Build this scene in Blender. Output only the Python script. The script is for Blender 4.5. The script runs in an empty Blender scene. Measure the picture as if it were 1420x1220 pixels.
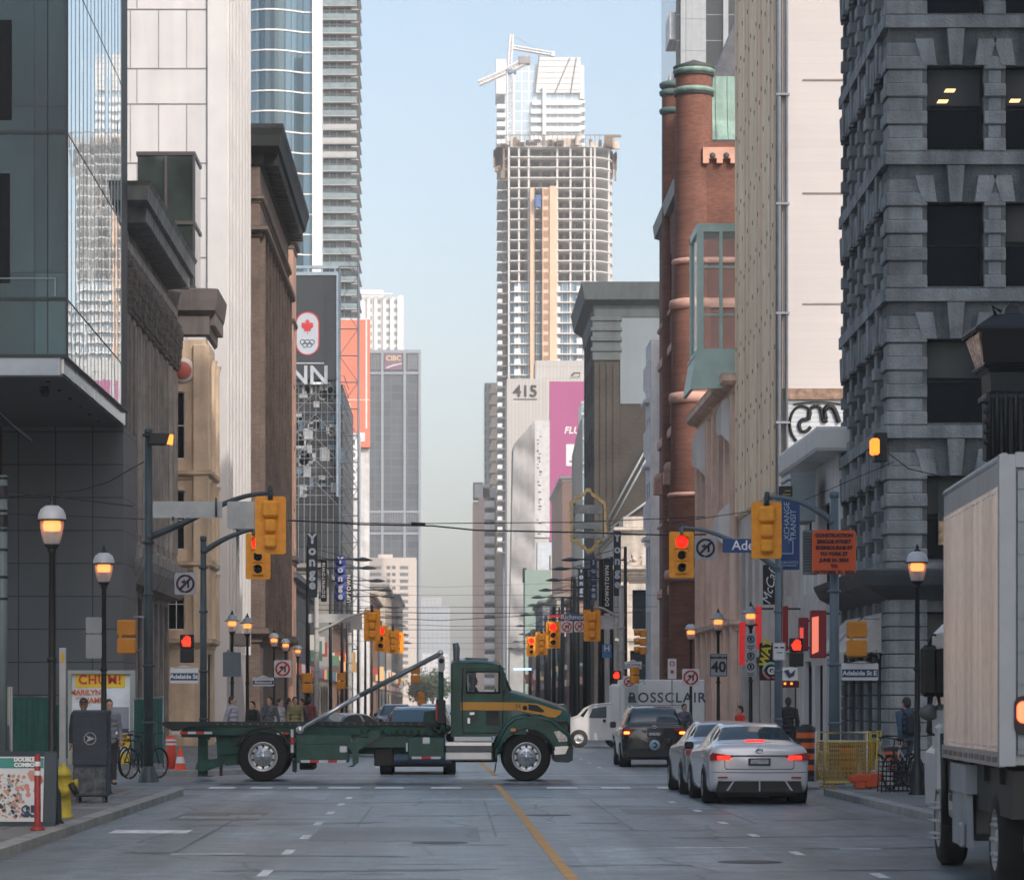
import bpy,math,random
from mathutils import Vector,Matrix
R=math.radians
rnd=random.Random(7)
scene=bpy.context.scene
COL=scene.collection
F=4200.0;VX=625.0;HY=972.0;CH=1.85
def fx(px,Y):return(px-VX)*Y/F
def fz(py,Y):return CH+(HY-py)*Y/F
def fy(py):return CH*F/(py-HY)
MAT={}
def nodes(key):
    m=bpy.data.materials.new(key);m.use_nodes=True
    nt=m.node_tree;b=nt.nodes['Principled BSDF']
    return m,nt,b
def rgb(c):return(c[0],c[1],c[2],1)
def lerpc(c,k):return tuple(max(0,min(1,v*k))for v in c)
def surf(key,col,rough=.6,metal=0,var=.15,scale=1.2,bump=0.,spec=.5,coat=0,streak=0.,bscale=None,sf=2.2):
    if key in MAT:return MAT[key]
    m,nt,b=nodes(key);N=nt.nodes;L=nt.links
    b.inputs['Roughness'].default_value=rough;b.inputs['Metallic'].default_value=metal
    b.inputs['Specular IOR Level'].default_value=spec
    if coat:b.inputs['Coat Weight'].default_value=coat;b.inputs['Coat Roughness'].default_value=.06
    tc=N.new('ShaderNodeTexCoord')
    n1=N.new('ShaderNodeTexNoise');n1.inputs['Scale'].default_value=scale;n1.inputs['Detail'].default_value=6;n1.inputs['Roughness'].default_value=.62
    L.new(tc.outputs['Object'],n1.inputs['Vector'])
    cr=N.new('ShaderNodeValToRGB');cr.color_ramp.elements[0].position=.3;cr.color_ramp.elements[1].position=.7
    cr.color_ramp.elements[0].color=rgb(lerpc(col,1-var));cr.color_ramp.elements[1].color=rgb(lerpc(col,1+var))
    L.new(n1.outputs['Fac'],cr.inputs['Fac']);out=cr.outputs['Color']
    if streak:
        mp=N.new('ShaderNodeMapping');mp.inputs['Scale'].default_value=(sf,sf,.12)
        L.new(tc.outputs['Object'],mp.inputs['Vector'])
        n2=N.new('ShaderNodeTexNoise');n2.inputs['Scale'].default_value=1.0;n2.inputs['Detail'].default_value=5
        L.new(mp.outputs[0],n2.inputs['Vector'])
        r2=N.new('ShaderNodeValToRGB');r2.color_ramp.elements[0].position=.35;r2.color_ramp.elements[1].position=.62
        r2.color_ramp.elements[0].color=(1-streak,)*3+(1,);r2.color_ramp.elements[1].color=(1,1,1,1)
        L.new(n2.outputs['Fac'],r2.inputs['Fac'])
        mx=N.new('ShaderNodeMix');mx.data_type='RGBA';mx.blend_type='MULTIPLY';mx.inputs['Factor'].default_value=1
        L.new(out,mx.inputs['A']);L.new(r2.outputs['Color'],mx.inputs['B']);out=mx.outputs['Result']
    L.new(out,b.inputs['Base Color'])
    if bump:
        n3=N.new('ShaderNodeTexNoise');n3.inputs['Scale'].default_value=bscale or scale*12;n3.inputs['Detail'].default_value=5
        L.new(tc.outputs['Object'],n3.inputs['Vector'])
        bp=N.new('ShaderNodeBump');bp.inputs['Strength'].default_value=bump;bp.inputs['Distance'].default_value=.05
        L.new(n3.outputs['Fac'],bp.inputs['Height']);L.new(bp.outputs[0],b.inputs['Normal'])
    MAT[key]=m;return m
def grid(key,c1,c2,mort,bw,rh,ms=.02,off=.5,rough=.8,metal=0,mrough=None,var=.12,nscale=.6,bias=0,bump=.3,smooth=.1,nb=0.):
    """brick pattern laid on upright walls, coordinates (x+y, z); off=0 gives panels or panes"""
    if key in MAT:return MAT[key]
    m,nt,b=nodes(key);N=nt.nodes;L=nt.links
    tc=N.new('ShaderNodeTexCoord');sp=N.new('ShaderNodeSeparateXYZ');L.new(tc.outputs['Object'],sp.inputs[0])
    ad=N.new('ShaderNodeMath');ad.operation='ADD';L.new(sp.outputs[0],ad.inputs[0]);L.new(sp.outputs[1],ad.inputs[1])
    cb=N.new('ShaderNodeCombineXYZ');L.new(ad.outputs[0],cb.inputs[0]);L.new(sp.outputs[2],cb.inputs[1])
    bt=N.new('ShaderNodeTexBrick');bt.offset=off;bt.squash=1
    bt.inputs['Scale'].default_value=1;bt.inputs['Brick Width'].default_value=bw;bt.inputs['Row Height'].default_value=rh
    bt.inputs['Mortar Size'].default_value=ms;bt.inputs['Mortar Smooth'].default_value=smooth;bt.inputs['Bias'].default_value=bias
    bt.inputs['Color1'].default_value=rgb(c1);bt.inputs['Color2'].default_value=rgb(c2);bt.inputs['Mortar'].default_value=rgb(mort)
    L.new(cb.outputs[0],bt.inputs['Vector'])
    n1=N.new('ShaderNodeTexNoise');n1.inputs['Scale'].default_value=nscale;n1.inputs['Detail'].default_value=6
    L.new(tc.outputs['Object'],n1.inputs['Vector'])
    cr=N.new('ShaderNodeValToRGB');cr.color_ramp.elements[0].position=.3;cr.color_ramp.elements[1].position=.7
    cr.color_ramp.elements[0].color=(1-var,)*3+(1,);cr.color_ramp.elements[1].color=(1,1,1,1)
    L.new(n1.outputs['Fac'],cr.inputs['Fac'])
    mx=N.new('ShaderNodeMix');mx.data_type='RGBA';mx.blend_type='MULTIPLY';mx.inputs['Factor'].default_value=1
    L.new(bt.outputs['Color'],mx.inputs['A']);L.new(cr.outputs['Color'],mx.inputs['B']);L.new(mx.outputs['Result'],b.inputs['Base Color'])
    b.inputs['Metallic'].default_value=metal
    if mrough is None:b.inputs['Roughness'].default_value=rough
    else:
        mr=N.new('ShaderNodeMapRange');mr.inputs['To Min'].default_value=rough;mr.inputs['To Max'].default_value=mrough
        L.new(bt.outputs['Fac'],mr.inputs['Value']);L.new(mr.outputs[0],b.inputs['Roughness'])
    if bump or nb:
        bp=N.new('ShaderNodeBump');bp.inputs['Strength'].default_value=bump or nb;bp.inputs['Distance'].default_value=.03;bp.invert=not nb
        L.new((n1 if nb else bt).outputs['Fac'],bp.inputs['Height']);L.new(bp.outputs[0],b.inputs['Normal'])
    MAT[key]=m;return m
def glass(key,col,rough=.05,metal=.0,wob=.02,spec=.8,var=.3,nscale=.35):
    if key in MAT:return MAT[key]
    m,nt,b=nodes(key);N=nt.nodes;L=nt.links
    tc=N.new('ShaderNodeTexCoord');n1=N.new('ShaderNodeTexNoise');n1.inputs['Scale'].default_value=nscale;n1.inputs['Detail'].default_value=2
    L.new(tc.outputs['Object'],n1.inputs['Vector'])
    cr=N.new('ShaderNodeValToRGB');cr.color_ramp.elements[0].position=.35;cr.color_ramp.elements[1].position=.65
    cr.color_ramp.elements[0].color=rgb(lerpc(col,1-var));cr.color_ramp.elements[1].color=rgb(lerpc(col,1+var))
    L.new(n1.outputs['Fac'],cr.inputs['Fac']);L.new(cr.outputs['Color'],b.inputs['Base Color'])
    b.inputs['Roughness'].default_value=rough;b.inputs['Metallic'].default_value=metal;b.inputs['Specular IOR Level'].default_value=spec
    if wob:
        bp=N.new('ShaderNodeBump');bp.inputs['Strength'].default_value=wob;bp.inputs['Distance'].default_value=.2
        L.new(n1.outputs['Fac'],bp.inputs['Height']);L.new(bp.outputs[0],b.inputs['Normal'])
    MAT[key]=m;return m
def emit(key,col,s):
    if key in MAT:return MAT[key]
    m,nt,b=nodes(key)
    b.inputs['Base Color'].default_value=rgb(col);b.inputs['Emission Color'].default_value=rgb(col);b.inputs['Emission Strength'].default_value=s
    b.inputs['Roughness'].default_value=.4
    MAT[key]=m;return m
def clear(key,col=(.9,.9,.9),rough=.1,alpha=.35):
    if key in MAT:return MAT[key]
    m,nt,b=nodes(key);b.inputs['Base Color'].default_value=rgb(col);b.inputs['Roughness'].default_value=rough
    b.inputs['Alpha'].default_value=alpha
    MAT[key]=m;return m
black=surf('black_paint',(.007,.009,.011),.5,var=.3,scale=4)
dkmetal=surf('dark_metal',(.035,.042,.048),.5,.3,var=.3,scale=3)
galv=surf('galvanised_steel',(.34,.36,.38),.45,.6,var=.2,scale=3)
tealpole=surf('grey_green_pole',(.035,.055,.062),.5,var=.3,scale=3)
lightpole=surf('pale_concrete_pole',(.42,.42,.41),.7,var=.15,scale=3)
yellow=surf('signal_yellow',(.92,.34,.014),.5,var=.14,scale=7)
yellowfar=surf('signal_yellow_sunlit',(.95,.42,.02),.5,var=.1,scale=4)
white=surf('white_paint',(.78,.77,.76),.5,var=.06,scale=2)
lampred=emit('red_signal_light',(1,.008,.004),2.2)
lampdark=surf('unlit_lens',(.012,.012,.012),.15,var=.2)
warm=emit('warm_lamp_light',(1,.25,.03),1.5)
tail=emit('red_tail_light',(1,.015,.008),2.0)
rubber=surf('rubber',(.008,.009,.010),.85,var=.25,scale=5)
chrome=surf('chrome',(.62,.63,.65),.18,1,var=.1)
alum=surf('aluminium',(.55,.56,.57),.35,.9,var=.15,scale=6)
dkglass=glass('dark_window_glass',(.006,.010,.013),.05,0,.03,spec=.45)
bluglass=glass('blue_window_glass',(.10,.16,.2),.05,.3,.03)
signwhite=surf('sign_white',(.72,.72,.72),.5,var=.06)
signback=surf('sign_back_aluminium',(.34,.36,.37),.45,.5,var=.18,scale=2)
signblue=surf('sign_blue',(.015,.06,.2),.45,var=.1)
signred=surf('sign_red',(.6,.03,.03),.45,var=.1)
signblack=surf('sign_black',(.006,.007,.009),.55)
class MB:
    def __init__(s):s.v=[];s.f=[];s.m=[];s.M=None;s.mi=0;s.sm=[];s.smooth=False
    def V(s,p):
        p=Vector(p)
        if s.M is not None:p=s.M @ p
        s.v.append(p);return len(s.v)-1
    def face(s,ids):s.f.append(tuple(ids));s.m.append(s.mi);s.sm.append(s.smooth)
    def poly(s,pts):s.face([s.V(p)for p in pts])
    def box(s,x0,y0,z0,x1,y1,z1,skip=''):
        if x0>x1:x0,x1=x1,x0
        if y0>y1:y0,y1=y1,y0
        if z0>z1:z0,z1=z1,z0
        i=[s.V(p)for p in((x0,y0,z0),(x1,y0,z0),(x1,y1,z0),(x0,y1,z0),(x0,y0,z1),(x1,y0,z1),(x1,y1,z1),(x0,y1,z1))]
        sv=s.smooth;s.smooth=False
        for k,q in(('b',(0,3,2,1)),('t',(4,5,6,7)),('s',(0,1,5,4)),('e',(1,2,6,5)),('n',(2,3,7,6)),('w',(3,0,4,7))):
            if k not in skip:s.face([i[a]for a in q])
        s.smooth=sv
    def rbox(s,x0,y0,z0,x1,y1,z1,c=.02):
        """box with chamfered edges"""
        if x0>x1:x0,x1=x1,x0
        if y0>y1:y0,y1=y1,y0
        if z0>z1:z0,z1=z1,z0
        P={}
        for a in(0,1):
            for b in(0,1):
                for d in(0,1):
                    X=(x0,x1)[a];Y=(y0,y1)[b];Z=(z0,z1)[d]
                    ix=c*(1-2*a);iy=c*(1-2*b);iz=c*(1-2*d)
                    P[a,b,d,0]=s.V((X,Y+iy,Z+iz));P[a,b,d,1]=s.V((X+ix,Y,Z+iz));P[a,b,d,2]=s.V((X+ix,Y+iy,Z))
        def q(*k):s.face([P[t]for t in k])
        q((0,0,0,0),(0,0,1,0),(0,1,1,0),(0,1,0,0));q((1,0,0,0),(1,1,0,0),(1,1,1,0),(1,0,1,0))
        q((0,0,0,1),(1,0,0,1),(1,0,1,1),(0,0,1,1));q((0,1,0,1),(0,1,1,1),(1,1,1,1),(1,1,0,1))
        q((0,0,0,2),(0,1,0,2),(1,1,0,2),(1,0,0,2));q((0,0,1,2),(1,0,1,2),(1,1,1,2),(0,1,1,2))
        for d in(0,1):
            for b in(0,1):q((0,b,d,1),(1,b,d,1),(1,b,d,2),(0,b,d,2))
            for a in(0,1):q((a,0,d,0),(a,1,d,0),(a,1,d,2),(a,0,d,2))
        for a in(0,1):
            for b in(0,1):q((a,b,0,0),(a,b,1,0),(a,b,1,1),(a,b,0,1))
        for a in(0,1):
            for b in(0,1):
                for d in(0,1):q((a,b,d,0),(a,b,d,1),(a,b,d,2))
    def tube(s,pts,r,n=8,cap=True):
        pts=[Vector(p)for p in pts];rr=r if isinstance(r,(list,tuple))else[r]*len(pts)
        rings=[];up=None
        for i,p in enumerate(pts):
            d=(pts[min(i+1,len(pts)-1)]-pts[max(i-1,0)])
            if d.length<1e-9:d=Vector((0,0,1))
            d.normalize()
            if up is None:
                up=Vector((0,0,1))if abs(d.z)<.9 else Vector((1,0,0))
            a=d.cross(up);
            if a.length<1e-6:a=d.orthogonal()
            a.normalize();b=d.cross(a);up=-b if False else up
            rings.append([s.V(p+(a*math.cos(t)+b*math.sin(t))*rr[i])for t in[2*math.pi*k/n for k in range(n)]])
        sv=s.smooth;s.smooth=n>4
        for A,B in zip(rings,rings[1:]):
            for k in range(n):s.face((A[k],B[k],B[(k+1)%n],A[(k+1)%n]))
        s.smooth=False
        if cap:s.face(rings[0]);s.face(rings[-1][::-1])
        s.smooth=sv
    def lathe(s,prof,c=(0,0,0),n=20,a0=0,a1=360,axis='z',sm=True):
        full=a1-a0>=360;cnt=n if full else n+1;rings=[]
        for r,z in prof:
            ring=[]
            for k in range(cnt):
                t=R(a0+(a1-a0)*k/n)
                if axis=='z':p=(c[0]+r*math.cos(t),c[1]+r*math.sin(t),c[2]+z)
                elif axis=='y':p=(c[0]+r*math.cos(t),c[1]+z,c[2]+r*math.sin(t))
                else:p=(c[0]+z,c[1]+r*math.cos(t),c[2]+r*math.sin(t))
                ring.append(s.V(p))
            rings.append(ring)
        sv=s.smooth;s.smooth=sm
        for A,B in zip(rings,rings[1:]):
            for k in range(cnt if full else cnt-1):s.face((A[k],A[(k+1)%cnt],B[(k+1)%cnt],B[k]))
        s.smooth=sv
    def extr(s,pts,a,b,axis='y',cap=True):
        """polygon (u,v) extruded between a and b: axis y -> (u, t, v); x -> (t, u, v); z -> (u, v, t)"""
        def P(u,v,t):return(u,t,v)if axis=='y' else(t,u,v)if axis=='x' else(u,v,t)
        A=[s.V(P(u,v,a))for u,v in pts];B=[s.V(P(u,v,b))for u,v in pts];n=len(pts)
        if cap:s.face(A);s.face(B[::-1])
        sv=s.smooth;s.smooth=False
        for k in range(n):s.face((A[k],B[k],B[(k+1)%n],A[(k+1)%n]))
        s.smooth=sv
    def ball(s,c,r,n=12,m=8,sc=(1,1,1)):
        rings=[]
        for i in range(m+1):
            t=math.pi*i/m
            rings.append([s.V((c[0]+sc[0]*r*math.sin(t)*math.cos(2*math.pi*k/n),c[1]+sc[1]*r*math.sin(t)*math.sin(2*math.pi*k/n),c[2]+sc[2]*r*math.cos(t)))for k in range(n)])
        sv=s.smooth;s.smooth=True
        for A,B in zip(rings,rings[1:]):
            for k in range(n):s.face((A[k],B[k],B[(k+1)%n],A[(k+1)%n]))
        s.smooth=sv
    def mesh(s,name,mats):
        me=bpy.data.meshes.new(name);me.from_pydata([tuple(v)for v in s.v],[],s.f)
        for m in(mats if isinstance(mats,(list,tuple))else[mats]):me.materials.append(m)
        me.polygons.foreach_set('material_index',s.m);me.polygons.foreach_set('use_smooth',s.sm)
        me.validate();me.update();return me
WO={}
def link(name,data,parent=None,local=False):
    o=bpy.data.objects.new(name,data);COL.objects.link(o)
    if parent is not None:
        o.parent=parent
        if not local:o.location=-WO.get(parent.name,Vector((0,0,0)))
        WO[o.name]=Vector((0,0,0))
    return o
def build(mb,name,mats,parent=None,local=False):
    return link(name,mb.mesh(name,mats),parent,local)
def thing(name,label,cat,loc=(0,0,0),group=None,rz=0):
    o=bpy.data.objects.new(name,None);COL.objects.link(o);o.location=loc;o.rotation_euler=(0,0,rz)
    o.empty_display_size=.3
    WO[o.name]=Vector(loc);tag(o,label,cat,group);return o
def tag(o,label=None,cat=None,group=None,kind=None):
    if label:o['label']=label
    if cat:o['category']=cat
    if group:o['group']=group
    if kind:o['kind']=kind
    return o
def dup(root,loc=None,label=None,rz=None,group=None,scale=None):
    r=root.copy();COL.objects.link(r)
    def rec(a,b):
        for ch in list(a.children):
            c=ch.copy();COL.objects.link(c);c.parent=b;rec(ch,c)
    rec(root,r)
    if loc is not None:r.location=loc
    if rz is not None:r.rotation_euler=(0,0,rz)
    if scale:r.scale=(scale,)*3
    if label:r['label']=label
    if group:r['group']=group
    return r
TS=bpy.data.scenes.new('scratch')
def bake(o):
    TS.collection.objects.link(o);vl=TS.view_layers[0];vl.update();dg=vl.depsgraph;dg.update()
    me=bpy.data.meshes.new_from_object(o.evaluated_get(dg));TS.collection.objects.unlink(o);bpy.data.objects.remove(o);return me
def text(name,s,size,mat,parent,loc,rot=(R(90),0,0),local=False,ext=.004,align='CENTER',sx=1,shear=0,bold=0,spacing=1,line=1,world=None):
    cu=bpy.data.curves.new(name,'FONT');cu.body=s;cu.size=size;cu.extrude=ext;cu.align_x=align;cu.align_y='CENTER'
    cu.shear=shear;cu.offset=bold;cu.space_character=spacing;cu.space_line=line;cu.resolution_u=3
    t=bpy.data.objects.new('tmp',cu);me=bake(t);me.name=name
    me.materials.clear();me.materials.append(mat)
    o=bpy.data.objects.new(name,me);COL.objects.link(o)
    if parent is not None:o.parent=parent
    o.rotation_euler=rot;o.scale=(sx,1,1)
    off=Vector((0,0,0))if local or parent is None else WO.get(parent.name,Vector((0,0,0)))
    o.location=Vector(loc)-off
    WO[o.name]=Vector((0,0,0));return o
def frame(p0,p1):
    u=Vector((p1[0]-p0[0],p1[1]-p0[1],0));L=u.length;u.normalize();n=Vector((-u.y,u.x,0))
    M=Matrix(((u.x,n.x,0,p0[0]),(u.y,n.y,0,p0[1]),(0,0,1,0),(0,0,0,1)))
    return M,L
def wall(mb,M,L,z0,z1,ops,d=.2,outer=0.):
    """wall face with rectangular openings [(u0,u1,z0,z1)] and reveals of depth d"""
    us=sorted({0.,L}|{round(a,4)for o in ops for a in o[:2]});zs=sorted({z0,z1}|{round(a,4)for o in ops for a in o[2:4]})
    sv=mb.M;mb.M=M
    O=[(round(o[0],4),round(o[1],4),round(o[2],4),round(o[3],4))for o in ops]
    for j in range(len(zs)-1):
        za,zb=zs[j],zs[j+1];zc=(za+zb)/2;run=None
        row=[o for o in O if o[2]<zc<o[3]]
        for i in range(len(us)-1):
            uc=(us[i]+us[i+1])/2
            solid=not any(o[0]<uc<o[1]for o in row)
            if solid and run is None:run=us[i]
            if(not solid)and run is not None:mb.poly(((run,-outer,za),(us[i],-outer,za),(us[i],-outer,zb),(run,-outer,zb)));run=None
        if run is not None:mb.poly(((run,-outer,za),(us[-1],-outer,za),(us[-1],-outer,zb),(run,-outer,zb)))
    for a,b,c,e in O:
        y0=-outer;y1=d
        mb.poly(((a,y0,c),(a,y1,c),(a,y1,e),(a,y0,e)));mb.poly(((b,y1,c),(b,y0,c),(b,y0,e),(b,y1,e)))
        mb.poly(((a,y0,c),(b,y0,c),(b,y1,c),(a,y1,c)));mb.poly(((a,y1,e),(b,y1,e),(b,y0,e),(a,y0,e)))
    mb.M=sv
WIN={}
def win_mesh(w,h,nx,nz,fr,gl,bar=.05,sill=None,blind=None):
    k=('w',round(w,2),round(h,2),nx,nz,fr.name,gl.name,bar,blind and blind.name)
    if k in WIN:return WIN[k]
    f=MB();t=.06
    f.box(0,-.03,0,bar,t,h);f.box(w-bar,-.03,0,w,t,h);f.box(bar,-.03,0,w-bar,t,bar);f.box(bar,-.03,h-bar,w-bar,t,h)
    for i in range(1,nx):f.box(w*i/nx-bar*.35,-.02,bar,w*i/nx+bar*.35,t-.005,h-bar)
    for j in range(1,nz):f.box(bar,-.015,h*j/nz-bar*.35,w-bar,t-.01,h*j/nz+bar*.35)
    g=MB();g.box(bar*.5,.02,bar*.5,w-bar*.5,.03,h-bar*.5)
    if blind:
        g.mi=1;g.box(bar,.012,h*.55,w-bar,.018,h-bar*.6)
    WIN[k]=(f.mesh('window',fr),g.mesh('pane',[gl,blind or gl]));return WIN[k]
def put_windows(parent,M,ops,fr,gl,d=.2,nx=1,nz=2,bar=.05,blinds=None,cap=100,name='window'):
    W=WO.get(parent.name,Vector((0,0,0)));n=0
    Mi=Matrix.Translation(-W)
    rest=[]
    for o in ops:
        if n>=cap:rest.append(o);continue
        bl=blinds if(blinds and rnd.random()<.35)else None
        fm,gm=win_mesh(o[1]-o[0],o[3]-o[2],nx,nz,fr,gl,bar,None,bl)
        a=bpy.data.objects.new(name,fm);COL.objects.link(a);a.parent=parent
        a.matrix_local=Mi @ M @ Matrix.Translation((o[0],d-.06,o[2]))
        b=bpy.data.objects.new('pane',gm);COL.objects.link(b);b.parent=a;n+=1
    if rest:
        mb=MB();mb.M=M
        for o in rest:
            mb.mi=0;w=(o[1]-o[0]);
            mb.box(o[0],d-.06,o[2],o[1],d,o[3]);mb.mi=1
            mb.box(o[0],d-.075,(o[2]+o[3])/2-.03,o[1],d-.061,(o[2]+o[3])/2+.03)
        r=build(mb,name+'s',[gl,fr],parent);r['kind']='stuff'
def rowops(L,n,z0s,h,m0=.6,m1=.6,frac=.6):
    """n openings evenly along the wall for each sill height"""
    p=(L-m0-m1)/n;w=p*frac;return[(m0+p*(i+.5)-w/2,m0+p*(i+.5)+w/2,z,z+h)for z in z0s for i in range(n)]
cam=bpy.data.cameras.new('camera');co=bpy.data.objects.new('camera',cam);COL.objects.link(co);scene.camera=co
cam.sensor_width=36;cam.sensor_fit='HORIZONTAL';cam.lens=F/1420*36
cam.shift_x=(710-VX)/1420;cam.shift_y=(HY-610)/1420
cam.clip_start=.5;cam.clip_end=20000
co.location=(0,0,CH);co.rotation_euler=(R(90),0,0)
cam.dof.use_dof=True;cam.dof.focus_distance=68;cam.dof.aperture_fstop=5.0
SA,SE=R(32),R(38)
w=bpy.data.worlds.new('World');scene.world=w;w.use_nodes=True
wn=w.node_tree.nodes;bg=wn['Background'];sky=wn.new('ShaderNodeTexSky');sky.sky_type='NISHITA';sky.sun_disc=False
sky.sun_elevation=SE;sky.sun_rotation=math.pi-SA
sky.altitude=50;sky.air_density=1.0;sky.dust_density=4.1;sky.ozone_density=1.2
hs=wn.new('ShaderNodeHueSaturation');hs.inputs['Saturation'].default_value=.92;hs.inputs['Hue'].default_value=.489;w.node_tree.links.new(sky.outputs[0],hs.inputs['Color']);w.node_tree.links.new(hs.outputs[0],bg.inputs['Color']);bg.inputs['Strength'].default_value=.15
sl=bpy.data.lights.new('sun','SUN');sl.energy=1.62;sl.angle=R(.5);sl.color=(1,.91,.82)
so=bpy.data.objects.new('sun',sl);COL.objects.link(so)
sd=Vector((-math.sin(SA)*math.cos(SE),math.cos(SA)*math.cos(SE),-math.sin(SE)))
so.rotation_euler=sd.to_track_quat('-Z','Y').to_euler();so.location=(0,0,300)
scene.view_settings.view_transform='Standard';scene.view_settings.look='None';scene.view_settings.exposure=.66;scene.view_settings.gamma=1
scene.render.engine='CYCLES'
scene.cycles.max_bounces=7;scene.cycles.volume_bounces=0
def asphalt(key,col,lo=.75,hi=1.2):
    m,nt,b=nodes(key);N=nt.nodes;L=nt.links
    tc=N.new('ShaderNodeTexCoord')
    def noise(sc,det=6,vec=None,rg=.6):
        n=N.new('ShaderNodeTexNoise');n.inputs['Scale'].default_value=sc;n.inputs['Detail'].default_value=det;n.inputs['Roughness'].default_value=rg
        L.new(vec or tc.outputs['Object'],n.inputs['Vector']);return n
    mp=N.new('ShaderNodeMapping');mp.inputs['Scale'].default_value=(1.1,.035,1);L.new(tc.outputs['Object'],mp.inputs['Vector'])
    a=noise(.22);s=noise(1,4,mp.outputs[0]);f=noise(22,3);g=noise(2.2,6)
    out=None
    for n,lo_,hi_,p0,p1 in((a,.66,1.32,.3,.7),(s,.7,1.25,.35,.65),(g,.72,1.15,.38,.62),(f,.6,1.35,.3,.7)):
        cr=N.new('ShaderNodeMapRange');cr.inputs['From Min'].default_value=p0;cr.inputs['From Max'].default_value=p1
        cr.inputs['To Min'].default_value=lo_;cr.inputs['To Max'].default_value=hi_;L.new(n.outputs['Fac'],cr.inputs['Value'])
        if out is None:out=cr.outputs[0]
        else:
            mu=N.new('ShaderNodeMath');mu.operation='MULTIPLY';L.new(out,mu.inputs[0]);L.new(cr.outputs[0],mu.inputs[1]);out=mu.outputs[0]
    vm=N.new('ShaderNodeVectorMath');vm.operation='SCALE';vm.inputs[0].default_value=col;L.new(out,vm.inputs['Scale'])
    vo=N.new('ShaderNodeTexVoronoi');vo.feature='DISTANCE_TO_EDGE';vo.inputs['Scale'].default_value=.35
    wv=N.new('ShaderNodeMix');wv.data_type='VECTOR';wv.inputs['Factor'].default_value=.25;nn=noise(1.2,4)
    L.new(tc.outputs['Object'],wv.inputs['A']);L.new(nn.outputs['Color'],wv.inputs['B']);L.new(wv.outputs['Result'],vo.inputs['Vector'])
    lt=N.new('ShaderNodeMapRange');lt.inputs['From Min'].default_value=.002;lt.inputs['From Max'].default_value=.012;lt.inputs['To Min'].default_value=.4;lt.inputs['To Max'].default_value=1
    L.new(vo.outputs['Distance'],lt.inputs['Value'])
    v2=N.new('ShaderNodeVectorMath');v2.operation='SCALE';L.new(vm.outputs[0],v2.inputs[0]);L.new(lt.outputs[0],v2.inputs['Scale'])
    L.new(v2.outputs[0],b.inputs['Base Color'])
    rr=N.new('ShaderNodeMapRange');rr.inputs['To Min'].default_value=.26;rr.inputs['To Max'].default_value=.52;b.inputs['Specular IOR Level'].default_value=.75;L.new(a.outputs['Fac'],rr.inputs['Value']);L.new(rr.outputs[0],b.inputs['Roughness'])
    bp=N.new('ShaderNodeBump');bp.inputs['Strength'].default_value=.3;bp.inputs['Distance'].default_value=.006;L.new(f.outputs['Fac'],bp.inputs['Height']);L.new(bp.outputs[0],b.inputs['Normal'])
    return m
road_m=asphalt('asphalt',(.19,.225,.245));patch_m=asphalt('asphalt_patch',(.07,.085,.095));ltpatch=asphalt('asphalt_worn',(.26,.30,.32))
walk_m=grid('paving_slabs',(.26,.26,.25),(.21,.21,.205),(.09,.09,.09),1.5,1.5,.015,.5,.8,bump=.2)
def floorgrid(key,c1,c2,mo,bw,rh,ms):
    m,nt,b=nodes(key);N=nt.nodes;L=nt.links;tc=N.new('ShaderNodeTexCoord')
    bt=N.new('ShaderNodeTexBrick');bt.inputs['Scale'].default_value=1;bt.inputs['Brick Width'].default_value=bw;bt.inputs['Row Height'].default_value=rh;bt.inputs['Mortar Size'].default_value=ms
    bt.inputs['Color1'].default_value=rgb(c1);bt.inputs['Color2'].default_value=rgb(c2);bt.inputs['Mortar'].default_value=rgb(mo);L.new(tc.outputs['Object'],bt.inputs['Vector'])
    n=N.new('ShaderNodeTexNoise');n.inputs['Scale'].default_value=.8;n.inputs['Detail'].default_value=8;L.new(tc.outputs['Object'],n.inputs['Vector'])
    mr=N.new('ShaderNodeMapRange');mr.inputs['From Min'].default_value=.3;mr.inputs['From Max'].default_value=.7;mr.inputs['To Min'].default_value=.65;mr.inputs['To Max'].default_value=1.15;L.new(n.outputs['Fac'],mr.inputs['Value'])
    vm=N.new('ShaderNodeVectorMath');vm.operation='SCALE';L.new(bt.outputs['Color'],vm.inputs[0]);L.new(mr.outputs[0],vm.inputs['Scale']);L.new(vm.outputs[0],b.inputs['Base Color'])
    b.inputs['Roughness'].default_value=.85;return m
walk_m=floorgrid('sidewalk_slabs',(.24,.24,.235),(.2,.2,.195),(.07,.07,.07),1.5,1.5,.02)
brickwalk=floorgrid('sidewalk_brick_paving',(.2,.15,.13),(.16,.125,.11),(.08,.075,.07),.4,.2,.01)
kerb_m=surf('kerb_concrete',(.3,.295,.28),.85,var=.25,scale=2,bump=.3)
mb=MB();mb.box(-3000,-200,-.5,3000,9000,-.16);g=build(mb,'ground',surf('ground_earth',(.16,.16,.15),.9));g['kind']='structure'
KL,KR=-5.25,7.35
Y1,Y2=62.5,74.5
mb=MB()
def sheet(mb,x0,y0,x1,y1,z):mb.poly(((x0,y0,z),(x1,y0,z),(x1,y1,z),(x0,y1,z)))
sheet(mb,KL-.6,-60,KR+.6,Y1,0);sheet(mb,-150,Y1,150,Y2,0);sheet(mb,KL-.6,Y2,KR+.6,2500,0)
g=build(mb,'road',road_m);g['kind']='structure'
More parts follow.
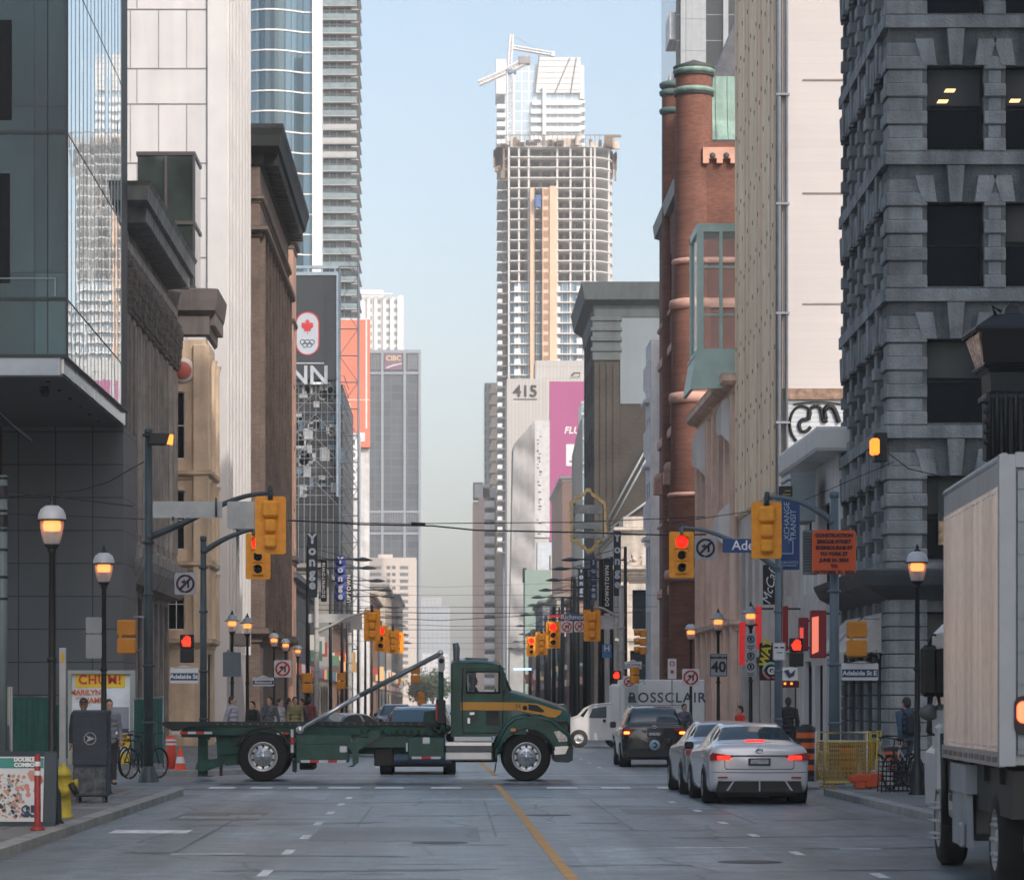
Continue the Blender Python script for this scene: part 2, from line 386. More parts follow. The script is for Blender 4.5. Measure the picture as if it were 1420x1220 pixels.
def walkblock(name,x0,y0,x1,y1,corners):
    """raised pavement with rounded street corners; corners: list of (cx sign, cy sign) to round"""
    rr=3.0;pts=[]
    for sx,sy in((-1,-1),(1,-1),(1,1),(-1,1)):
        X=x1 if sx>0 else x0;Yc=y1 if sy>0 else y0
        if(sx,sy)in corners:
            cx=X-sx*rr;cy=Yc-sy*rr
            a0={(-1,-1):180,(1,-1):270,(1,1):0,(-1,1):90}[(sx,sy)]
            pts+=[(cx+rr*math.cos(R(a0+9*k)),cy+rr*math.sin(R(a0+9*k)))for k in range(11)]
        else:pts.append((X,Yc))
    n=len(pts);kw=.22
    cx=(x0+x1)/2;cy=(y0+y1)/2
    def ins(p,i):
        a=Vector(pts[i-1]);b=Vector(pts[(i+1)%n]);t=(b-a).normalized();nn=Vector((-t.y,t.x));return(p[0]+nn.x*kw,p[1]+nn.y*kw)
    inn=[ins(p,i)for i,p in enumerate(pts)]
    kb=MB()
    for i in range(n):
        j=(i+1)%n
        kb.poly(((pts[i][0],pts[i][1],-.01),(pts[j][0],pts[j][1],-.01),(pts[j][0],pts[j][1],.125),(pts[i][0],pts[i][1],.125)))
        kb.poly(((pts[i][0],pts[i][1],.125),(pts[j][0],pts[j][1],.125),(inn[j][0],inn[j][1],.14),(inn[i][0],inn[i][1],.14)))
        kb.poly(((inn[j][0],inn[j][1],.0),(inn[i][0],inn[i][1],.0),(inn[i][0],inn[i][1],.14),(inn[j][0],inn[j][1],.14)))
    k=build(kb,'kerb',kerb_m);k['kind']='structure'
    sb=MB();sb.poly([(p[0],p[1],.138)for p in inn]);s_=build(sb,'pavement',walk_m);s_['kind']='structure'
walkblock('sw',-80,-60,KL,Y1,[(1,1)]);walkblock('se',KR,-60,80,Y1,[(-1,1)])
walkblock('nw',-80,Y2,KL,160,[(1,-1),(1,1)]);walkblock('ne',KR,Y2,80,160,[(-1,-1),(-1,1)])
walkblock('nw',-80,171,KL,2500,[(1,-1)]);walkblock('ne',KR,171,80,2500,[(-1,-1)])
mb=MB();sheet(mb,KL-.95,20,KL-1.9-.6,59,.142);g=build(mb,'pavement',brickwalk);g['kind']='structure'
mark=surf('road_marking',(.75,.76,.76),.7,var=.35,scale=5);orange_m=surf('road_line_yellow',(.62,.34,.12),.7,var=.25,scale=5)
mb=MB();z=.005
def gx(px,py):return fx(px,fy(py))
dl=[(365,1213),(398,1183),(422,1162),(440,1143),(457,1128),(472,1116),(483,1107)]
for px,py in dl:
    y=fy(py);x=gx(px,py);sheet(mb,x-.06,y-.3,x+.06,y+.95,z)
for px,py in[(1220,1214),(1105,1183),(1045,1158),(1003,1141),(967,1124),(932,1112)]:
    y=fy(py);x=gx(px,py);sheet(mb,x-.06,y-.45,x+.06,y+.45,z)
for x0,x1,py in[(155,263,1153),(237,340,1184),(935,1036,1175),(1165,1222,1177),(318,362,1131),(585,708,1108)]:
    y=fy(py);h=.55 if py==1153 else .09;sheet(mb,gx(x0,py),y-h,gx(x1,py),y+h,z)
for x0,x1 in[(290,326),(348,378),(400,440),(455,500),(520,560),(598,640),(758,800),(834,874),(912,955)]:
    y=fy(1092);sheet(mb,fx(x0,y),y-.6,fx(x1,y),y+.55,z)
sheet(mb,KL+.3,75.6,KR-.3,75.85,z);sheet(mb,KL+.3,79.0,KR-.3,79.25,z)
for k in range(9):sheet(mb,KL+.6+k*1.45,61.2+0,KL+.6+k*1.45+.2,61.3,z)
for y in range(84,160,6):sheet(mb,-2.1,y,-2.0,y+1.2,z);sheet(mb,4.1,y,4.2,y+1.2,z)
for y in range(175,600,9):sheet(mb,-2.1,y,-2.0,y+3,z);sheet(mb,4.1,y,4.2,y+3,z)
sheet(mb,KL+.3,158,KR-.3,158.3,z);sheet(mb,KL+.3,154.6,KR-.3,154.9,z)
g=build(mb,'road_markings',mark);g['kind']='structure'
mb=MB();pl=[(800,1226),(770,1190),(745,1158),(720,1125),(697,1097),(688,1088)]
def strip(mb,P,wd,z):
    P=[Vector((gx(a,b),fy(b)))for a,b in P]
    for a,b in zip(P,P[1:]):
        n=Vector((-(b-a).y,(b-a).x)).normalized()*wd/2;n=Vector((wd/2,0))
        mb.poly(((a.x-n.x,a.y,z),(a.x+n.x,a.y,z),(b.x+n.x,b.y,z),(b.x-n.x,b.y,z)))
strip(mb,pl,.13,z);strip(mb,[(687,1075),(668,1058),(655,1040),(640,1005),(632,985)],.13,z)
g=build(mb,'road_centre_line',orange_m);g['kind']='structure'
mb=MB()
for x0,x1,py,t in[(553,700,1171,.1),(510,690,1205,.05),(520,640,1198,.04),(480,560,1212,.05),(800,860,1141,.08),(790,985,1151,.05),(1150,1300,1206,.1),(405,640,1219,.05),(640,720,1152,.05)]:
    y=fy(py);sheet(mb,gx(x0,py),y-t,gx(x1,py),y+t,.003)
for k in range(5):sheet(mb,-3.4+k*2.0,37+k*2.2,-3.36+k*2.0,52+k*1.7,.0045)
qq=random.Random(11)
def crack(x,y,n,dx,dy,w_=.022):
    P=[(x,y)]
    for k in range(n):x+=dx*qq.uniform(.4,1.5)+qq.uniform(-.12,.12);y+=dy*qq.uniform(.5,1.4)+qq.uniform(-.15,.15);P.append((x,y))
    for a,b in zip(P,P[1:]):ww=w_*qq.uniform(.6,1.6);mb.poly(((a[0]-ww,a[1]-ww*3,.0042),(a[0]+ww,a[1]+ww*3,.0042),(b[0]+ww,b[1]+ww*3,.0042),(b[0]-ww,b[1]-ww*3,.0042)))
for(x,y,n,dx,dy)in((-2.6,33,10,.25,.05),(-.5,36,12,-.3,.1),(1.2,34,8,.3,-.05),(3.0,41,9,.3,.05),(-4,45,9,.3,.1),(-1,49,12,.3,.06),(2,53,9,.3,-.04),(-3,55,12,.35,.05),(.8,58,10,.3,.1),(4.4,38,7,.3,.05),(5,47,6,.25,.1),(-4.6,39,8,.2,.6),(1.6,46,9,.02,.9),(-.9,52,6,.05,.8)):crack(x,y,n,dx,dy)
sheet(mb,-5.1,66.6,7.2,68.2,.003);sheet(mb,-1.9,40,.4,44.5,.002);sheet(mb,2.9,49.5,4.6,52,.0022);sheet(mb,-4.4,47,-3.0,50.5,.0023)
sheet(mb,-60,63.2,60,64.1,.002)
g=build(mb,'road_patches',patch_m);g['kind']='structure'
mb=MB()
for x0,x1,py,t in[(250,480,1133,.45),(330,560,1139,.2),(600,720,1107,.5),(240,330,1101,.5),(700,900,1100,.3)]:  # pale sheets put streaks of sunlight into the road colour
    y=fy(py);sheet(mb,gx(x0,py),y-t,gx(x1,py),y+t,.0035)
sheet(mb,1.5,33,3.8,38.5,.001);sheet(mb,-4.9,57,-2.4,61.5,.0012);sheet(mb,.2,54,3.9,57.5,.0013);sheet(mb,-3,68.9,2,73.5,.0014)  # larger worn areas of asphalt
g=build(mb,'worn_road_patches',ltpatch);g['kind']='structure'
tram=surf('tram_rail',(.25,.25,.25),.35,.8)
mb=MB()
for(px,py)in[(610,1168),(1040,1195),(760,1130)]:
    mb.lathe([(0,.006),(.36,.006),(.38,0)],(gx(px,py),fy(py),0),24)
g=build(mb,'manhole_covers',surf('cast_iron',(.06,.06,.06),.5,.5,scale=20));g['kind']='structure'
def cornice(mb,pts,prof):
    P=[Vector((p[0],p[1]))for p in pts];out=[]
    def nr(a,b):t=(b-a).normalized();return Vector((t.y,-t.x))
    for i,p in enumerate(P):
        if i==0:n=nr(P[0],P[1]);k=1
        elif i==len(P)-1:n=nr(P[-2],P[-1]);k=1
        else:
            a=nr(P[i-1],p);b=nr(p,P[i+1]);n=(a+b).normalized();k=1/max(.3,n.dot(a))
        out.append([mb.V((p.x+n.x*o*k,p.y+n.y*o*k,z))for o,z in prof])
    for A,B in zip(out,out[1:]):
        for j in range(len(prof)-1):mb.face((A[j],B[j],B[j+1],A[j+1]))
    mb.face(out[0][::-1]);mb.face(out[-1])
def cprof(z,h,o,base=0.):
    return[(base-.02,z),(base+o*.25,z+h*.05),(base+o*.3,z+h*.35),(base+o*.75,z+h*.45),(base+o,z+h*.6),(base+o,z+h*.9),(base+o*1.05,z+h),(base-.02,z+h)]
def along(mb,M,L,n,fn,m0=0,m1=0):
    sv=mb.M;mb.M=M
    for i in range(n):fn(mb,m0+(L-m0-m1)*(i+.5)/n)
    mb.M=sv
def shell(mb,x0,y0,x1,y1,z0,z1,side,os=(),oe=(),d=.2,roof=True):
    Ms,Ls=frame((x0,y0),(x1,y0));wall(mb,Ms,Ls,z0,z1,list(os),d)
    if side=='E':Me,Le=frame((x1,y0),(x1,y1));far=((x0,y1),(x0,y0))
    else:Me,Le=frame((x0,y1),(x0,y0));far=((x1,y0),(x1,y1))
    wall(mb,Me,Le,z0,z1,list(oe),d)
    for a,b in(far,((x1,y1),(x0,y1))):mb.poly(((a[0],a[1],z0),(b[0],b[1],z0),(b[0],b[1],z1),(a[0],a[1],z1)))
    if roof:mb.poly(((x0,y0,z1-.02),(x1,y0,z1-.02),(x1,y1,z1-.02),(x0,y1,z1-.02)))
    return(Ms,Ls),(Me,Le)
def bthing(name,label,x0,y0,x1,y1,cat='building',group=None):return thing(name,label,cat,((x0+x1)/2,(y0+y1)/2,0),group)
t=bthing('office_tower','tall plain office tower standing beside the street at the near right corner, outside the picture',12,0,40,60)
mb=MB();shell(mb,12.2,4,40,59.5,0,68,'W');mb.box(14,8,68,38,50,70)  # unseen block added; height and length set to shade road and truck
build(mb,'wall',grid('tower_panels_near',(.62,.62,.62),(.55,.55,.55),(.6,.6,.6),1.8,3.6,.25,0,.5),t)  # pale panels chosen to lift the light in the shaded street
t=bthing('brick_office_block','plain pale low office block lining the near left side of the street',-32,-25,-10.8,59)
mb=MB();shell(mb,-32,20,-10.8,58.5,0,12,'E');mb.box(-30,24,12,-12,50,13)  # unseen block added, kept low so more sky light gets in
build(mb,'wall',grid('block_panels_near',(.55,.53,.5),(.5,.48,.46),(.5,.5,.5),2.2,3.8,.3,0,.6),t)  # pale colour chosen to return light to the street
t=bthing('glass_corner_building','teal glass box building overhanging the left corner on a pale soffit',-24,79,-10,94)
southg=grid('teal_curtain_glass',(.014,.05,.062),(.05,.12,.145),(.02,.05,.06),1.45,4.34,.02,0,.06,.1,.3,var=.6,nscale=.25,nb=.04,bump=0)
XE0,XE1,YN,YF=-10.0,-10.22,79.0,94.0
ZB=10.82;ZT=27
for k in range(4):
    z0=ZB+.02+4.34*k-(2.82 if k else 0);
zl=[10.84,12.33,16.67,21.0,25.3,27]
for a,b in zip(zl,zl[1:]):
    mb=MB();x=-24.
    while x<XE0-.1:
        x2=min(x+1.5,XE0-.02);j=rnd.uniform(-.004,.004)
        mb.poly(((x,YN+j,a+.05),(x2-.02,YN-j,a+.05),(x2-.02,YN-j+.01,b-.04),(x,YN+j,b-.04)));x=x2
    build(mb,'glass_band',southg,t)
mb=MB()
for z in zl:mb.box(-24,YN-.03,z-.04,XE0,YN+.1,z+.05)
mb.box(XE0-.04,YN-.035,10.84,XE0+.02,YN+.06,27);mb.box(-24,YN+.12,10.84,XE0-.3,YN+.3,27,'')
build(mb,'mullion',surf('dark_teal_mullion',(.01,.02,.026),.4),t)
mb=MB();mb.box(-24,YN-.03,12.75,-11.5,YN-.02,15.6);mb.box(-24,YN-.03,17.0,-11.45,YN-.02,19.6)
build(mb,'dark_opening',surf('dark_interior',(.004,.006,.008),.9),t)
mb=MB()
mb.box(-24,YN-.05,12.85,-10.33,YN-.04,12.88);mb.box(-10.33,YN-.05,12.4,-10.29,YN-.04,12.88)
build(mb,'rail',surf('pale_rail',(.25,.3,.32),.4),t)
mir=glass('mirror_pleated_glass',(.80,.90,.93),.015,1.0,.014,var=.04,nscale=.9)
mb=MB();n=15;sl_=.028
for i in range(n):
    ya=YN+.06+(YF-YN-.06)*i/n;yb=YN+.06+(YF-YN-.06)*(i+1)/n
    xa=XE0+(XE1-XE0)*i/n;xb=xa-sl_*(yb-ya)
    for a,b in zip(zl,zl[1:]):
        jj=rnd.uniform(-.0015,.0015)
        mb.mi=0;mb.poly(((xa+jj,ya,a+.03),(xb-jj,yb,a+.03),(xb-jj,yb,b-.03),(xa+jj,ya,b-.03)))
    mb.mi=1;xc=XE0+(XE1-XE0)*(i+1)/n;mb.poly(((xb,yb,10.84),(xc,yb,10.84),(xc,yb,27),(xb,yb,27)))
mb.mi=1
for z in zl:mb.box(XE0-.5,YN+.06,z-.03,XE1+.005,YF,z+.03)
build(mb,'pleated_glass',[mir,surf('fin_grey',(.3,.36,.4),.4,.4)],t)
mb=MB();mb.box(-24,YN-.01,10.35,XE0-.18,YN+.5,ZB);mb.mi=1;mb.box(XE0-.18,YN+.1,10.4,XE0-.1,YF,10.8)
mb.mi=2;mb.box(XE0-.18-.001,YN,ZB-.03,XE0+.02,YF,ZB)
build(mb,'soffit_edge',[surf('pale_concrete',(.5,.53,.55),.7),surf('glossy_white_strip',(.55,.52,.5),.12,.3,var=.2,scale=.6),surf('dark_trim',(.03,.035,.04),.4)],t)
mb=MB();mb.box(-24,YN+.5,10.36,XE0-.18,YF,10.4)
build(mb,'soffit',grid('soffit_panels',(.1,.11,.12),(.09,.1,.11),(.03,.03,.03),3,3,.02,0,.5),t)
mb=MB()
for i in range(6):mb.lathe([(0,-.05),(.05,-.05),(.06,0)],(-10.7,80.5+i*2.3,10.36),10)
mb.lathe([(0,-.28),(.1,-.25),(.16,-.12),(.1,-.03),(.16,0)],(-11.0,82.0,10.36),14)
build(mb,'soffit_light',black,t)
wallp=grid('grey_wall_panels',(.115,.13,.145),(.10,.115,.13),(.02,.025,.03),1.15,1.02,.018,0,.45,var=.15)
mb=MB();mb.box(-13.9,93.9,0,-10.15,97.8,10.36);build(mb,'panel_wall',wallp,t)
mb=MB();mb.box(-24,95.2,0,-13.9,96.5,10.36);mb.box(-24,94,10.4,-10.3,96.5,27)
build(mb,'shadow_wall',surf('charcoal_wall',(.03,.034,.037),.5),t)  # recessed wall, coloured darker than the panel wall
mb=MB()
for x in(-13.25-.9,-14.9):mb.box(x,94.9,0,x+.35,95.2,10.36)
build(mb,'bronze_column',surf('bronze',(.09,.06,.045),.35,.6,streak=.5),t)
t=bthing('carved_stone_building','old brown stone building with fluted pilasters, carved capitals and a deep bracketed cornice',-24,98,-10.7,115)
st=surf('weathered_brown_stone',(.36,.325,.30),.85,var=.3,scale=1.4,bump=.5,streak=.45)
std=surf('cornice_grey_stone',(.24,.25,.25),.7,var=.2,scale=2,streak=.3)
x0,x1,y0,y1=-24,-10.75,98,115.4
n=9;L=y1-y0;p=L/n
ops=[(p*(i+.5)-.45,p*(i+.5)+.45,z,z+h)for i in range(n)for z,h in((7.4,2.2),(10.3,2.2),(13.1,1.8))]+[(p*(i+.5)-.65,p*(i+.5)+.65,.4,5.4)for i in range(n)]
mb=MB();(Ms,Ls),(Me,Le)=shell(mb,x0,y0,x1,y1,0,17.6,'E',oe=ops)
def pil(mb,u):
    mb.rbox(u-.42,-.32,6.9,u+.42,0.01,14.6,.04)
    for k in range(5):mb.box(u-.36+k*.155,-.37,7.4,u-.29+k*.155,-.3,14.2)
    mb.rbox(u-.5,-.42,6.6,u+.5,0,7.1,.05)
mb.M=Me
for i in range(n+1):pil(mb,min(max(p*i,.45),L-.45))
mb.M=None
cornice(mb,[(x0,y0),(x1,y0),(x1,y1)],cprof(16.0,.7,.35))
w_=build(mb,'wall',st,t)
cst=surf('carved_stone',(.17,.155,.145),.9,var=.45,scale=5,bump=.8)
for i in range(n+1):
    cap=MB();cap.M=Me;u=min(max(p*i,.45),L-.45)
    for r_ in range(4):
        for k in range(6):a=u-.4+k*.16;z=14.55+r_*.34;cap.extr([(a-.07,z),(a+.07,z),(a+.1,z+.25),(a,z+.4),(a-.1,z+.25)],-.42-r_*.03-.06*(k%2),0)
    cap.rbox(u-.5,-.5,15.9,u+.5,0,16.15,.03);cap.rbox(u-.48,-.4,14.4,u+.48,0,14.56,.03);build(cap,'capital',cst,t)
mb=MB();cornice(mb,[(x0,y0+.6),(x1+.02,y0+.6),(x1+.02,y1)],[(0,17.5),(.25,17.55),(.3,17.9),(.95,18.0),(1.0,18.45),(1.08,18.6),(0,18.7)])
Mc=Me
def brk(mb,u):mb.rbox(u-.14,-.85,17.45,u+.14,0,17.95,.03)
mb.M=Me
for i in range(30):brk(mb,.9+(L-1.1)*i/30)
mb.M=None;mb.box(-11.5,98.2,18.6,-10.9,99.0,19.9)
build(mb,'cornice',std,t)
mb=MB();mb.M=Me;mb.M=None;cornice(mb,[(x0,y0),(x1,y0),(x1,y1)],[(0,5.6),(.5,5.7),(.75,6.2),(.8,6.45),(0,6.6)])
mb.M=Me
for i in range(34):mb.rbox(.3+i*.5,-.72,6.5,.55+i*.5,-.5,6.85,.02)
build(mb,'shop_cornice',surf('pale_shop_cornice',(.33,.31,.29),.8,streak=.4),t)
put_windows(t,Me,ops,dkmetal,dkglass,.2,1,2)
t=bthing('tan_stone_building','narrow tan stone building with a dark projecting cornice, round emblem and tall windows',-24,117,-9.4,121)
tan=surf('tan_limestone',(.72,.56,.41),.8,var=.18,scale=1.2,bump=.3,streak=.25)
x0,x1,y0,y1=-22,-9.45,117,121.2
os_=[(x1-x0-1.5,x1-x0-.82,z,z+h)for z,h in((4.6,2.0),(7.7,2.3),(11.2,2.6))]
oe=rowops(y1-y0,2,(4.5,8.0,11.4),2.2,.5,.4,.5)+rowops(y1-y0,1,(.3,),3.4,.5,.5,.7)
mb=MB();(Ms,Ls),(Me,Le)=shell(mb,x0,y0,x1,y1,0,15.8,'E',os_,oe)
for z in(3.9,6.9,10.4):cornice(mb,[(x0,y0),(x1,y0),(x1,y1)],cprof(z,.35,.22))
mb.M=Me
for i in range(3):mb.lathe([(.17,4.3),(.15,6.7),(.2,6.9)],(Le*i/2.1+.1,-.05,0),10);mb.lathe([(.17,7.4),(.15,10.2),(.22,10.4)],(Le*i/2.1+.1,-.05,0),10);mb.lathe([(.17,10.8),(.15,14.8),(.24,15.2)],(Le*i/2.1+.1,-.05,0),10)
mb.M=None;mb.rbox(x1-.5,y0-.14,4,x1+.12,y0+.05,15.6,.03)
build(mb,'wall',tan,t);put_windows(t,Ms,os_,white,dkglass,.2,2,2);put_windows(t,Me,oe,dkmetal,dkglass,.2,1,2)
mb=MB();cornice(mb,[(x0,y0),(x1,y0),(x1,y1)],[(0,15.9),(.12,16.0),(.15,16.7),(.38,16.9),(.45,17.3),(.5,17.7),(0,17.8)])
mb.M=Me
for i in range(8):mb.rbox(.15+i*.52,-.36,16.35,.38+i*.52,0,16.88,.03)
build(mb,'cornice',surf('dark_brown_cornice',(.17,.15,.145),.7,streak=.3),t)
mb=MB();mb.lathe([(0,-.1),(.42,-.1),(.5,-.02),(.5,0)],(-10.35,y0,14.6),24,axis='y');mb.mi=1
mb.lathe([(0,-.13),(.32,-.13),(.36,-.09)],(-10.35,y0,14.6),24,axis='y')
build(mb,'emblem',[surf('white_plaster',(.6,.58,.56),.7),surf('faded_red',(.5,.12,.1),.6)],t)
mb=MB();mb.box(-12.2,118,17.9,-10.0,121.1,23.2);mb.mi=1
for z in(17.9,20.4,23.1):mb.box(-12.25,117.93,z,-9.95,121.15,z+.14)
for x in(-11.1,-10.0):mb.box(x-.05,117.94,17.9,x+.05,118,23.2)
build(mb,'glass_roof_storey',[glass('grey_green_glass',(.05,.065,.06),.06,.3,.03,nscale=.8),surf('bronze_frame',(.07,.06,.06),.4)],t)
t=bthing('white_marble_tower','tall white marble tower with large jointed panels and blank south side',-26,127.2,-9.5,141)
wm=surf('white_marble',(.64,.63,.63),.4,var=.07,scale=.45,streak=.08)
x0,x1,y0,y1=-30,-9.55,127.2,141
oe=rowops(y1-y0,7,[6+3.6*k for k in range(11)],2.2,.4,.3,.45)
mb=MB();(Ms,Ls),(Me,Le)=shell(mb,x0,y0,x1,y1,0,47,'E',(),oe,.3)
build(mb,'wall',wm,t);put_windows(t,Me,oe,galv,bluglass,.3,1,1)
mb=MB();YJ=127.17;py=226+131*2;k=0
while py>-420:
    for q_ in(py,py-82):mb.box(-30,YJ,fz(q_,YJ)-.02,-10.25,YJ+.03,fz(q_,YJ)+.02)
    for px in range(-300,287,39):mb.box(fx(px+13,YJ)-.012,YJ,fz(py,YJ)+.02,fx(px+13,YJ)+.012,YJ+.029,fz(py-82,YJ)-.02)
    for px in(-60,75,190):mb.box(fx(px,YJ)-.012,YJ,fz(py-82,YJ)+.02,fx(px,YJ)+.012,YJ+.029,fz(py-131,YJ)-.02)
    py-=131
mb.box(fx(287,YJ)-.02,YJ,10,fx(287,YJ)+.02,YJ+.028,47);jm=surf('marble_joint',(.27,.27,.28),.8,var=.3,scale=.8);build(mb,'panel_joint',jm,t)
pier=surf('white_marble_pier',(.64,.63,.63),.4,var=.06,scale=.8)
mb=MB();mb.box(-10.2,127.05,0,-9.4,127.21,47)
mb.M=Me
for i in range(8):mb.box(Le*i/7*.985-.02,-.25,4,Le*i/7*.985+.28,0,47)
build(mb,'pier',pier,t)
mb=MB();mb.box(-9.6,127.3,4.2,-8.6,130,4.7);mb.box(-9.5,131,9.3,-8.7,133.5,10.3)
build(mb,'canopy',surf('grey_canopy',(.2,.18,.17),.5),t)
t=bthing('brown_brick_building','brown brick building crowned by a huge dark overhanging cornice',-24,142,-8.9,167)
bb=grid('brown_brick',(.28,.21,.175),(.21,.155,.13),(.13,.11,.1),.24,.075,.008,.5,.9,var=.4,nscale=.8)
x0,x1,y0,y1=-24,-8.95,142,167
oe=[(o[0],o[1],o[2],o[3])for o in rowops(25,9,[6.5+3.5*k for k in range(5)],2.5,.6,.6,.5)]
mb=MB();(Ms,Ls),(Me,Le)=shell(mb,x0,y0,x1,y1,0,27.2,'E',(),oe,.3)
mb.M=Me
for i in range(10):u=.6+23.8*i/9;mb.box(u-.3,-.22,5,u+.3,0,24)
mb.M=None
build(mb,'wall',bb,t);put_windows(t,Me,oe,dkmetal,dkglass,.3,1,2)
mb=MB()
for z,h,o in((4.6,.7,.45),(23.6,.5,.4),(25.2,.3,.2)):mb=MB();cornice(mb,[(x0,y0),(x1,y0),(x1,y1)],cprof(z,h,o));build(mb,'string_course',surf('brown_stone_trim',(.2,.16,.135),.8,streak=.3),t)
mb=MB();cornice(mb,[(x0,y0),(x1,y0),(x1,y1)],[(0,26.9),(.15,27.0),(.2,27.5),(.95,27.7),(1.05,28.2),(1.15,28.5),(1.15,28.7),(0,28.9)])
mb.M=Me
for i in range(22):mb.rbox(.6+i*1.1,-.85,27.0,.9+i*1.1,0,27.65,.04)
build(mb,'cornice',surf('dark_copper_cornice',(.02,.027,.028),.7,var=.4,scale=1.5),t)
t=bthing('salmon_brick_building','sunlit salmon brick building seen as a narrow strip past the brown one',-20,170,-8.6,173.5)
sb_=grid('salmon_brick',(.62,.36,.27),(.52,.3,.22),(.5,.38,.32),.24,.075,.008,.5,.9,var=.25)
mb=MB();(Ms,Ls),(Me,Le)=shell(mb,-20,170,-8.85,173.5,0,27.7,'E',(),rowops(3.5,1,[7+3.5*k for k in range(5)],2.2),.3)
build(mb,'wall',sb_,t);put_windows(t,Me,rowops(3.5,1,[7+3.5*k for k in range(5)],2.2),dkmetal,dkglass,.3)
mb=MB();
for z,h,o in((27.2,.7,.6),(23,.3,.25),(9.5,.5,.5),(5,.5,.4)):cornice(mb,[(-20,170),(-8.85,170),(-8.85,173.5)],cprof(z,h,o*.4));build(mb,'cornice',surf('brown_cornice',(.14,.11,.1),.7),t);mb=MB()
t=bthing('rusticated_stone_building','dark grey rusticated stone office building with splayed window arches on the right corner',12,83,21,94.4)
gs=surf('grey_rough_stone',(.15,.165,.175),.9,var=.3,scale=1.6,bump=.8,bscale=14,streak=.4)  # recess stone darker than the blocks, shade put into its colour
gs2=surf('grey_dressed_stone',(.27,.29,.305),.85,var=.34,scale=.9,bump=.7,bscale=16,streak=.35)
A=(12.25,94.4);B=(12.0,83.0);C_=(21.5,83.0)
Mw,Lw=frame(A,B);Mt,Lt=frame(B,C_)
per=3.74;zb=9.05;NF=10
def floor_z(k):return zb+(k-1)*per
def facade(M,L,corner_left):
    bays=[];u=1.05 if corner_left else L-1.05
    while True:
        if corner_left:a,b=u,u+1.55
        else:a,b=u-1.55,u
        if a<.2 or b>L-.2:break
        bays.append((a,b));u=u+2.15 if corner_left else u-2.15
    return bays
ops={};stone=MB();dress=MB()
for key,M,L,cl in(('w',Mw,Lw,False),('s',Mt,Lt,True)):
    bays=facade(M,L,cl);o=[]
    for k in range(NF):
        z=floor_z(k)
        for a,b in bays:o.append((a,b,z+.42,z+2.72))
    for a,b in bays:o.append((a,b,.9,4.3))
    ops[key]=o;wall(stone,M,L,0,44,o,.35)
    dress.M=M
    for k in range(NF+1):
        z=floor_z(k)
        if z>43:break
        dress.box(-.1 if cl else 0,-.16,z,L if cl else L+.1,.0,z+.34)
    edges=sorted([(a,b)for a,b in bays]);piers=[];prev=0
    for a,b in edges:piers.append((prev,a));prev=b
    piers.append((prev,L))
    for k in range(NF):
        z=floor_z(k)
        for(a,b)in piers:
            for j in range(0,8):
                zz=z+.36+j*.375
                if zz+.37>z+per:break
                if zz>z+2.95 and j%2==0:continue
                if j%2==0:dress.rbox(a+(.0 if a>0 else-.09*(1 if cl else 0)),-.1,zz,b+(.0 if b<L else .09*(0 if cl else 1)),.3,zz+.365,.03)
                else:dress.rbox(a+(.13 if a>0 else 0),-.03,zz,b-(.13 if b<L else 0),.02,zz+.36,.015)
        for(a,b)in bays:
            c=(a+b)/2;zt=z+2.72
            for s,w0,w1 in((0,.16,.24),):
                dress.extr([(c-w0,zt),(c+w0,zt),(c+w1,z+per-.02),(c-w1,z+per-.02)],-.14,0)
            for s in(-1,1):
                dress.extr([(c+s*.52,zt),(c+s*.9,zt),(c+s*1.12,zt+.72),(c+s*.62,zt+.72)][::s],-.12,0)
    for j in range(12):
        for(a,b)in piers:dress.rbox(a,-.08,.15+j*.375,b,.02,.15+j*.375+.35,.02)
    dress.M=None
stone.mi=0
stone.poly(((12.25,94.4,44),(12,83,44),(21.5,83,44),(21.5,94.4,44)))
stone.poly(((21.5,83,0),(21.5,94.4,0),(21.5,94.4,44),(21.5,83,44)));stone.poly(((21.5,94.4,0),(12.25,94.4,0),(12.25,94.4,44),(21.5,94.4,44)))
build(stone,'wall',gs,t);build(dress,'stone_blocks',gs2,t)
mb=MB();cornice(mb,[A,B,C_],[(0,4.6),(.15,4.7),(.75,5.0),(.9,5.25),(.95,5.4),(0,5.5)])
build(mb,'street_cornice',surf('dark_stone_cornice',(.06,.068,.075),.7,var=.3),t)
put_windows(t,Mt,[o for o in ops['s']if o[2]<25],black,dkglass,.35,1,2,.05,surf('grey_blind',(.07,.075,.075),.8));put_windows(t,Mw,[o for o in ops['w']if o[2]<25],black,dkglass,.35,1,2,.05)
put_windows(t,Mt,[o for o in ops['s']if o[2]>=25],black,dkglass,.35,1,2,.05,cap=0)
li=emit('office_ceiling_light',(1,.6,.25),1.1)
mb=MB()
for px,py in((1316,127),(1306,142),(1406,141)):
    x=fx(px,83.4);z=fz(py,83.4);mb.poly(((x-.16,83.3,z-.05),(x+.12,83.3,z-.05),(x+.18,83.3,z+.05),(x-.1,83.3,z+.05)))
build(mb,'ceiling_light',li,t)
mb=MB();mb.rbox(fx(1212,82.6),82.5,fz(640,82.6),fx(1230,82.6),82.9,fz(600,82.6),.02);mb.mi=1;mb.rbox(fx(1207,82.6),82.45,fz(631,82.6),fx(1219,82.6),82.8,fz(608,82.6),.05)
build(mb,'wall_lamp',[black,emit('orange_wall_lamp',(1,.2,.02),1.5)],t)
mb=MB();x=fx(1302,83);mb.poly(((x,83.2,fz(755,83)),(x+.55,83.2,fz(755,83)),(x+.55,83.2,fz(668,83)),(x,83.2,fz(668,83))))
mb.mi=1;mb.box(x+.02,83.15,fz(755,83),x+.5,83.19,fz(722,83))
build(mb,'shop_poster',[surf('dim_window',(.05,.06,.06),.3),surf('warm_poster',(.5,.35,.2),.5,var=.6,scale=6)],t)
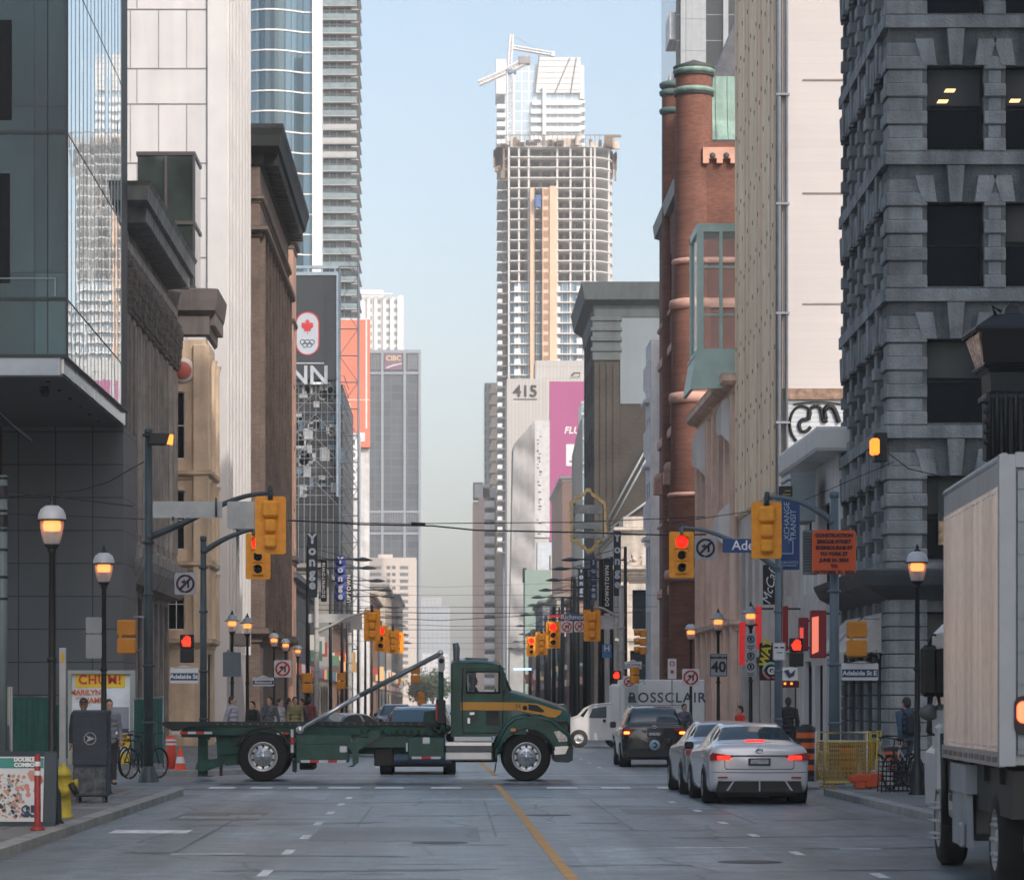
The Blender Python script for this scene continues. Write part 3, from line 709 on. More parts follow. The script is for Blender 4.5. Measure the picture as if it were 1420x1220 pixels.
mb=MB();mb.extr([(4.0,11.95),(2.9,11.0),(2.6,11.0),(2.6,11.05),(3.9,12.0)][::-1],84.2,90.0,'x')if False else None
for ya,yb in((84.0,87.4),(88.2,91.6)):
    mb.poly(((11.95,ya,4.3),(11.95,yb,4.3),(10.9,yb,3.2),(10.9,ya,3.2)));mb.poly(((10.9,ya,3.2),(10.9,yb,3.2),(10.9,yb,2.9),(10.9,ya,2.9)))
    mb.poly(((11.95,ya,4.3),(10.9,ya,3.2),(11.95,ya,3.2)))
build(mb,'awning',surf('pale_awning',(.62,.56,.52),.8),t)
t=bthing('low_white_building','low white two storey building with a broad flat eave beside the grey stone one',12,94.5,20,104)
wp=surf('white_stucco',(.8,.78,.77),.75,var=.1,scale=1,streak=.2)
x0,x1,y0,y1=12.1,21,94.6,104.5
oe=[(1,3,6.2,8.6),(5.8,7.8,5.6,8.2),(.8,3.0,.2,3.2),(4,6,.2,3.2),(7,9,.2,3.2)]
mb=MB();(Ms,Ls),(Me,Le)=shell(mb,x0,y0,x1,y1,0,9.9,'W',(),oe,.25);build(mb,'wall',wp,t)
put_windows(t,Me,oe,dkmetal,dkglass,.25,2,1)
mb=MB();cornice(mb,[(x0,y1),(x0,y0-.1),(x1,y0-.1)],[(0,9.55),(.75,9.6),(.8,9.7),(.8,10.25),(.75,10.35),(0,10.35)]);build(mb,'eave',surf('white_eave',(.7,.69,.68),.6,var=.08),t)
mb=MB();y_=97.5;mb.box(10.95,y_,fz(722,y_),11.75,y_+2.4,fz(655,y_));mb.mi=1
for k in range(7):mb.rbox(10.86,y_+.05,fz(720-k*9.3,y_),10.96,y_+2.35,fz(720-k*9.3,y_)+.15,.02)
mb.mi=2;mb.box(11.75,y_+.6,6.6,12.1,y_+.8,7)
build(mb,'slatted_sign',[surf('sign_side_grey',(.22,.26,.28),.6),surf('slat_white',(.6,.6,.6),.6),dkmetal],t)
mb=MB();mb.M=Me
for k in range(13):mb.box(.6+k*.7,-.3,3.6,.75+k*.7,0,5.4)
mb.M=None;build(mb,'fin',surf('white_fin',(.6,.58,.57),.6),t)
t=bthing('beige_ribbed_building','tall building with beige ribbed street front and blank white sunlit side wall',12.1,111,17.5,127)
sid=grid('white_lap_siding',(.66,.62,.605),(.64,.60,.585),(.55,.48,.45),30,.28,.004,0,.7,var=.1,nscale=.3,bump=.12,smooth=.5)
y0,y1=111,127.5
mb=MB();mb.box(12.15,y0,13.3,17.5,y0+.3,60);mb.mi=0
build(mb,'side_wall',sid,t)
mb=MB()
for z in(24.6,20.45,16.4,28.8,33,37):mb.box(12.9,y0-.03,z-.03,17.5,y0-.002,z+.03)
build(mb,'wall_joint',surf('joint_brown',(.3,.26,.24),.8),t)
mb=MB();mb.box(12.15,y0+.02,0,17.5,y0+.3,13.25);mb.mi=1;mb.box(12.2,y0-.04,12.9,17.5,y0+.02,13.3);mb.mi=2;mb.box(12.25,y0-.02,9.6,15,y0+.01,12.7)
build(mb,'lower_side_wall',[surf('grey_block_wall',(.3,.31,.32),.8),surf('exposed_brick_edge',(.3,.2,.15),.9,var=.5,scale=5),grid('white_block',(.62,.66,.7),(.58,.62,.66),(.3,.33,.36),30,.17,.01,0,.7)],t)
mb=MB()
def gpt(px,py):return(fx(px,y0),y0-.06,fz(py,y0))
def gl_(P,r=.055):
    Q=[]
    for i in range(len(P)-1):
        for k in range(4):
            t_=k/4;p=[P[max(i-1,0)],P[i],P[i+1],P[min(i+2,len(P)-1)]]
            Q.append(tuple(.5*((2*p[1][c])+(-p[0][c]+p[2][c])*t_+(2*p[0][c]-5*p[1][c]+4*p[2][c]-p[3][c])*t_**2+(-p[0][c]+3*p[1][c]-3*p[2][c]+p[3][c])*t_**3)for c in(0,1)))
    Q.append(P[-1]);mb.tube([gpt(*q)for q in Q],r,5)
gl_([(1121,566),(1110,563),(1100,570),(1095,585),(1097,600),(1104,612)]);gl_([(1121,566),(1123,574),(1119,581),(1111,583),(1108,590),(1111,598),(1118,598),(1124,592)],.07)
gl_([(1122,582),(1122,570),(1128,564),(1136,565),(1139,574),(1140,583)],.07);gl_([(1140,583),(1145,583),(1143,572),(1146,565),(1154,565),(1159,574),(1163,586)],.1);gl_([(1100,561),(1120,558),(1145,558),(1166,561)],.03)
build(mb,'graffiti',signblack,t)
bm=surf('beige_concrete',(.92,.72,.50),.7,var=.1,scale=.6,streak=.12)
mb=MB();Mw3,L3=frame((12.1,y1),(12.1,y0));wall(mb,Mw3,L3,9.5,60,[],.1)
mb.poly(((12.1,y1,9.5),(12.1,y1,60),(17.5,y1,60),(17.5,y1,9.5)));mb.poly(((12.1,y0,60),(17.5,y0,60),(17.5,y1,60),(12.1,y1,60)))
mb.poly(((17.5,y0,0),(17.5,y1,0),(17.5,y1,60),(17.5,y0,60)))
mb.M=Mw3
for i in range(24):
    u=L3*(i+.5)/24;mb.mi=(i*5%7)%3;mb.extr([(u-.2,0),(u-.1,-.16),(u+.1,-.16),(u+.2,0)][::-1],9.6,60,'z',True)
mb.M=None
build(mb,'ribbed_wall',[bm,surf('beige_rib_pale',(.95,.80,.62),.7,var=.1,streak=.12),surf('beige_rib_rose',(.80,.60,.46),.7,var=.1,streak=.15)],t)
mb=MB();mb.M=Mw3
for i in range(23):
    u=L3*(i+1)/24
    for k in range(i%3,26,3):mb.box(u-.05,-.165,10.6+k*.98+.3*(i%3),u+.05,-.001,10.76+k*.98+.3*(i%3))
mb.M=None;build(mb,'vent_slots',surf('slot_brown',(.2,.15,.11),.9),t)['kind']='stuff'
mb=MB();mb.tube([(12.0,y0-.12,5),(12.0,y0-.12,60)],.11,8);mb.tube([(12.3,y0-.1,5),(12.3,y0-.1,60)],.06,8)
for k in range(7):mb.box(11.9,y0-.25,8+k*4,12.4,y0,8.08+k*4)
build(mb,'drain_pipe',surf('grey_pipe',(.3,.32,.35),.5,.3),t)
oe3=[(1+k*4,4+k*4,.3,4.0)for k in range(4)]
mb=MB();Mq,Lq=frame((12.15,y1),(12.15,104.5));wall(mb,Mq,Lq,0,9.5,[(1+k*4.2,4.2+k*4.2,.3,3.6)for k in range(5)]+[(1+k*2.8,2.6+k*2.8,5.6,8.2)for k in range(7)],.4)
mb.box(12.15,104.5,9.45,20,111,9.5)
build(mb,'shopfront_wall',surf('pale_shopfront',(.68,.62,.58),.6,streak=.2),t)
put_windows(t,Mq,[(1+k*4.2,4.2+k*4.2,.3,3.6)for k in range(5)]+[(1+k*2.8,2.6+k*2.8,5.6,8.2)for k in range(7)],dkmetal,dkglass,.4,2,1)
tb=bthing('mint_glass_bay','mint green framed glass bay hung high on the facade before the red brick building',10.6,129,12.6,133)
mint=surf('mint_paint',(.50,.66,.61),.5,var=.12,scale=1.5)
bx0,bx1,by0,by1,bz0,bz1=10.45,14.5,128.5,132.5,fz(490,128.5),fz(312,128.5)
mb=MB();fw=.28
for x in(bx0,bx0+.95,bx1):
    w_=fw if x!=bx0+.95 else .14
    mb.box(x,by0,bz0,x+w_,by0+.2,bz1)
for z,h in((bz0,.2),(bz1-fw,fw),(fz(372,128.5),.1),(fz(438,128.5),.1)):mb.box(bx0+fw,by0+.01,z,bx1,by0+.19,z+h)
mb.box(bx0,by0+.2,bz1-fw,bx0+.2,by1,bz1);mb.box(bx0,by1-.3,bz0,bx0+.2,by1,bz1);mb.box(bx0,by0+.2,bz0,bx0+.2,by1,bz0+.2)
mb.box(bx0,by0,bz1,bx1,by1,bz1+.06)
zb_=fz(540,128.5)
mb.extr([(bx0-.05,bz0),(bx0-.3,zb_),(bx1,zb_+.2),(bx1,bz0)][::-1],by0-.05,by0+.1)
mb.extr([(bx0-.05,bz0),(bx0-.3,zb_),(bx0-.15,zb_),(bx0+.1,bz0)][::-1],by0+.1,by1)
mb.box(bx0-.1,by0+.1,bz0-.1,bx1,by1,bz0-.02)
mb.box(bx1-.3,by0+.3,bz0-.1,bx1+1,by1,bz1)
build(mb,'frame',mint,tb)
mb=MB();mb.box(bx0+.1,by0+.08,bz0+.1,bx1,by0+.1,bz1-.1);mb.box(bx0+.08,by0+.1,bz0+.1,bx0+.1,by1-.2,bz1-.1);build(mb,'pane',clear('bay_glass',(.25,.33,.36),.04,.3),tb)
t2=bthing('bay_support_building','pinkish stone building between the beige ribbed and red brick ones',12.2,127.6,20,147)
pk=surf('pink_sandstone',(.88,.64,.52),.8,var=.15,scale=.8,bump=.2,streak=.3)
oe=rowops(19,6,(1,6.2,10.4),2.8,.5,.5,.45)
mb=MB();(Ms,Ls),(Me,Le)=shell(mb,12.1,127.6,20,146.6,0,15.2,'W',(),oe,.35)
mb.M=Me
for i in range(7):mb.rbox(.1+18.3*i/6,-.3,0,.65+18.3*i/6,0,14.8,.04)
mb.M=None;cornice(mb,[(12.1,146.6),(12.1,127.6),(20,127.6)],cprof(14.8,.8,.7))
cornice(mb,[(12.1,146.6),(12.1,127.6),(20,127.6)],cprof(4.8,.5,.4))
build(mb,'wall',pk,t2);put_windows(t2,Me,oe,white,dkglass,.35,1,2)
mb=MB();mb.box(13.5,127.7,15,17.4,133,24.5);build(mb,'stair_tower',bm,t2)
mb=MB()
for(ya,za,zb2)in((129.0,13.2,14.6),(130.5,8.8,10.0),(142,12.8,14.6)):
    xo=12.1;mb.poly(((xo,ya,za-.6),(xo-.55,ya+.2,za),(xo-.55,ya+.2,zb2),(xo,ya,zb2+.5)));mb.poly(((xo-.55,ya+.2,za),(xo-.5,ya+3.4,za+.3),(xo-.5,ya+3.4,zb2-.2),(xo-.55,ya+.2,zb2)));build(mb,'fabric_banner',surf('white_fabric',(.75,.72,.7),.8,var=.08),t2);mb=MB()
pass
t=bthing('red_brick_turret_building','red brick building with a round corner turret, copper green roof and pink stone bands',11,150,24,190)
rb=grid('red_brick',(.25,.11,.08),(.16,.07,.052),(.2,.1,.075),.24,.075,.008,.5,.88,var=.35,nscale=.5)
pb=surf('pink_stone_band',(.55,.33,.27),.75,var=.2,scale=1.5)
cop=surf('copper_patina',(.27,.42,.37),.6,var=.25,scale=1.2,streak=.35)
dk=surf('dark_slate_trim',(.06,.07,.07),.7,var=.3)
X0,Yn=12.4,150.5
oe=[(o[0],o[1],o[2],o[3])for o in rowops(29,9,(5,10,14.5,19,24),3.0,2,.6,.42)]
os_=[(2.4+2.2*k,3.7+2.2*k,z,z+2.8)for k in range(3)for z in(10,14.5,19)]
mb=MB();(Ms,Ls),(Me,Le)=shell(mb,X0,Yn,19,180,0,29.6,'W',os_,oe,.35);build(mb,'wall',rb,t)
put_windows(t,Me,oe,dkmetal,dkglass,.35,1,2);put_windows(t,Ms,os_,surf('stone_arch',(.4,.32,.28)),dkglass,.35,1,2)
tc=(12.15,151.3);tz=lambda py:fz(py,151.3)
mb=MB();r=.9
mb.lathe([(1.25,0),(1.25,tz(700)),(1.15,tz(640)),(1.12,tz(430)),(1.0,tz(420)),(.98,tz(250)),(.93,tz(200)),(.9,tz(92))],(tc[0],tc[1],0),28)
build(mb,'turret',rb,t)
mb=MB()
for py,rr,h in((560,1.22,.5),(430,1.2,.45),(368,1.08,.25),(805,1.45,.5),(690,1.3,.2)):
    mb.lathe([(rr-.2,-.05),(rr,0),(rr+.06,h*.5),(rr,h),(rr-.2,h+.05)],(tc[0],tc[1],tz(py)),28)
    z=tz(py);cornice(mb,[(X0,180),(X0,Yn),(19,Yn)],[(0,z),(.12,z+.02),(.16,z+h*.5),(.12,z+h),(0,z+h+.05)])
build(mb,'stone_band',pb,t)
mb=MB()
for py,rr in((131,.98),(104,.98)):mb.lathe([(rr-.12,-.02),(rr,0),(rr+.08,.12),(rr+.08,.2),(rr,.25),(rr-.12,.3)],(tc[0],tc[1],tz(py)),28)
build(mb,'copper_ring',cop,t)
mb=MB();mb.lathe([(1.02,.0),(1.05,.12),(.95,.16),(0,.5)],(tc[0],tc[1],tz(97)),28);mb.lathe([(.9,0),(1.0,.04),(1.0,.1)],(tc[0],tc[1],tz(135)),28);mb.lathe([(.9,0),(1.0,.04),(1.0,.1)],(tc[0],tc[1],tz(108)),28)
build(mb,'turret_cap',dk,t)
mb=MB();rx0=fx(985,153);zb0=fz(200,153);prof=[(0,0),(.18,.12),(.42,.45),(.62,1.1),(.8,2.2),(.9,3.4)]
mb.mi=0
pts=[[(rx0-.9+o,152+o),(19,152+o),(19,170),(rx0-.9+o,170)]for o,z in prof]
for(o,z),(o2,z2)in zip(prof,prof[1:]):
    a=(rx0-.75+o,152+o);b=(rx0-.75+o2,152+o2)
    mb.poly(((a[0],a[1],zb0+z),(19,a[1],zb0+z),(19,b[1],zb0+z2),(b[0],b[1],zb0+z2)))
    mb.poly(((a[0],175,zb0+z),(a[0],a[1],zb0+z),(b[0],b[1],zb0+z2),(b[0],175,zb0+z2)))
for k in range(6):
    x=rx0+.25+k*.6
    for(o,z),(o2,z2)in zip(prof,prof[1:]):mb.tube([(x,152+o-.02,zb0+z),(x,152+o2-.02,zb0+z2)],.025,4)
build(mb,'copper_roof',cop,t)
mb=MB();cornice(mb,[(rx0-.7,175),(rx0-.7,152),(19,152)],[(-.1,zb0-.75),(.05,zb0-.7),(.1,zb0-.35),(.3,zb0-.2),(.35,zb0-.02),(-.1,zb0)])
a=(rx0+.15,152.9);zt=zb0+3.4
mb.poly(((a[0],a[1],zt),(19,a[1],zt),(19,158,zt+6),(a[0]+2.4,158,zt+6)));mb.poly(((a[0],175,zt),(a[0],a[1],zt),(a[0]+2.4,158,zt+6),(a[0]+2.4,175,zt+6)))
cornice(mb,[(X0,180),(X0,163)],[(0,29.2),(.3,29.3),(.4,30),(0,30.1)])
build(mb,'roof',surf('slate_roof',(.11,.11,.12),.5,var=.3,streak=.3),t)
mb=MB();za=fz(235,152);zc=fz(213,152)
mb.box(rx0-.6,150.25,za+.25,22,150.55,zc)
for k in range(12):mb.box(rx0-.6+k*.68,150.2,za,rx0-.3+k*.68,150.5,za+.3)
build(mb,'corbel_band',surf('salmon_corbel',(.58,.33,.25),.8),t)
mb=MB()
for k in range(12):mb.lathe([(0,-.02),(.15,-.02),(.15,0)],(rx0-.12+k*.68,150.25,za+.38),12,axis='y')
build(mb,'corbel_arch',dk,t)
mb=MB();c2=(12.55,172)
mb.lathe([(.55,0),(.55,fz(122,172))],(c2[0],c2[1],0),16);build(mb,'small_turret',rb,t)
mb=MB()
for py in(122,133,158):mb.lathe([(.5,-.1),(.68,0),(.72,.2),(.6,.3),(0,.35)],(c2[0],c2[1],fz(py,172)),16)
build(mb,'small_turret_ring',surf('dark_copper',(.1,.16,.15),.7),t)
for k in range(3):mb=MB();mb.box(11.55,156+k*8,13.6,12.4,157+k*8,14.3);mb.ball((11.9,156.5+k*8,14.5),.35,8,6);build(mb,'carved_bracket',pb,t)
mb=MB();mb.box(12.5,150.35,0.3,14.5,150.5,6.5);mb.mi=1;mb.box(12.2,150.2,6.5,16,150.5,7.0);mb.mi=2;mb.box(12.7,150.3,.6,14.3,150.34,4.6)
build(mb,'street_front',[surf('brown_stone_base',(.24,.15,.12),.8),pb,dkglass],t)
t=bthing('white_stone_bank','small ornate pale stone classical bank with carved panels below the brick theatre',11.1,200,14.5,222)
ws=surf('carved_white_stone',(.6,.54,.48),.8,var=.25,scale=1.3,bump=.5,streak=.3)
x0=fx(858,200);zt=fz(716,200)
os_=[(.75,2.05,1.0,5.2),(.9,1.9,6.6,9.2)];oe=rowops(20,5,(1,6.6),3.0,1,1,.4)
mb=MB();(Ms,Ls),(Me,Le)=shell(mb,x0,200,15.5,222,0,zt-1,'W',os_,oe,.3)
mb.M=Ms
for u in(.15,.5,2.15,2.55):mb.lathe([(.16,0),(.15,9.3)],(u,-.05,.4),10)
for k in range(30):mb.ball((rnd.uniform(.3,2.6),-.04,rnd.uniform(zt-3.2,zt-1.6)),rnd.uniform(.06,.16),6,4)
mb.M=Me
for i in range(11):mb.rbox(.2+i*2.1,-.2,.3,.6+i*2.1,0,10)
mb.M=None
for z,h,o in((10.2,.6,.5),(zt-1.2,.5,.35),(5.6,.4,.25)):cornice(mb,[(x0,222),(x0,200),(15.5,200)],cprof(z,h,o))
mb.box(x0+.3,200,zt-.7,15,205,zt)
build(mb,'wall',ws,t);put_windows(t,Me,oe,dkmetal,dkglass,.3);put_windows(t,Ms,os_,dkmetal,dkglass,.3)
mb=MB();cornice(mb,[(x0,222),(x0,200),(15.5,200)],cprof(9.6,.5,.05));build(mb,'frieze',surf('dark_frieze',(.14,.12,.11),.8),t)
t=bthing('pale_narrow_building','narrow pale building squeezed between the red brick turret building and the bank',12.3,186,14.5,191)
mb=MB();(Ms,Ls),(Me,Le)=shell(mb,12.3,186,14.5,191,0,fz(470,186),'W',(),rowops(5,2,(5,9,13,17),2.4),.3);build(mb,'wall',surf('pale_paint',(.6,.6,.62),.7,streak=.2),t)
put_windows(t,Me,rowops(5,2,(5,9,13,17),2.4),white,bluglass,.3)
mb=MB()
for z in(12,16.5,20.5):mb.poly(((12.3,187,z),(11.9,187.2,z+.5),(11.9,187.2,z+1.8),(12.3,187,z+2.5)));mb.box(11.95,187.2,z-.2,12.3,190,z);build(mb,'fabric_banner',surf('white_fabric2',(.72,.7,.7),.8),t);mb=MB()
for(ya,px,py,h)in((185,892,790,3.8),):pass
t=bthing('brick_theatre_block','tall dark brick theatre block with a blank grey painted panel and heavy teal cornice',10.8,230,16,262)
db=grid('dark_brown_brick',(.085,.075,.068),(.06,.053,.048),(.06,.055,.05),.26,.085,.01,.5,.9,var=.4,nscale=.4)  # brick, panel and cornice darkened evenly to stand for shade
x0,x1,Yt=fx(826,230),21,230;zt=fz(430,Yt)
mb=MB();(Ms,Ls),(Me,Le)=shell(mb,x0,Yt,x1,250,0,zt,'W',(),rowops(20,5,(20,25,29),3,1,1,.4),.4)
mb.rbox(x0-.15,Yt-.35,0,fx(858,Yt),Yt+.01,fz(500,Yt),.03)
for i in range(3):mb.box(x0+.3+i*.5,Yt-.42,12,x0+.5+i*.5,Yt-.34,fz(505,Yt))
build(mb,'wall',db,t);put_windows(t,Me,rowops(20,5,(20,25,29),3,1,1,.4),dkmetal,dkglass,.4)
tealc=surf('grey_teal_cornice',(.095,.115,.122),.7,var=.15,scale=.8,streak=.2)
mb=MB();z=fz(428,Yt);cornice(mb,[(x0,250),(x0,Yt),(x1,Yt)],[(0,z-.9),(.1,z-.6),(.15,z),(.2,z+.2),(.85,z+.6),(1.0,z+1.4),(1.1,z+1.9),(0,z+2.0)])
mb.box(x0-.25,Yt-.45,fz(500,Yt),fx(860,Yt),Yt,fz(440,Yt))
for k in range(4):mb.rbox(x0-.4,Yt-.55,fz(488-k*14,Yt),fx(862,Yt),Yt,fz(483-k*14,Yt))
mb.rbox(x0-.4,Yt-.6,fz(474,Yt),fx(862,Yt),Yt,fz(468,Yt))
build(mb,'cornice',tealc,t)
mb=MB();mb.box(fx(860,Yt),Yt-.06,fz(560,Yt),x1-.2,Yt-.01,fz(425,Yt));build(mb,'painted_panel',surf('painted_grey_panel',(.19,.23,.255),.8,var=.06,scale=.3,streak=.06),t)
mb=MB()
def gp(px,py,o=.5):return(fx(px,Yt),Yt-o,fz(py,Yt))
for a,b in(((912,592),(838,728)),((914,604),(846,728)),((905,690),(846,733))):
    mb.tube([gp(*a),gp(*b)],.09,6)
build(mb,'fire_escape',surf('grey_stair',(.3,.34,.36),.6,.2),t)
t=bthing('grey_slab_tower','grey tower with pale concrete piers and black glass rising behind the brick turret',34,420,46,440)
YY=420;mb=MB();shell(mb,fx(938,YY),YY+1,fx(1062,YY),YY+30,0,110,'W');build(mb,'glazed_wall',grid('black_tower_glass',(.012,.018,.022),(.02,.028,.034),(.25,.28,.3),30,3.6,.06,0,.08,bump=0),t)
for a,b in((944,951),(951.5,979),(1003,1010),(1030,1040)):
    mb=MB();mb.box(fx(a,YY),YY,0,fx(b,YY),YY+1.4,110)
    for k in range(9):mb.box(fx(a,YY),YY-.05,70+k*4.4,fx(b,YY),YY,70.1+k*4.4)
    build(mb,'concrete_pier',surf('pale_blue_concrete',(.36,.39,.42),.7,var=.08,streak=.1),t)
for z in(60,68.5,77,85.5,94,102.5):mb=MB();mb.rbox(fx(930,YY),YY+2,z,fx(944,YY),YY+10,z+3.8);build(mb,'balcony',surf('pale_balcony',(.55,.57,.6),.6),t)
tsn=thing('ornate_theatre_sign','ornate gold edged hanging theatre sign with dark panels above the street','sign',(fx(816,215),215,fz(760,215)))
pxs=[(790,695),(797,695),(797,687),(806,687),(806,683),(811,683),(812,677),(819,677),(821,683),(828,687),(835,693),(840,697),(841,748),(836,752),(829,756),(825,760),(821,766),(815,768),(810,762),(803,757),(798,752),(791,751)]
def ringpoly(mb,P,Yp,sc,dy):
    cx=sum(p[0]for p in P)/len(P);cy=sum(p[1]for p in P)/len(P)
    A=[(fx(x,Yp),fz(y,Yp))for x,y in P];B=[(fx(cx+(x-cx)*sc,Yp),fz(cy+(y-cy)*sc,Yp))for x,y in P];n=len(P)
    for i in range(n):
        j=(i+1)%n
        for yy,fl in((Yp-dy,0),(Yp+dy,1)):
            q=((A[i][0],yy,A[i][1]),(A[j][0],yy,A[j][1]),(B[j][0],yy,B[j][1]),(B[i][0],yy,B[i][1]));mb.poly(q)
        mb.poly(((A[i][0],Yp-dy,A[i][1]),(A[i][0],Yp+dy,A[i][1]),(A[j][0],Yp+dy,A[j][1]),(A[j][0],Yp-dy,A[j][1])))
        mb.poly(((B[i][0],Yp-dy,B[i][1]),(B[i][0],Yp+dy,B[i][1]),(B[j][0],Yp+dy,B[j][1]),(B[j][0],Yp-dy,B[j][1])))
mb=MB();ringpoly(mb,pxs,215,.87,.2);build(mb,'gold_frame',surf('dull_gold',(.17,.125,.05),.4,.5,var=.4,scale=3),tsn)
mb=MB();ringpoly(mb,pxs,215.02,.8,.1)if False else None
for a,b,c,d in((795,700,836,712),(795,724,839,733),(794,737,839,746)):mb.box(fx(a,215),214.9,fz(d,215),fx(c,215),215.1,fz(b,215))
mb.box(fx(795,215),215.1,fz(750,215),fx(798,215),215.2,fz(695,215));mb.box(fx(836,215),215.1,fz(750,215),fx(839,215),215.2,fz(695,215))
build(mb,'panel',surf('dark_purple_panel',(.04,.05,.06),.5,var=.5,scale=2),tsn)
mb=MB()
for a,b in((700,0),(720,0),(740,0)):mb.box(fx(839,215),214.95,fz(a,215),11.2,215.05,fz(a,215)+.12)
build(mb,'bracket',dkmetal,tsn)
t=bthing('glass_residential_tower','tall blue glass tower with white floor lines and a white vertical fin, upper left',-31,450,-20.6,470,group=None)
x0,x1=fx(330,450),fx(434,450)
cg=grid('blue_tower_glass',(.012,.03,.04),(.17,.28,.36),(.05,.08,.1),1.35,60,.08,0,.05,.5,.3,var=.2,nscale=.05,bias=-.05,bump=0,nb=.02)
H=120
mb=MB();nseg=8
def cx_(u):return x0+(x1-x0)*u,450-2.2*math.sin(math.pi*min(1,u*1.15))
P=[cx_(i/nseg)for i in range(nseg+1)]+[(x1,470)]
for a,b in zip(P,P[1:]):mb.poly(((a[0],a[1],0),(b[0],b[1],0),(b[0],b[1],H),(a[0],a[1],H)))
mb.poly([(p[0],p[1],H)for p in P]+[(x0,470,H)])
build(mb,'curtain_wall',cg,t)
for k in range(int((H-20)/3.0)):
    z=20+3.0*k;mb=MB();cornice(mb,P,[(-.05,z),(.16,z),(.16,z+.2),(-.05,z+.2)])
    build(mb,'floor_line',white,t)
mb=MB();mb.box(x1-.1,449.3,0,fx(447,450),452,H);build(mb,'fin',surf('white_fin_far',(.78,.77,.76),.5),t)
t=bthing('balcony_tower','tall residential tower with stacked glass balconies rising beside the white fin',-31,650,-19.8,680)
bg_=grid('grey_blue_glazing',(.05,.075,.09),(.12,.17,.2),(.3,.31,.32),1.6,3.0,.12,0,.15,.2,.5,var=.2,bump=0)
xa,xb=fx(440,650),fx(487,650);Ht=190
mb=MB();shell(mb,xa,650,xb,680,0,Ht,'E');build(mb,'wall',bg_,t)
balg=surf('balcony_glass',(.2,.27,.29),.2,.1,var=.25,scale=.6);balw=surf('balcony_slab',(.42,.43,.43),.7,var=.1,scale=.5)
for k in range(62):
    z=6+2.95*k;mb=MB();mb.box(xa,648.2,z,xb+1.2,650,z+.25);mb.mi=1 if k%19 not in(0,1,2)else 0
    mb.box(xa,648.15,z+.25,xb+1.1,648.25,z+1.3);mb.box(xb+1.1,648.2,z+.25,xb+1.2,650,z+1.3);mb.mi=0
    if k%3:mb.box(xb-.6,648.3,z+.2,xb+.8,648.8,z+.5)
    mb.box(xb,651+(k%2),z,xb+1.5,678,z+.22);build(mb,'balcony',[balw,balg],t)
Ym=270
t=bthing('dark_media_building','dark media building with scaffolded glass front and a big screen showing a red maple leaf',-16,270,-8.6,300)
xa,xb=fx(406,Ym),fx(489,Ym);zt=fz(533,Ym)
dkf=grid('dark_facade_panels',(.045,.05,.055),(.09,.10,.11),(.02,.022,.025),1.1,1.3,.07,0,.35,.3,.6,var=.5,nscale=.3)
mb=MB();shell(mb,xa,Ym,xb-.9,300,0,zt,'E');mb.box(xa-3,200,0,-10.3,262,10)
build(mb,'wall',dkf,t)
mb=MB();lat=MB()
for k in range(15):
    z=fz(700,Ym)+k*.82;lat.tube([(xa,Ym-.5,z),(xb-.8,Ym-.5,z)],.035,4);lat.tube([(xb-.75,Ym-.4,z),(xb-.75,Ym+12,z)],.035,4)
for k in range(9):lat.tube([(xa+k*.52,Ym-.5,4),(xa+k*.52,Ym-.5,zt+.4)],.03,4)
for k in range(6):
    z=fz(700,Ym)+k*2;lat.tube([(xa,Ym-.55,z),(xa+2,Ym-.55,z+2)],.03,4);lat.tube([(xa+4,Ym-.55,z),(xa+2,Ym-.55,z+2)],.03,4)
build(lat,'scaffold',galv,t)
mb=MB();rr_=random.Random(3)
for k in range(46):
    u=rr_.uniform(xa,xb-1.4);z=rr_.uniform(fz(690,Ym),zt-.5);mb.mi=rr_.randrange(2);mb.box(u,Ym-.12,z,u+rr_.uniform(.3,.9),Ym-.06-rr_.random()*.05,z+rr_.uniform(.3,1.4))
build(mb,'glazed_panel',[glass('mid_blue_glass',(.18,.26,.33),.1,.4),surf('light_panel',(.4,.42,.44),.5)],t)
sx0,sx1,sz0,sz1=fx(408,Ym),fx(467,Ym),fz(528,Ym),fz(384,Ym)
scr=surf('screen_dark',(.02,.028,.036),.5,var=.05)
mb=MB();mb.box(sx0,Ym-.9,sz0,sx1,Ym+1,sz1);s_=build(mb,'screen',scr,t)
mb=MB();mb.box(sx0-.1,Ym-1,sz1,sx1+.25,Ym+1,sz1+.3);mb.box(sx1,Ym-1,20,sx1+.22,Ym+1,sz1);mb.box(sx0-.1,Ym-.4,sz1+.7,sx1+.1,Ym,sz1+.95)
for k in range(4):mb.box(sx0+k*1.2,Ym-.4,sz1+.3,sx0+k*1.2+.12,Ym-.2,sz1+.7)
build(mb,'screen_frame',surf('blue_grey_frame',(.25,.32,.38),.5),t)
def oval(cx,z0,z1,w,y,mb):
    r=w/2;P=[(cx+r*math.cos(R(a)),z1-r+r*math.sin(R(a)))for a in range(0,181,12)]+[(cx-r*math.cos(R(a)),z0+r-r*math.sin(R(a)))for a in range(0,181,12)]
    mb.extr(P,y,y+.03)
cxx=fx(427,Ym)
mb=MB();oval(cxx,fz(494.5,Ym),fz(434,Ym),fx(443.5,Ym)-fx(410.5,Ym),Ym-.95,mb);mb.mi=1;oval(cxx,fz(493,Ym),fz(436,Ym),fx(441.8,Ym)-fx(412.2,Ym),Ym-.97,mb)
mb.mi=0
lf=[(0,1),(.12,.72),(.3,.82),(.24,.36),(.5,.6),(.56,.45),(.86,.5),(.76,.2),(.9,.1),(.42,-.3),(.5,-.5),(.05,-.42),(.05,-.8),(-.05,-.8),(-.05,-.42),(-.5,-.5),(-.42,-.3),(-.9,.1),(-.76,.2),(-.86,.5),(-.56,.45),(-.5,.6),(-.24,.36),(-.3,.82),(-.12,.72)]
lw=fx(437,Ym)-cxx;lz=fz(455.5,Ym)
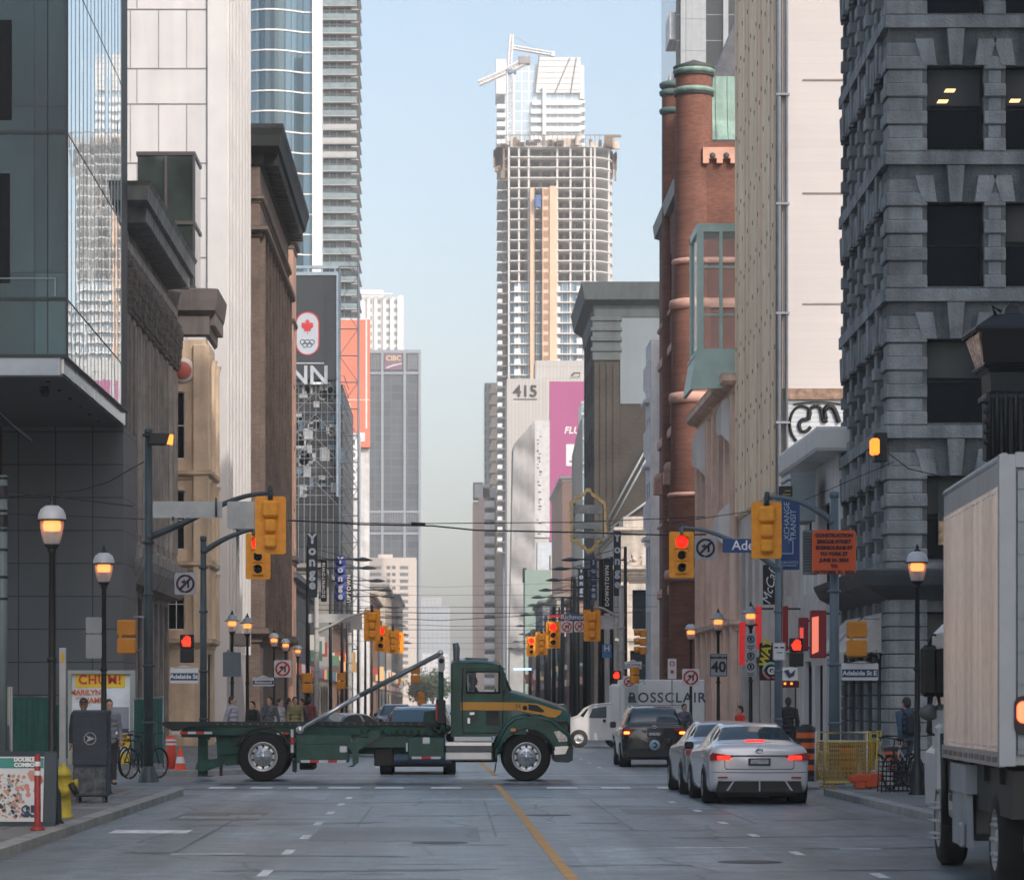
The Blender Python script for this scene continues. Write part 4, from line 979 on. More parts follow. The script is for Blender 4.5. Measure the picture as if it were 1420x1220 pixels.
mb.extr([(cxx+a*lw*.98,lz+b*.78)for a,b in lf],Ym-1.0,Ym-.97)
build(mb,'emblem',[surf('screen_red',(.45,.02,.03),.5),surf('screen_white',(.38,.43,.48),.5,var=.03)],t)
mb=MB()
for i,(a,b)in enumerate(((-6.5,476),(0,476),(6.5,476),(-3.2,480),(3.2,480))):
    c=(fx(427+a,Ym),Ym-1.0,fz(b,Ym));mb.tube([(c[0]+.21*math.cos(R(k*24)),c[1],c[2]+.21*math.sin(R(k*24)))for k in range(16)],.028,4)
build(mb,'ring_mark',surf('ring_grey',(.08,.1,.16),.5),t)
mb=MB();mb.box(sx0,Ym-.96,fz(506,Ym),fx(450,Ym),Ym-.91,fz(504.5,Ym));build(mb,'screen_line',surf('screen_line',(.4,.44,.48),.5),t)
text('screen_letters','NN',2.3,surf('screen_letters',(.38,.42,.46),.5),t,(fx(429,Ym),Ym-1.0,fz(523,Ym)),sx=1.0,bold=.04)
t=thing('lattice_mast','slim steel lattice mast standing beside the dark screen','mast',(fx(485,268),268,0))
mb=MB();a,b=fx(471,268),fx(497,268)
for x in(a,b):
    for y in(267,269):mb.tube([(x,y,0),(x,y,fz(372,268))],.07,5)
z=fz(900,268);k=0
while z<fz(380,268):
    mb.tube([(a,267,z),(b,267,z)],.05,4);mb.tube([(a,267,z)if k%2 else(b,267,z),(b,267,z+2.35)if k%2 else(a,267,z+2.35)],.03,4);z+=2.35;k+=1
mb.tube([(a,267,fz(372,268)),(b,267,fz(372,268))],.06,4)
build(mb,'lattice',surf('blue_grey_steel',(.12,.15,.19),.5,.3),t)
Yo=330
t=bthing('orange_billboard','tall orange billboard panel behind the lattice mast',fx(471,Yo),Yo,fx(513,Yo),Yo+3,cat='billboard')
org=surf('billboard_orange',(.66,.21,.14),.6,var=.06,scale=.3)
mb=MB();mb.box(fx(471,Yo),Yo,fz(620,Yo),fx(513,Yo),Yo+.6,fz(443,Yo));build(mb,'panel',org,t)
mb=MB();mb.box(fx(471,Yo),Yo-.04,fz(443.5,Yo),fx(511,Yo),Yo-.01,fz(442,Yo));mb.box(fx(507,Yo),Yo-.04,fz(594,Yo),fx(509,Yo),Yo-.01,fz(444,Yo));mb.box(fx(473,Yo),Yo-.05,fz(555,Yo),fx(512,Yo),Yo-.02,fz(554,Yo))
mb.box(fx(499,Yo),Yo-.04,fz(612,Yo),fx(506,Yo),Yo-.01,fz(600,Yo));build(mb,'white_lines',surf('billboard_white',(.75,.72,.72),.6),t)
mb=MB();mb.extr([(fx(477,Yo),fz(593,Yo)),(fx(484,Yo),fz(600,Yo)),(fx(488,Yo),fz(585,Yo)),(fx(486,Yo),fz(560,Yo)),(fx(478,Yo),fz(556,Yo))],Yo-.05,Yo-.02)
build(mb,'green_shape',surf('pale_green_print',(.4,.6,.45),.6),t)
mb=MB();mb.box(fx(474,Yo),Yo+.6,0,fx(512,Yo),Yo+2,fz(500,Yo));build(mb,'support_wall',surf('white_wall_far',(.6,.6,.6),.7,streak=.2),t)
t=bthing('lettered_white_building','white fronted building carrying tall upright letters',fx(479,320),320,fx(497,320),326)
mb=MB();mb.box(fx(479,320),320,0,fx(498,320),326,fz(600,320));build(mb,'wall',surf('off_white_cladding',(.62,.62,.62),.6,streak=.2),t)
mb=MB()
for py in(612,652,692,735,775):mb.box(fx(478,320),319.85,fz(py,320),fx(498,320),320,fz(py-1.6,320))
mb.box(fx(480,320),319.9,fz(727,320),fx(488,320),320,fz(694,320));build(mb,'frame_line',surf('dark_line',(.1,.12,.15),.5),t)
for ch,py in zip('NORDS',(617,632,647,664,681)):text('letter',ch,1.5,surf('letter_white',(.85,.85,.85),.4),t,(fx(488,320),319.75,fz(py,320)),sx=1.1,bold=.02,ext=.06)
def tower(name,label,px0,px1,pytop,Y,depth,mat,side='E',base=0,part='wall'):
    t=bthing(name,label,fx(px0,Y),Y,fx(px1,Y),Y+depth);mb=MB();shell(mb,fx(px0,Y),Y,fx(px1,Y),Y+depth,base,fz(pytop,Y),side);build(mb,part,mat,t);return t
Y=1250
am=surf('beige_apartment_wall',(.66,.57,.5),.8,var=.08)
t=bthing('beige_apartment_block','low beige apartment block with rows of small windows at the end of the left side',fx(497,Y),Y,fx(577,Y),Y+30)
x0,x1=fx(497,Y),fx(577,Y);zt=fz(773,Y)
zs=[zt-4.9-2.8*k for k in range(18)]
ops=[(a,b,z,z+1.5)for z in zs for a,b in((11.5,13.2),(13.7,15.4),(17.0,20.6))]
ops+=[(a,b,z,z+1.5)for z in zs for a,b in((4.5,9.5),)]
mb=MB();(Ms,Ls),_=shell(mb,x0,Y,x1,Y+30,0,zt,'E',ops,(),.3);mb.box(x0+8,Y+3,zt,x0+14,Y+9,zt+1.5);build(mb,'wall',am,t)
put_windows(t,Ms,ops,surf('pale_window_frame',(.5,.48,.46),.6),glass('far_window_glass',(.16,.18,.2),.15,0,0),.3,1,1,.12,cap=72)
Y=1400
t=bthing('dark_bank_tower','dark grey office tower with pale vertical ribs and a small purple sign at its crown',fx(505,Y),Y,fx(582,Y),Y+30)
gl1=grid('dark_tower_glazing',(.03,.045,.06),(.06,.085,.11),(.055,.075,.095),7.5,3.8,.3,0,.25,.1,.6,var=.3,nscale=.03,bump=0)
x0,x1=fx(505,Y),fx(582,Y);zt=fz(487,Y)
mb=MB();shell(mb,x0,Y,x1,Y+30,0,zt,'E');build(mb,'glazed_wall',gl1,t)
rib=surf('grey_rib',(.24,.28,.33),.6,var=.08);mb=MB()
for px in(505,528.5,559.5,580.5):mb.box(fx(px,Y),Y-1.2,0,fx(px+3.4,Y),Y,zt)
for py in(516,708,738):mb.box(x0,Y-.8,fz(py+3,Y),x1,Y-.01,fz(py,Y))
mb.box(x0-.3,Y-1.3,zt-1,x1+.3,Y+30,zt+.5)
build(mb,'rib',rib,t)
mb=MB()
for k in range(34):mb.box(x0+.8+k*.76,Y-.5,fz(735,Y),x0+1.05+k*.76,Y-.01,fz(711,Y))
for a,b in((505,528),(565,580)):
    for k in range(8):u=fx(a+(b-a)*(k+.5)/8,Y);mb.box(u,Y-.5,fz(512,Y),u+.3,Y-.01,fz(491,Y))
build(mb,'louvre',surf('mid_grey_louvre',(.2,.23,.27),.6),t)
mb=MB();mb.box(fx(533,Y),Y-1.6,fz(513,Y),fx(558,Y),Y-1.2,fz(491,Y));mb.mi=1;mb.extr([(fx(535,Y),fz(510,Y)),(fx(545,Y),fz(506,Y)),(fx(557,Y),fz(504,Y)),(fx(557,Y),fz(505.5,Y)),(fx(545,Y),fz(508.5,Y)),(fx(537,Y),fz(511.5,Y))],Y-1.8,Y-1.61)
build(mb,'crown_sign',[surf('plum_sign',(.16,.07,.12),.5),surf('sign_sweep',(.6,.55,.6),.5)],t)
text('crown_letters','CIBC',3.2,surf('gold_letters',(.6,.45,.25),.5),t,(fx(546,Y),Y-1.75,fz(497.5,Y)),sx=1.0,bold=.1)
Y=1750
t=bthing('white_ribbed_tower','distant white residential tower with ribs rising behind the dark bank tower',fx(497,Y),Y,fx(559,Y),Y+30)
wt=grid('white_tower_cells',(.16,.19,.22),(.22,.25,.28),(.70,.69,.68),5.2,4.6,1.2,0,.4,0,.7,var=.1,bump=0)
mb=MB();shell(mb,fx(490,Y),Y,fx(559,Y),Y+30,0,fz(412,Y),'E');build(mb,'wall',wt,t)
mb=MB()
for px in(500,509,519,531,541,551):mb.box(fx(px,Y),Y-1.5,0,fx(px+4.5,Y),Y,fz(412,Y))
mb.box(fx(497,Y),Y,fz(412,Y),fx(532,Y),Y+20,fz(402,Y));mb.box(fx(553,Y),Y-1,0,fx(559.5,Y),Y+30,fz(410,Y))
mb.tube([(fx(490,Y),Y-3,fz(409,Y)),(fx(545,Y),Y-3,fz(409,Y))],.6,5)
build(mb,'rib',surf('white_rib',(.75,.74,.73),.6),t)
gw=lambda k,c:grid(k,lerpc(c,.6),lerpc(c,.75),c,3.4,3.2,.8,0,.5,0,.8,var=.1,bump=0)
tower('far_grey_block','far grey blue block, lower and wider one at the vanishing end of the street',583,624,840,2300,30,gw('far_grey_a',(.3,.34,.38)))
tower('far_grey_block','far grey block with beige rooftop behind the lower blue grey one',583,612,828,2500,30,gw('far_grey_b',(.36,.38,.4)))
tower('far_white_block','pale far block standing in front of the grey blue ones',586,622,906,2000,20,gw('far_white',(.6,.6,.6)))
def tree(x,y,h,r,label,seed):
    t=thing('street_tree',label,'tree',(x,y,0),'trees at the far end of the street');q=random.Random(seed)
    mb=MB();mb.tube([(x,y,0),(x+.1,y,h*.3),(x,y+.2,h*.6)],[.35,.25,.12],7)
    for k in range(6):
        a=q.uniform(0,6.28);mb.tube([(x,y,h*q.uniform(.3,.5)),(x+math.cos(a)*r*.7,y+math.sin(a)*r*.7,h*q.uniform(.6,.85))],[.14,.04],5)
    build(mb,'trunk',surf('bark',(.07,.055,.045),.9),t)
    mb=MB()
    for k in range(1100):
        a=q.uniform(0,6.28);ph=q.uniform(-1,1);rr=q.random()**.4
        lump=1+.25*math.sin(a*3+seed)*math.cos(ph*4)
        c=Vector((x+math.cos(a)*r*rr*lump*math.sqrt(1-ph*ph),y+math.sin(a)*r*rr*math.sqrt(1-ph*ph),h*.66+ph*h*.34*rr*lump));s=q.uniform(.15,.4)
        d=Vector((q.uniform(-1,1),q.uniform(-1,1),q.uniform(-1,1))).normalized();e=d.orthogonal().normalized()
        mb.mi=q.randrange(2);mb.poly((c-d*s,c-e*s*.6,c+d*s,c+e*s*.6))
    build(mb,'crown',[surf('leaf_dark',(.035,.055,.03),.8),surf('leaf_mid',(.07,.10,.05),.8)],t)
for i,(px,py,Yt_,hh,rr)in enumerate(((590,936,620,7,3.2),(600,930,700,9.5,3.6),(606,944,560,6.5,2.8),(582,950,520,5.5,2.2))):
    tree(fx(px,Yt_),Yt_,hh,rr,['dark street tree, front left of the far clump','tallest dark street tree in the far clump','dark street tree on the right of the far clump','smallest dark street tree at the left edge of the far clump'][i],i)
Y=870;t=bthing('tower_under_construction','unfinished tower with bare concrete floors above blue glazing and an orange hoist',fx(703,Y),Y,fx(855,Y),Y+32)
conc=surf('raw_concrete',(.62,.61,.60),.8,var=.1,scale=.3);dint=surf('open_floor_dark',(.12,.12,.13),.9)
xa,xb=fx(703,Y),fx(852,Y);P=[(xa,Y+32),(xa,Y+1),(xa+1,Y),(xb-7,Y),(xb-3.5,Y+1.5),(xb-.8,Y+5),(xb,Y+9),(xb,Y+32)]
fl=2.98;ztop=fz(203,Y);nfl=40
def inset(P,d):
    out=[]
    for p in P:c=Vector(((xa+xb)/2,Y+16));v=Vector(p);s=Vector((d if v.x<c.x else-d,d if v.y<c.y else-d));out.append((v.x+s.x,v.y+s.y))
    return out
for k in range(nfl):
    z=ztop-k*fl;mb=MB();mb.extr(P,z-.2,z+.1,'z')
    mb.box(fx(690,Y),Y+3,z-.3,xa,Y+20,z);
    build(mb,'floor_slab',conc,t)
mb=MB();Q=inset(P,5);mb.extr(Q,0,ztop,'z');build(mb,'core',grid('core_dark_bays',(.07,.08,.09),(.2,.21,.22),(.3,.3,.3),3.4,2.98,.5,0,.8,var=.2,bump=0),t)
mb=MB()
for x in[xa+.3,xa+3.2,xa+6,xa+14.2,xa+18,xa+22,xa+25,xb-7]:mb.box(x,Y+.4,ztop-nfl*fl,x+.55,Y+1,ztop)
for(x,y)in((xb-1.6,Y+4.6),(xb-.8,Y+9)):mb.box(x,y,ztop-nfl*fl,x+.55,y+.6,ztop)
build(mb,'column',conc,t)
zg=ztop-14*fl;mb=MB();Q=inset(P,.9);mb.extr(Q,ztop-nfl*fl,zg+2.6,'z')
build(mb,'glazing',grid('blue_new_glazing',(.07,.14,.22),(.2,.33,.44),(.45,.47,.48),1.5,2.98,.12,0,.1,.3,.5,var=.2,nscale=.1,bump=0),t)
for k in range(14,nfl):
    z=ztop-k*fl;mb=MB()
    for x,w_ in((xa+2.1,1.8),(xa+2.1+2.6,.1),(xa+13.6,1.7),(xa+20,1.6),(xa+24.2,1.5)):mb.box(x,Y-.5,z,x+w_,Y+.6,z+1.5)
    mb.box(xa+1.9,Y-.9,z-.3,xa+6.5,Y,z);mb.box(xa+13,Y-.9,z-.3,xa+26.5,Y,z);mb.box(fx(690,Y),Y+2,z,fx(690,Y)+1.4,Y+20,z+1.1)
    build(mb,'balcony',surf('white_balcony',(.72,.71,.70),.6),t)
mb=MB();mb.box(fx(690,Y)+1.6,Y+4,0,xa,Y+25,ztop);build(mb,'shaded_side',surf('grey_side_wall',(.16,.17,.19),.8,streak=.3),t)  # flank coloured dark, its shade put into the wall
hz0=ztop-nfl*fl;hz1=fz(262,Y);orc=surf('orange_hoist',(.72,.50,.35),.7,var=.12,scale=.3)
mb=MB();mb.box(fx(735,Y),Y-2.4,hz0,fx(741,Y),Y,hz1);mb.box(fx(762,Y),Y-2.4,hz0,fx(772,Y),Y,hz1+.4);mb.box(fx(752,Y),Y-1.8,hz0,fx(762,Y),Y,hz1);build(mb,'hoist_shaft',orc,t)
mb=MB();z=hz0
while z<hz1:mb.box(fx(753.5,Y),Y-1.9,z+.4,fx(760,Y),Y-1.8,z+2.3);z+=fl
build(mb,'hoist_door',surf('hoist_door_brown',(.38,.22,.14),.7),t)
mb=MB();z=hz0;a,b=fx(742,Y),fx(749,Y)
for x in(a,b):mb.tube([(x,Y-3,hz0),(x,Y-3,hz1)],.1,4)
k=0
while z<hz1:mb.tube([(a,Y-3,z),(b,Y-3,z+1.4)]if k%2 else[(b,Y-3,z),(a,Y-3,z+1.4)],.06,4);z+=1.4;k+=1
build(mb,'hoist_mast',dkmetal,t)
mb=MB();mb.rbox(fx(741.5,Y),Y-4.5,fz(291,Y),fx(749.5,Y),Y-3.2,fz(274,Y),.1);build(mb,'hoist_cage',surf('hoist_blue',(.06,.14,.35),.5),t)
mb=MB();q=random.Random(5)
for k in range(60):
    x=q.uniform(fx(688,Y),fx(856,Y));mb.mi=q.randrange(3);mb.box(x,Y+q.uniform(-1.5,5),ztop+.1,x+q.uniform(.3,2.2),Y+6,ztop+q.uniform(.8,2.9))
for k in range(26):x=fx(688,Y)+k*1.35;mb.mi=0;mb.tube([(x,Y-1.6,ztop-.5),(x,Y-1.6,ztop+3)],.07,4)
mb.tube([(fx(688,Y),Y-1.6,ztop+2.9),(fx(860,Y),Y-1.6,ztop+2.9)],.12,4);mb.box(fx(838,Y),Y-2,ztop+2.3,fx(861,Y),Y-1,ztop+2.7)
for k in range(16):x=fx(690,Y)+q.uniform(-1.3,1);mb.box(x,Y+1,ztop-q.uniform(1,9),x+q.uniform(.3,1.5),Y+3,ztop-q.uniform(0,1));x=fx(852,Y)+q.uniform(-1,1);mb.box(x,Y+8,ztop-q.uniform(1,9),x+.4,Y+10,ztop-q.uniform(0,1))
build(mb,'formwork',[surf('formwork_brown',(.25,.18,.13),.8),surf('formwork_dark',(.08,.08,.09),.8),surf('formwork_pale',(.6,.52,.45),.8)],t)
Y=1100;t=bthing('pale_glass_tower','pale glass residential tower with white slanted crown behind the construction site',fx(690,Y),Y,fx(808,Y),Y+30)
pg=grid('pale_blue_glazing',(.42,.54,.62),(.52,.63,.7),(.68,.7,.72),2.6,3.6,.2,0,.15,.2,.4,var=.1,bump=0)
mb=MB();shell(mb,fx(700,Y),Y,fx(806,Y),Y+30,0,fz(90,Y),'W');build(mb,'wall',pg,t)
mb=MB();wpn=surf('white_crown_panel',(.7,.7,.7),.5,var=.06)
mb.extr([(fx(742,Y),fz(130,Y)),(fx(748,Y),fz(81,Y)),(fx(805,Y),fz(81,Y)),(fx(805,Y),fz(130,Y))],Y-1.5,Y+3);mb.box(fx(688,Y),Y-1,fz(131,Y),fx(702,Y),Y+20,fz(83,Y));mb.box(fx(804,Y),Y-1,fz(140,Y),fx(810,Y),Y+20,fz(92,Y))
build(mb,'crown',wpn,t)
mb=MB()
for a,b in(((769,131),(790,82)),((791,131),(799,82)),((742,130),(748,76))):mb.tube([(fx(a[0],Y),Y-1.7,fz(a[1],Y)),(fx(b[0],Y),Y-1.7,fz(b[1],Y))],.25,4)
for k in range(6):mb.box(fx(746,Y),Y-1.6,fz(126-k*8,Y),fx(805,Y),Y-1.51,fz(126-k*8,Y)+.15)
build(mb,'crown_strut',surf('strut_grey',(.3,.3,.32),.6),t)
for k in range(8):
    z=fz(146+k*12.2,Y);mb=MB();mb.box(fx(736 if k else 738,Y),Y-2,z-.3,fx(806,Y),Y+4,z+1.4);mb.box(fx(804,Y),Y-1,z+.6,fx(811,Y),Y+18,z+2);mb.box(fx(689,Y),Y-1,z-1.4,fx(701,Y),Y+8,z+.2);build(mb,'balcony',surf('white_balcony_far',(.76,.76,.76),.6),t)
mb=MB();mb.box(fx(752,Y),Y-3,fz(190,Y),fx(757,Y),Y-1.5,fz(122,Y));build(mb,'pier',wpn,t)
Yc=1000;t=thing('tower_crane','white tower crane with raised jib above the construction site','crane',(fx(707,Yc),Yc,0));cm=surf('crane_white',(.75,.74,.74),.5)
def cp(px,py,dy=0):return Vector((fx(px,Yc),Yc+dy,fz(py,Yc)))
def lattice(mb,A,B,w,n,r=.12):
    D=(B-A);a=D.cross(Vector((0,1,0))).normalized()*w/2;y=Vector((0,w/2,0));cor=[a+y,a-y,-a-y,-a+y]
    for c in cor:mb.tube([A+c,B+c],r*1.6,4)
    for i in range(n):
        p=A+D*i/n;q=A+D*(i+1)/n
        for j in range(4):mb.tube([p+cor[j],q+cor[(j+1)%4]],r,3,False)
mb=MB();lattice(mb,cp(707,300),cp(707,97),1.9,34,.16);build(mb,'mast',cm,t)
mb=MB();lattice(mb,cp(706,97),cp(709,48),1.0,8,.22);build(mb,'apex_tower',cm,t)
mb=MB();lattice(mb,cp(711,66),cp(768,76),.9,12,.18);mb.rbox(cp(764,0).x,Yc-1,fz(79,Yc),cp(769,0).x,Yc+1,fz(72,Yc),.1);build(mb,'jib',cm,t)
mb=MB();lattice(mb,cp(664,116),cp(705,98),1.2,10,.25);lattice(mb,cp(705,98),cp(734,82),1.6,8,.3);build(mb,'counter_jib',cm,t)
mb=MB();mb.rbox(cp(719,0).x,Yc-1.5,fz(90,Yc),cp(735,0).x,Yc+1.5,fz(79,Yc),.2);mb.mi=1;mb.rbox(cp(702,0).x,Yc-1.2,fz(103,Yc),cp(716,0).x,Yc+1.2,fz(97,Yc),.2);build(mb,'counterweight',[surf('crane_grey',(.3,.28,.3),.6),surf('crane_blue',(.12,.2,.3),.5)],t)
mb=MB();mb.tube([cp(709,48),cp(668,113)],.06,3);mb.tube([cp(709,48),cp(750,72)],.06,3);build(mb,'cable',galv,t)
Y=705;t=bthing('numbered_white_tower','white slab tower with the number 415 at its top left corner',fx(703,Y),Y,fx(822,Y),Y+25)
wf=grid('white_precast',(.5,.49,.475),(.47,.46,.45),(.36,.35,.34),.8,80,.06,0,.7,var=.06,nscale=.1)
mb=MB();shell(mb,fx(703,Y),Y,fx(822,Y),Y+25,0,fz(525,Y),'W');mb.box(fx(743,Y),Y+3,fz(525,Y),fx(820,Y),Y+20,fz(498,Y));build(mb,'wall',wf,t)
mb=MB();mb.box(fx(712,Y),Y-.15,fz(554,Y),fx(745,Y),Y-.05,fz(553,Y));mb.box(fx(752,Y),Y+2.9,fz(525,Y),fx(790,Y),Y+2.95,fz(523,Y));mb.tube([(fx(793,Y),Y+2,fz(520,Y)),(fx(796,Y),Y+2,fz(516,Y)),(fx(805,Y),Y+2,fz(516,Y)),(fx(803,Y),Y+2,fz(522,Y))],.2,5);build(mb,'shadow_line',dkmetal,t)  # thin dark strips and a bent tube
text('number','415',3.7,surf('number_black',(.04,.04,.04),.5),t,(fx(728.5,Y),Y-.2,fz(543,Y)),bold=.09,sx=1.02)
Y=640;t=bthing('pink_billboard','huge pink advertising wall with white lettering',fx(762,Y),Y,fx(822,Y),Y+3,cat='billboard')
mb=MB();mb.box(fx(762,Y),Y,fz(750,Y),fx(824,Y),Y+1.5,fz(529,Y));build(mb,'panel',surf('hot_pink',(.36,.075,.21),.6,var=.08,scale=.1),t)
mb=MB();mb.box(fx(785,Y),Y-.1,fz(646,Y),fx(806,Y),Y-.01,fz(616,Y));mb.box(fx(810,Y),Y-.1,fz(554,Y),fx(822,Y),Y-.01,fz(537,Y));mb.mi=1;mb.box(fx(812,Y),Y-.15,fz(554,Y),fx(822,Y),Y-.11,fz(539,Y));mb.extr([(fx(796,Y),fz(632,Y)),(fx(799,Y),fz(622,Y)),(fx(804,Y),fz(630,Y))],Y-.2,Y-.11);mb.tube([(fx(790,Y),Y-.15,fz(639,Y)),(fx(795,Y),Y-.15,fz(641,Y)),(fx(801,Y),Y-.15,fz(639,Y))],.18,4)
build(mb,'white_shape',[surf('billboard_white2',(.75,.7,.72),.6),MAT['hot_pink']],t)
text('lettering','FLU',2.0,MAT['billboard_white2'],t,(fx(793,Y),Y-.1,fz(597,Y)),shear=.2,bold=.05)
mb=MB();mb.box(fx(764,Y),Y+1.5,0,fx(822,Y),Y+12,fz(560,Y));build(mb,'support_building',wf,t)
Y=600;t=bthing('draped_building','building wrapped in wrinkled grey mesh beside a tall white printed banner',fx(706,Y),Y,fx(762,Y),Y+20)
dr=surf('grey_mesh_drape',(.34,.34,.34),.8,var=.25,scale=.2,bump=1.0,bscale=.35)
def dp(px,py):return(fx(px,Y),fz(py,Y))
mb=MB();mb.extr([dp(706,980),dp(742,980),dp(741,583),dp(712,617)],Y,Y+18);build(mb,'drape',dr,t)
mb=MB();q=random.Random(2);nx,nz=10,46;G=[]
for j in range(nz+1):
    v=j/nz;py=900-v*(900-600);row=[]
    for i in range(nx+1):
        u=i/nx;pxl=706+6*v;top=617-(617-583)*u;pyy=900-v*(900-top)
        row.append(mb.V((fx(pxl+(741.5-pxl)*u,Y),Y-.3-.9*abs(math.sin(v*16+u*2.4))-q.uniform(0,.35),fz(pyy,Y))))
    G.append(row)
mb.smooth=True
for j in range(nz):
    for i in range(nx):mb.face((G[j][i],G[j][i+1],G[j+1][i+1],G[j+1][i]))
build(mb,'mesh_wrap',surf('grey_wrap',(.3,.3,.305),.7,var=.2,scale=.25),t)
mb=MB();mb.box(fx(741.5,Y),Y-.6,fz(745,Y),fx(762,Y),Y+5,fz(583,Y));mb.mi=1
for k in range(30):
    if q.random()<.8:a=q.uniform(744,748);py=600+k*4.8;mb.box(fx(a,Y),Y-.66,fz(py+q.uniform(1.5,3.5),Y),fx(a+q.uniform(2,5),Y),Y-.61,fz(py,Y))
mb.mi=2;mb.box(fx(744,Y),Y-.7+.05,fz(740,Y),fx(751,Y),Y-.63+.02,fz(598,Y))
build(mb,'banner',[surf('banner_white',(.55,.55,.56),.6),surf('banner_print',(.12,.12,.14),.6),surf('banner_grey',(.55,.56,.58),.6)],t)
mb=MB();mb.box(fx(745,Y),Y-.5,0,fx(765,Y),Y+5,fz(752,Y));build(mb,'lower_wall',surf('pale_blue_wall',(.5,.55,.6),.7),t)
Y=520;t=bthing('green_building','pale green boxy building low beside the street',fx(728,Y),Y,fx(764,Y),Y+15)
mb=MB();mb.box(fx(728,Y),Y,0,fx(764,Y),Y+12,fz(790,Y));mb.mi=1;mb.box(fx(728,Y)-.3,Y+1,fz(806,Y),fx(728,Y)+.3,Y+6,fz(787,Y));mb.mi=2;mb.box(fx(764,Y),Y-.1,0,fx(770,Y),Y+10,fz(768,Y))
build(mb,'wall',[surf('pale_green_paint',(.27,.36,.32),.7,var=.08),dkmetal,surf('cream_column',(.7,.6,.48),.7)],t)
Y=450;t=bthing('salmon_brick_block','tall narrow salmon brick block with a shaded brown flank',fx(780,Y),Y,fx(797,Y),Y+48)
mb=MB();xa=fx(780,Y);xb=19.2;z=fz(664,Y);mb.poly(((xa,Y,0),(xb,Y,0),(xb,Y,z),(xa,Y,z)));mb.poly(((xa,Y+48,0),(xa,Y,0),(xa,Y,z),(xa,Y+48,z)));mb.poly(((xa,Y,z),(xb,Y,z),(xb,Y+48,z),(xa,Y+48,z)));mb.poly(((xb,Y,0),(xb,Y+48,0),(xb,Y+48,z),(xb,Y,z)))
build(mb,'wall',grid('salmon_brick_far',(.66,.40,.30),(.58,.34,.26),(.6,.45,.38),.5,.2,.03,.5,.9,var=.15),t)
mb=MB();cornice(mb,[(xa,Y+48),(xa,Y),(xb,Y)],cprof(z-.4,.8,.4));build(mb,'parapet',surf('pale_parapet',(.6,.58,.55),.7),t)
Y=420;t=bthing('black_glass_wedge_tower','slim black wedge and blue glass tower between the pink billboard and brick theatre',fx(796,Y),Y,fx(823,Y),Y+20)
mb=MB();mb.extr([(fx(796,Y),0),(fx(808,Y),0),(fx(808,Y),fz(575,Y)),(fx(797,Y),fz(625,Y))],Y,Y+10);mb.mi=1;mb.box(fx(807,Y),Y+.5,0,fx(830,Y),Y+12,fz(556,Y));mb.mi=2
for py in(556,572,606,640,653,690,730):mb.box(fx(806,Y),Y+.2,fz(py+3,Y),fx(830,Y),Y+.5,fz(py,Y))
mb.mi=3;mb.box(fx(810,Y),Y+.35,fz(602,Y),fx(818,Y),Y+.49,fz(565,Y))
build(mb,'wall',[surf('charcoal_cladding',(.05,.06,.07),.5),glass('sky_glass',(.35,.48,.56),.08,.4),surf('pale_band',(.5,.52,.54),.6),dkglass],t)
Y=900;t=bthing('pink_apartment_block','pinkish apartment block with stacked bay windows nearest the gap of sky',fx(656,Y),Y,fx(706,Y),Y+25)
xa,xb=fx(656,Y),fx(706,Y);z=fz(690,Y);pkm=surf('pink_precast',(.58,.44,.38),.8,var=.08)
mb=MB();ops=[(xw,xw+1.2,z-3.4-3.5*k,z-1.9-3.5*k)for k in range(16)for xw in(7.2,)]
mb.box(xa,Y+3,0,xa+3.4,Y+25,z-1);(Ms,Ls),_=shell(mb,xa+1.6,Y,xb,Y+25,0,z,'W',ops,(),.3);build(mb,'wall',pkm,t);put_windows(t,Ms,ops,white,dkglass,.3,1,1,.1)
for k in range(17):
    zz=z-2.6-3.5*k;mb=MB();mb.box(xa+3.4,Y-1.4,zz-.4,xa+6.4,Y,zz+1.6);mb.mi=1;mb.box(xa+3.4,Y-1.2,zz+1.6,xa+6.4,Y,zz+2.6);mb.mi=0;mb.box(xa+8.6,Y-1,zz-.4,xb,Y,zz+1.4)
    build(mb,'bay_window',[surf('bay_white',(.68,.67,.66),.6),dkglass],t)
mb=MB();mb.box(xa+.5,Y,z,xa+5,Y+10,z+4);mb.box(xa+3,Y,z,xa+10.3,Y+10,z+3);mb.box(xa+8,Y+2,z+3,xa+10,Y+8,z+8);mb.mi=1;mb.box(xa,Y+.5,z,xa+3,Y+12,z+4.6);build(mb,'penthouse',[surf('penthouse_pale',(.55,.53,.52),.6),surf('penthouse_glass',(.2,.24,.27),.3)],t)
Y=1150;t=bthing('zigzag_balcony_tower','slim tower with green shaded flank and zigzag balconies left of the numbered tower',fx(672,Y),Y,fx(704,Y),Y+25)
xa,xb=fx(672,Y),fx(705,Y);z=fz(531,Y)
mb=MB();shell(mb,xa,Y,xb,Y+25,0,z,'W');build(mb,'wall',grid('teal_shaded_glass',(.06,.13,.14),(.13,.2,.22),(.3,.3,.3),3,3.3,.4,0,.3,var=.2,bump=0),t)  # shade of the flank put into the glass colour
for k in range(22):
    zz=z-2-4.3*k;mb=MB();mb.extr([(xa+1.6,zz-2),(xa+4.6,zz-2),(xa+4.6,zz+1.6),(xa+2.8,zz+1.6)],Y-1.5,Y);mb.mi=1;mb.box(xa+5,Y-2.2,zz-1,xa+7.6,Y,zz+1.2)
    build(mb,'balcony',[surf('apricot_panel',(.62,.46,.34),.7),surf('bright_balcony',(.72,.72,.72),.5)],t)  # apricot colour stands for sunlight on the panels
YT=70.0
def tx(px):return(px-625)/60.0
def tz_(py):return(1083-py)/60.0
def T(px,py):return(tx(px),tz_(py))
grn=surf('truck_green',(.004,.078,.060),.32,var=.35,scale=3.5,streak=.35,coat=.25,spec=.35);grn2=surf('truck_green_worn',(.006,.066,.048),.6,var=.4,scale=2.5,bump=.2)
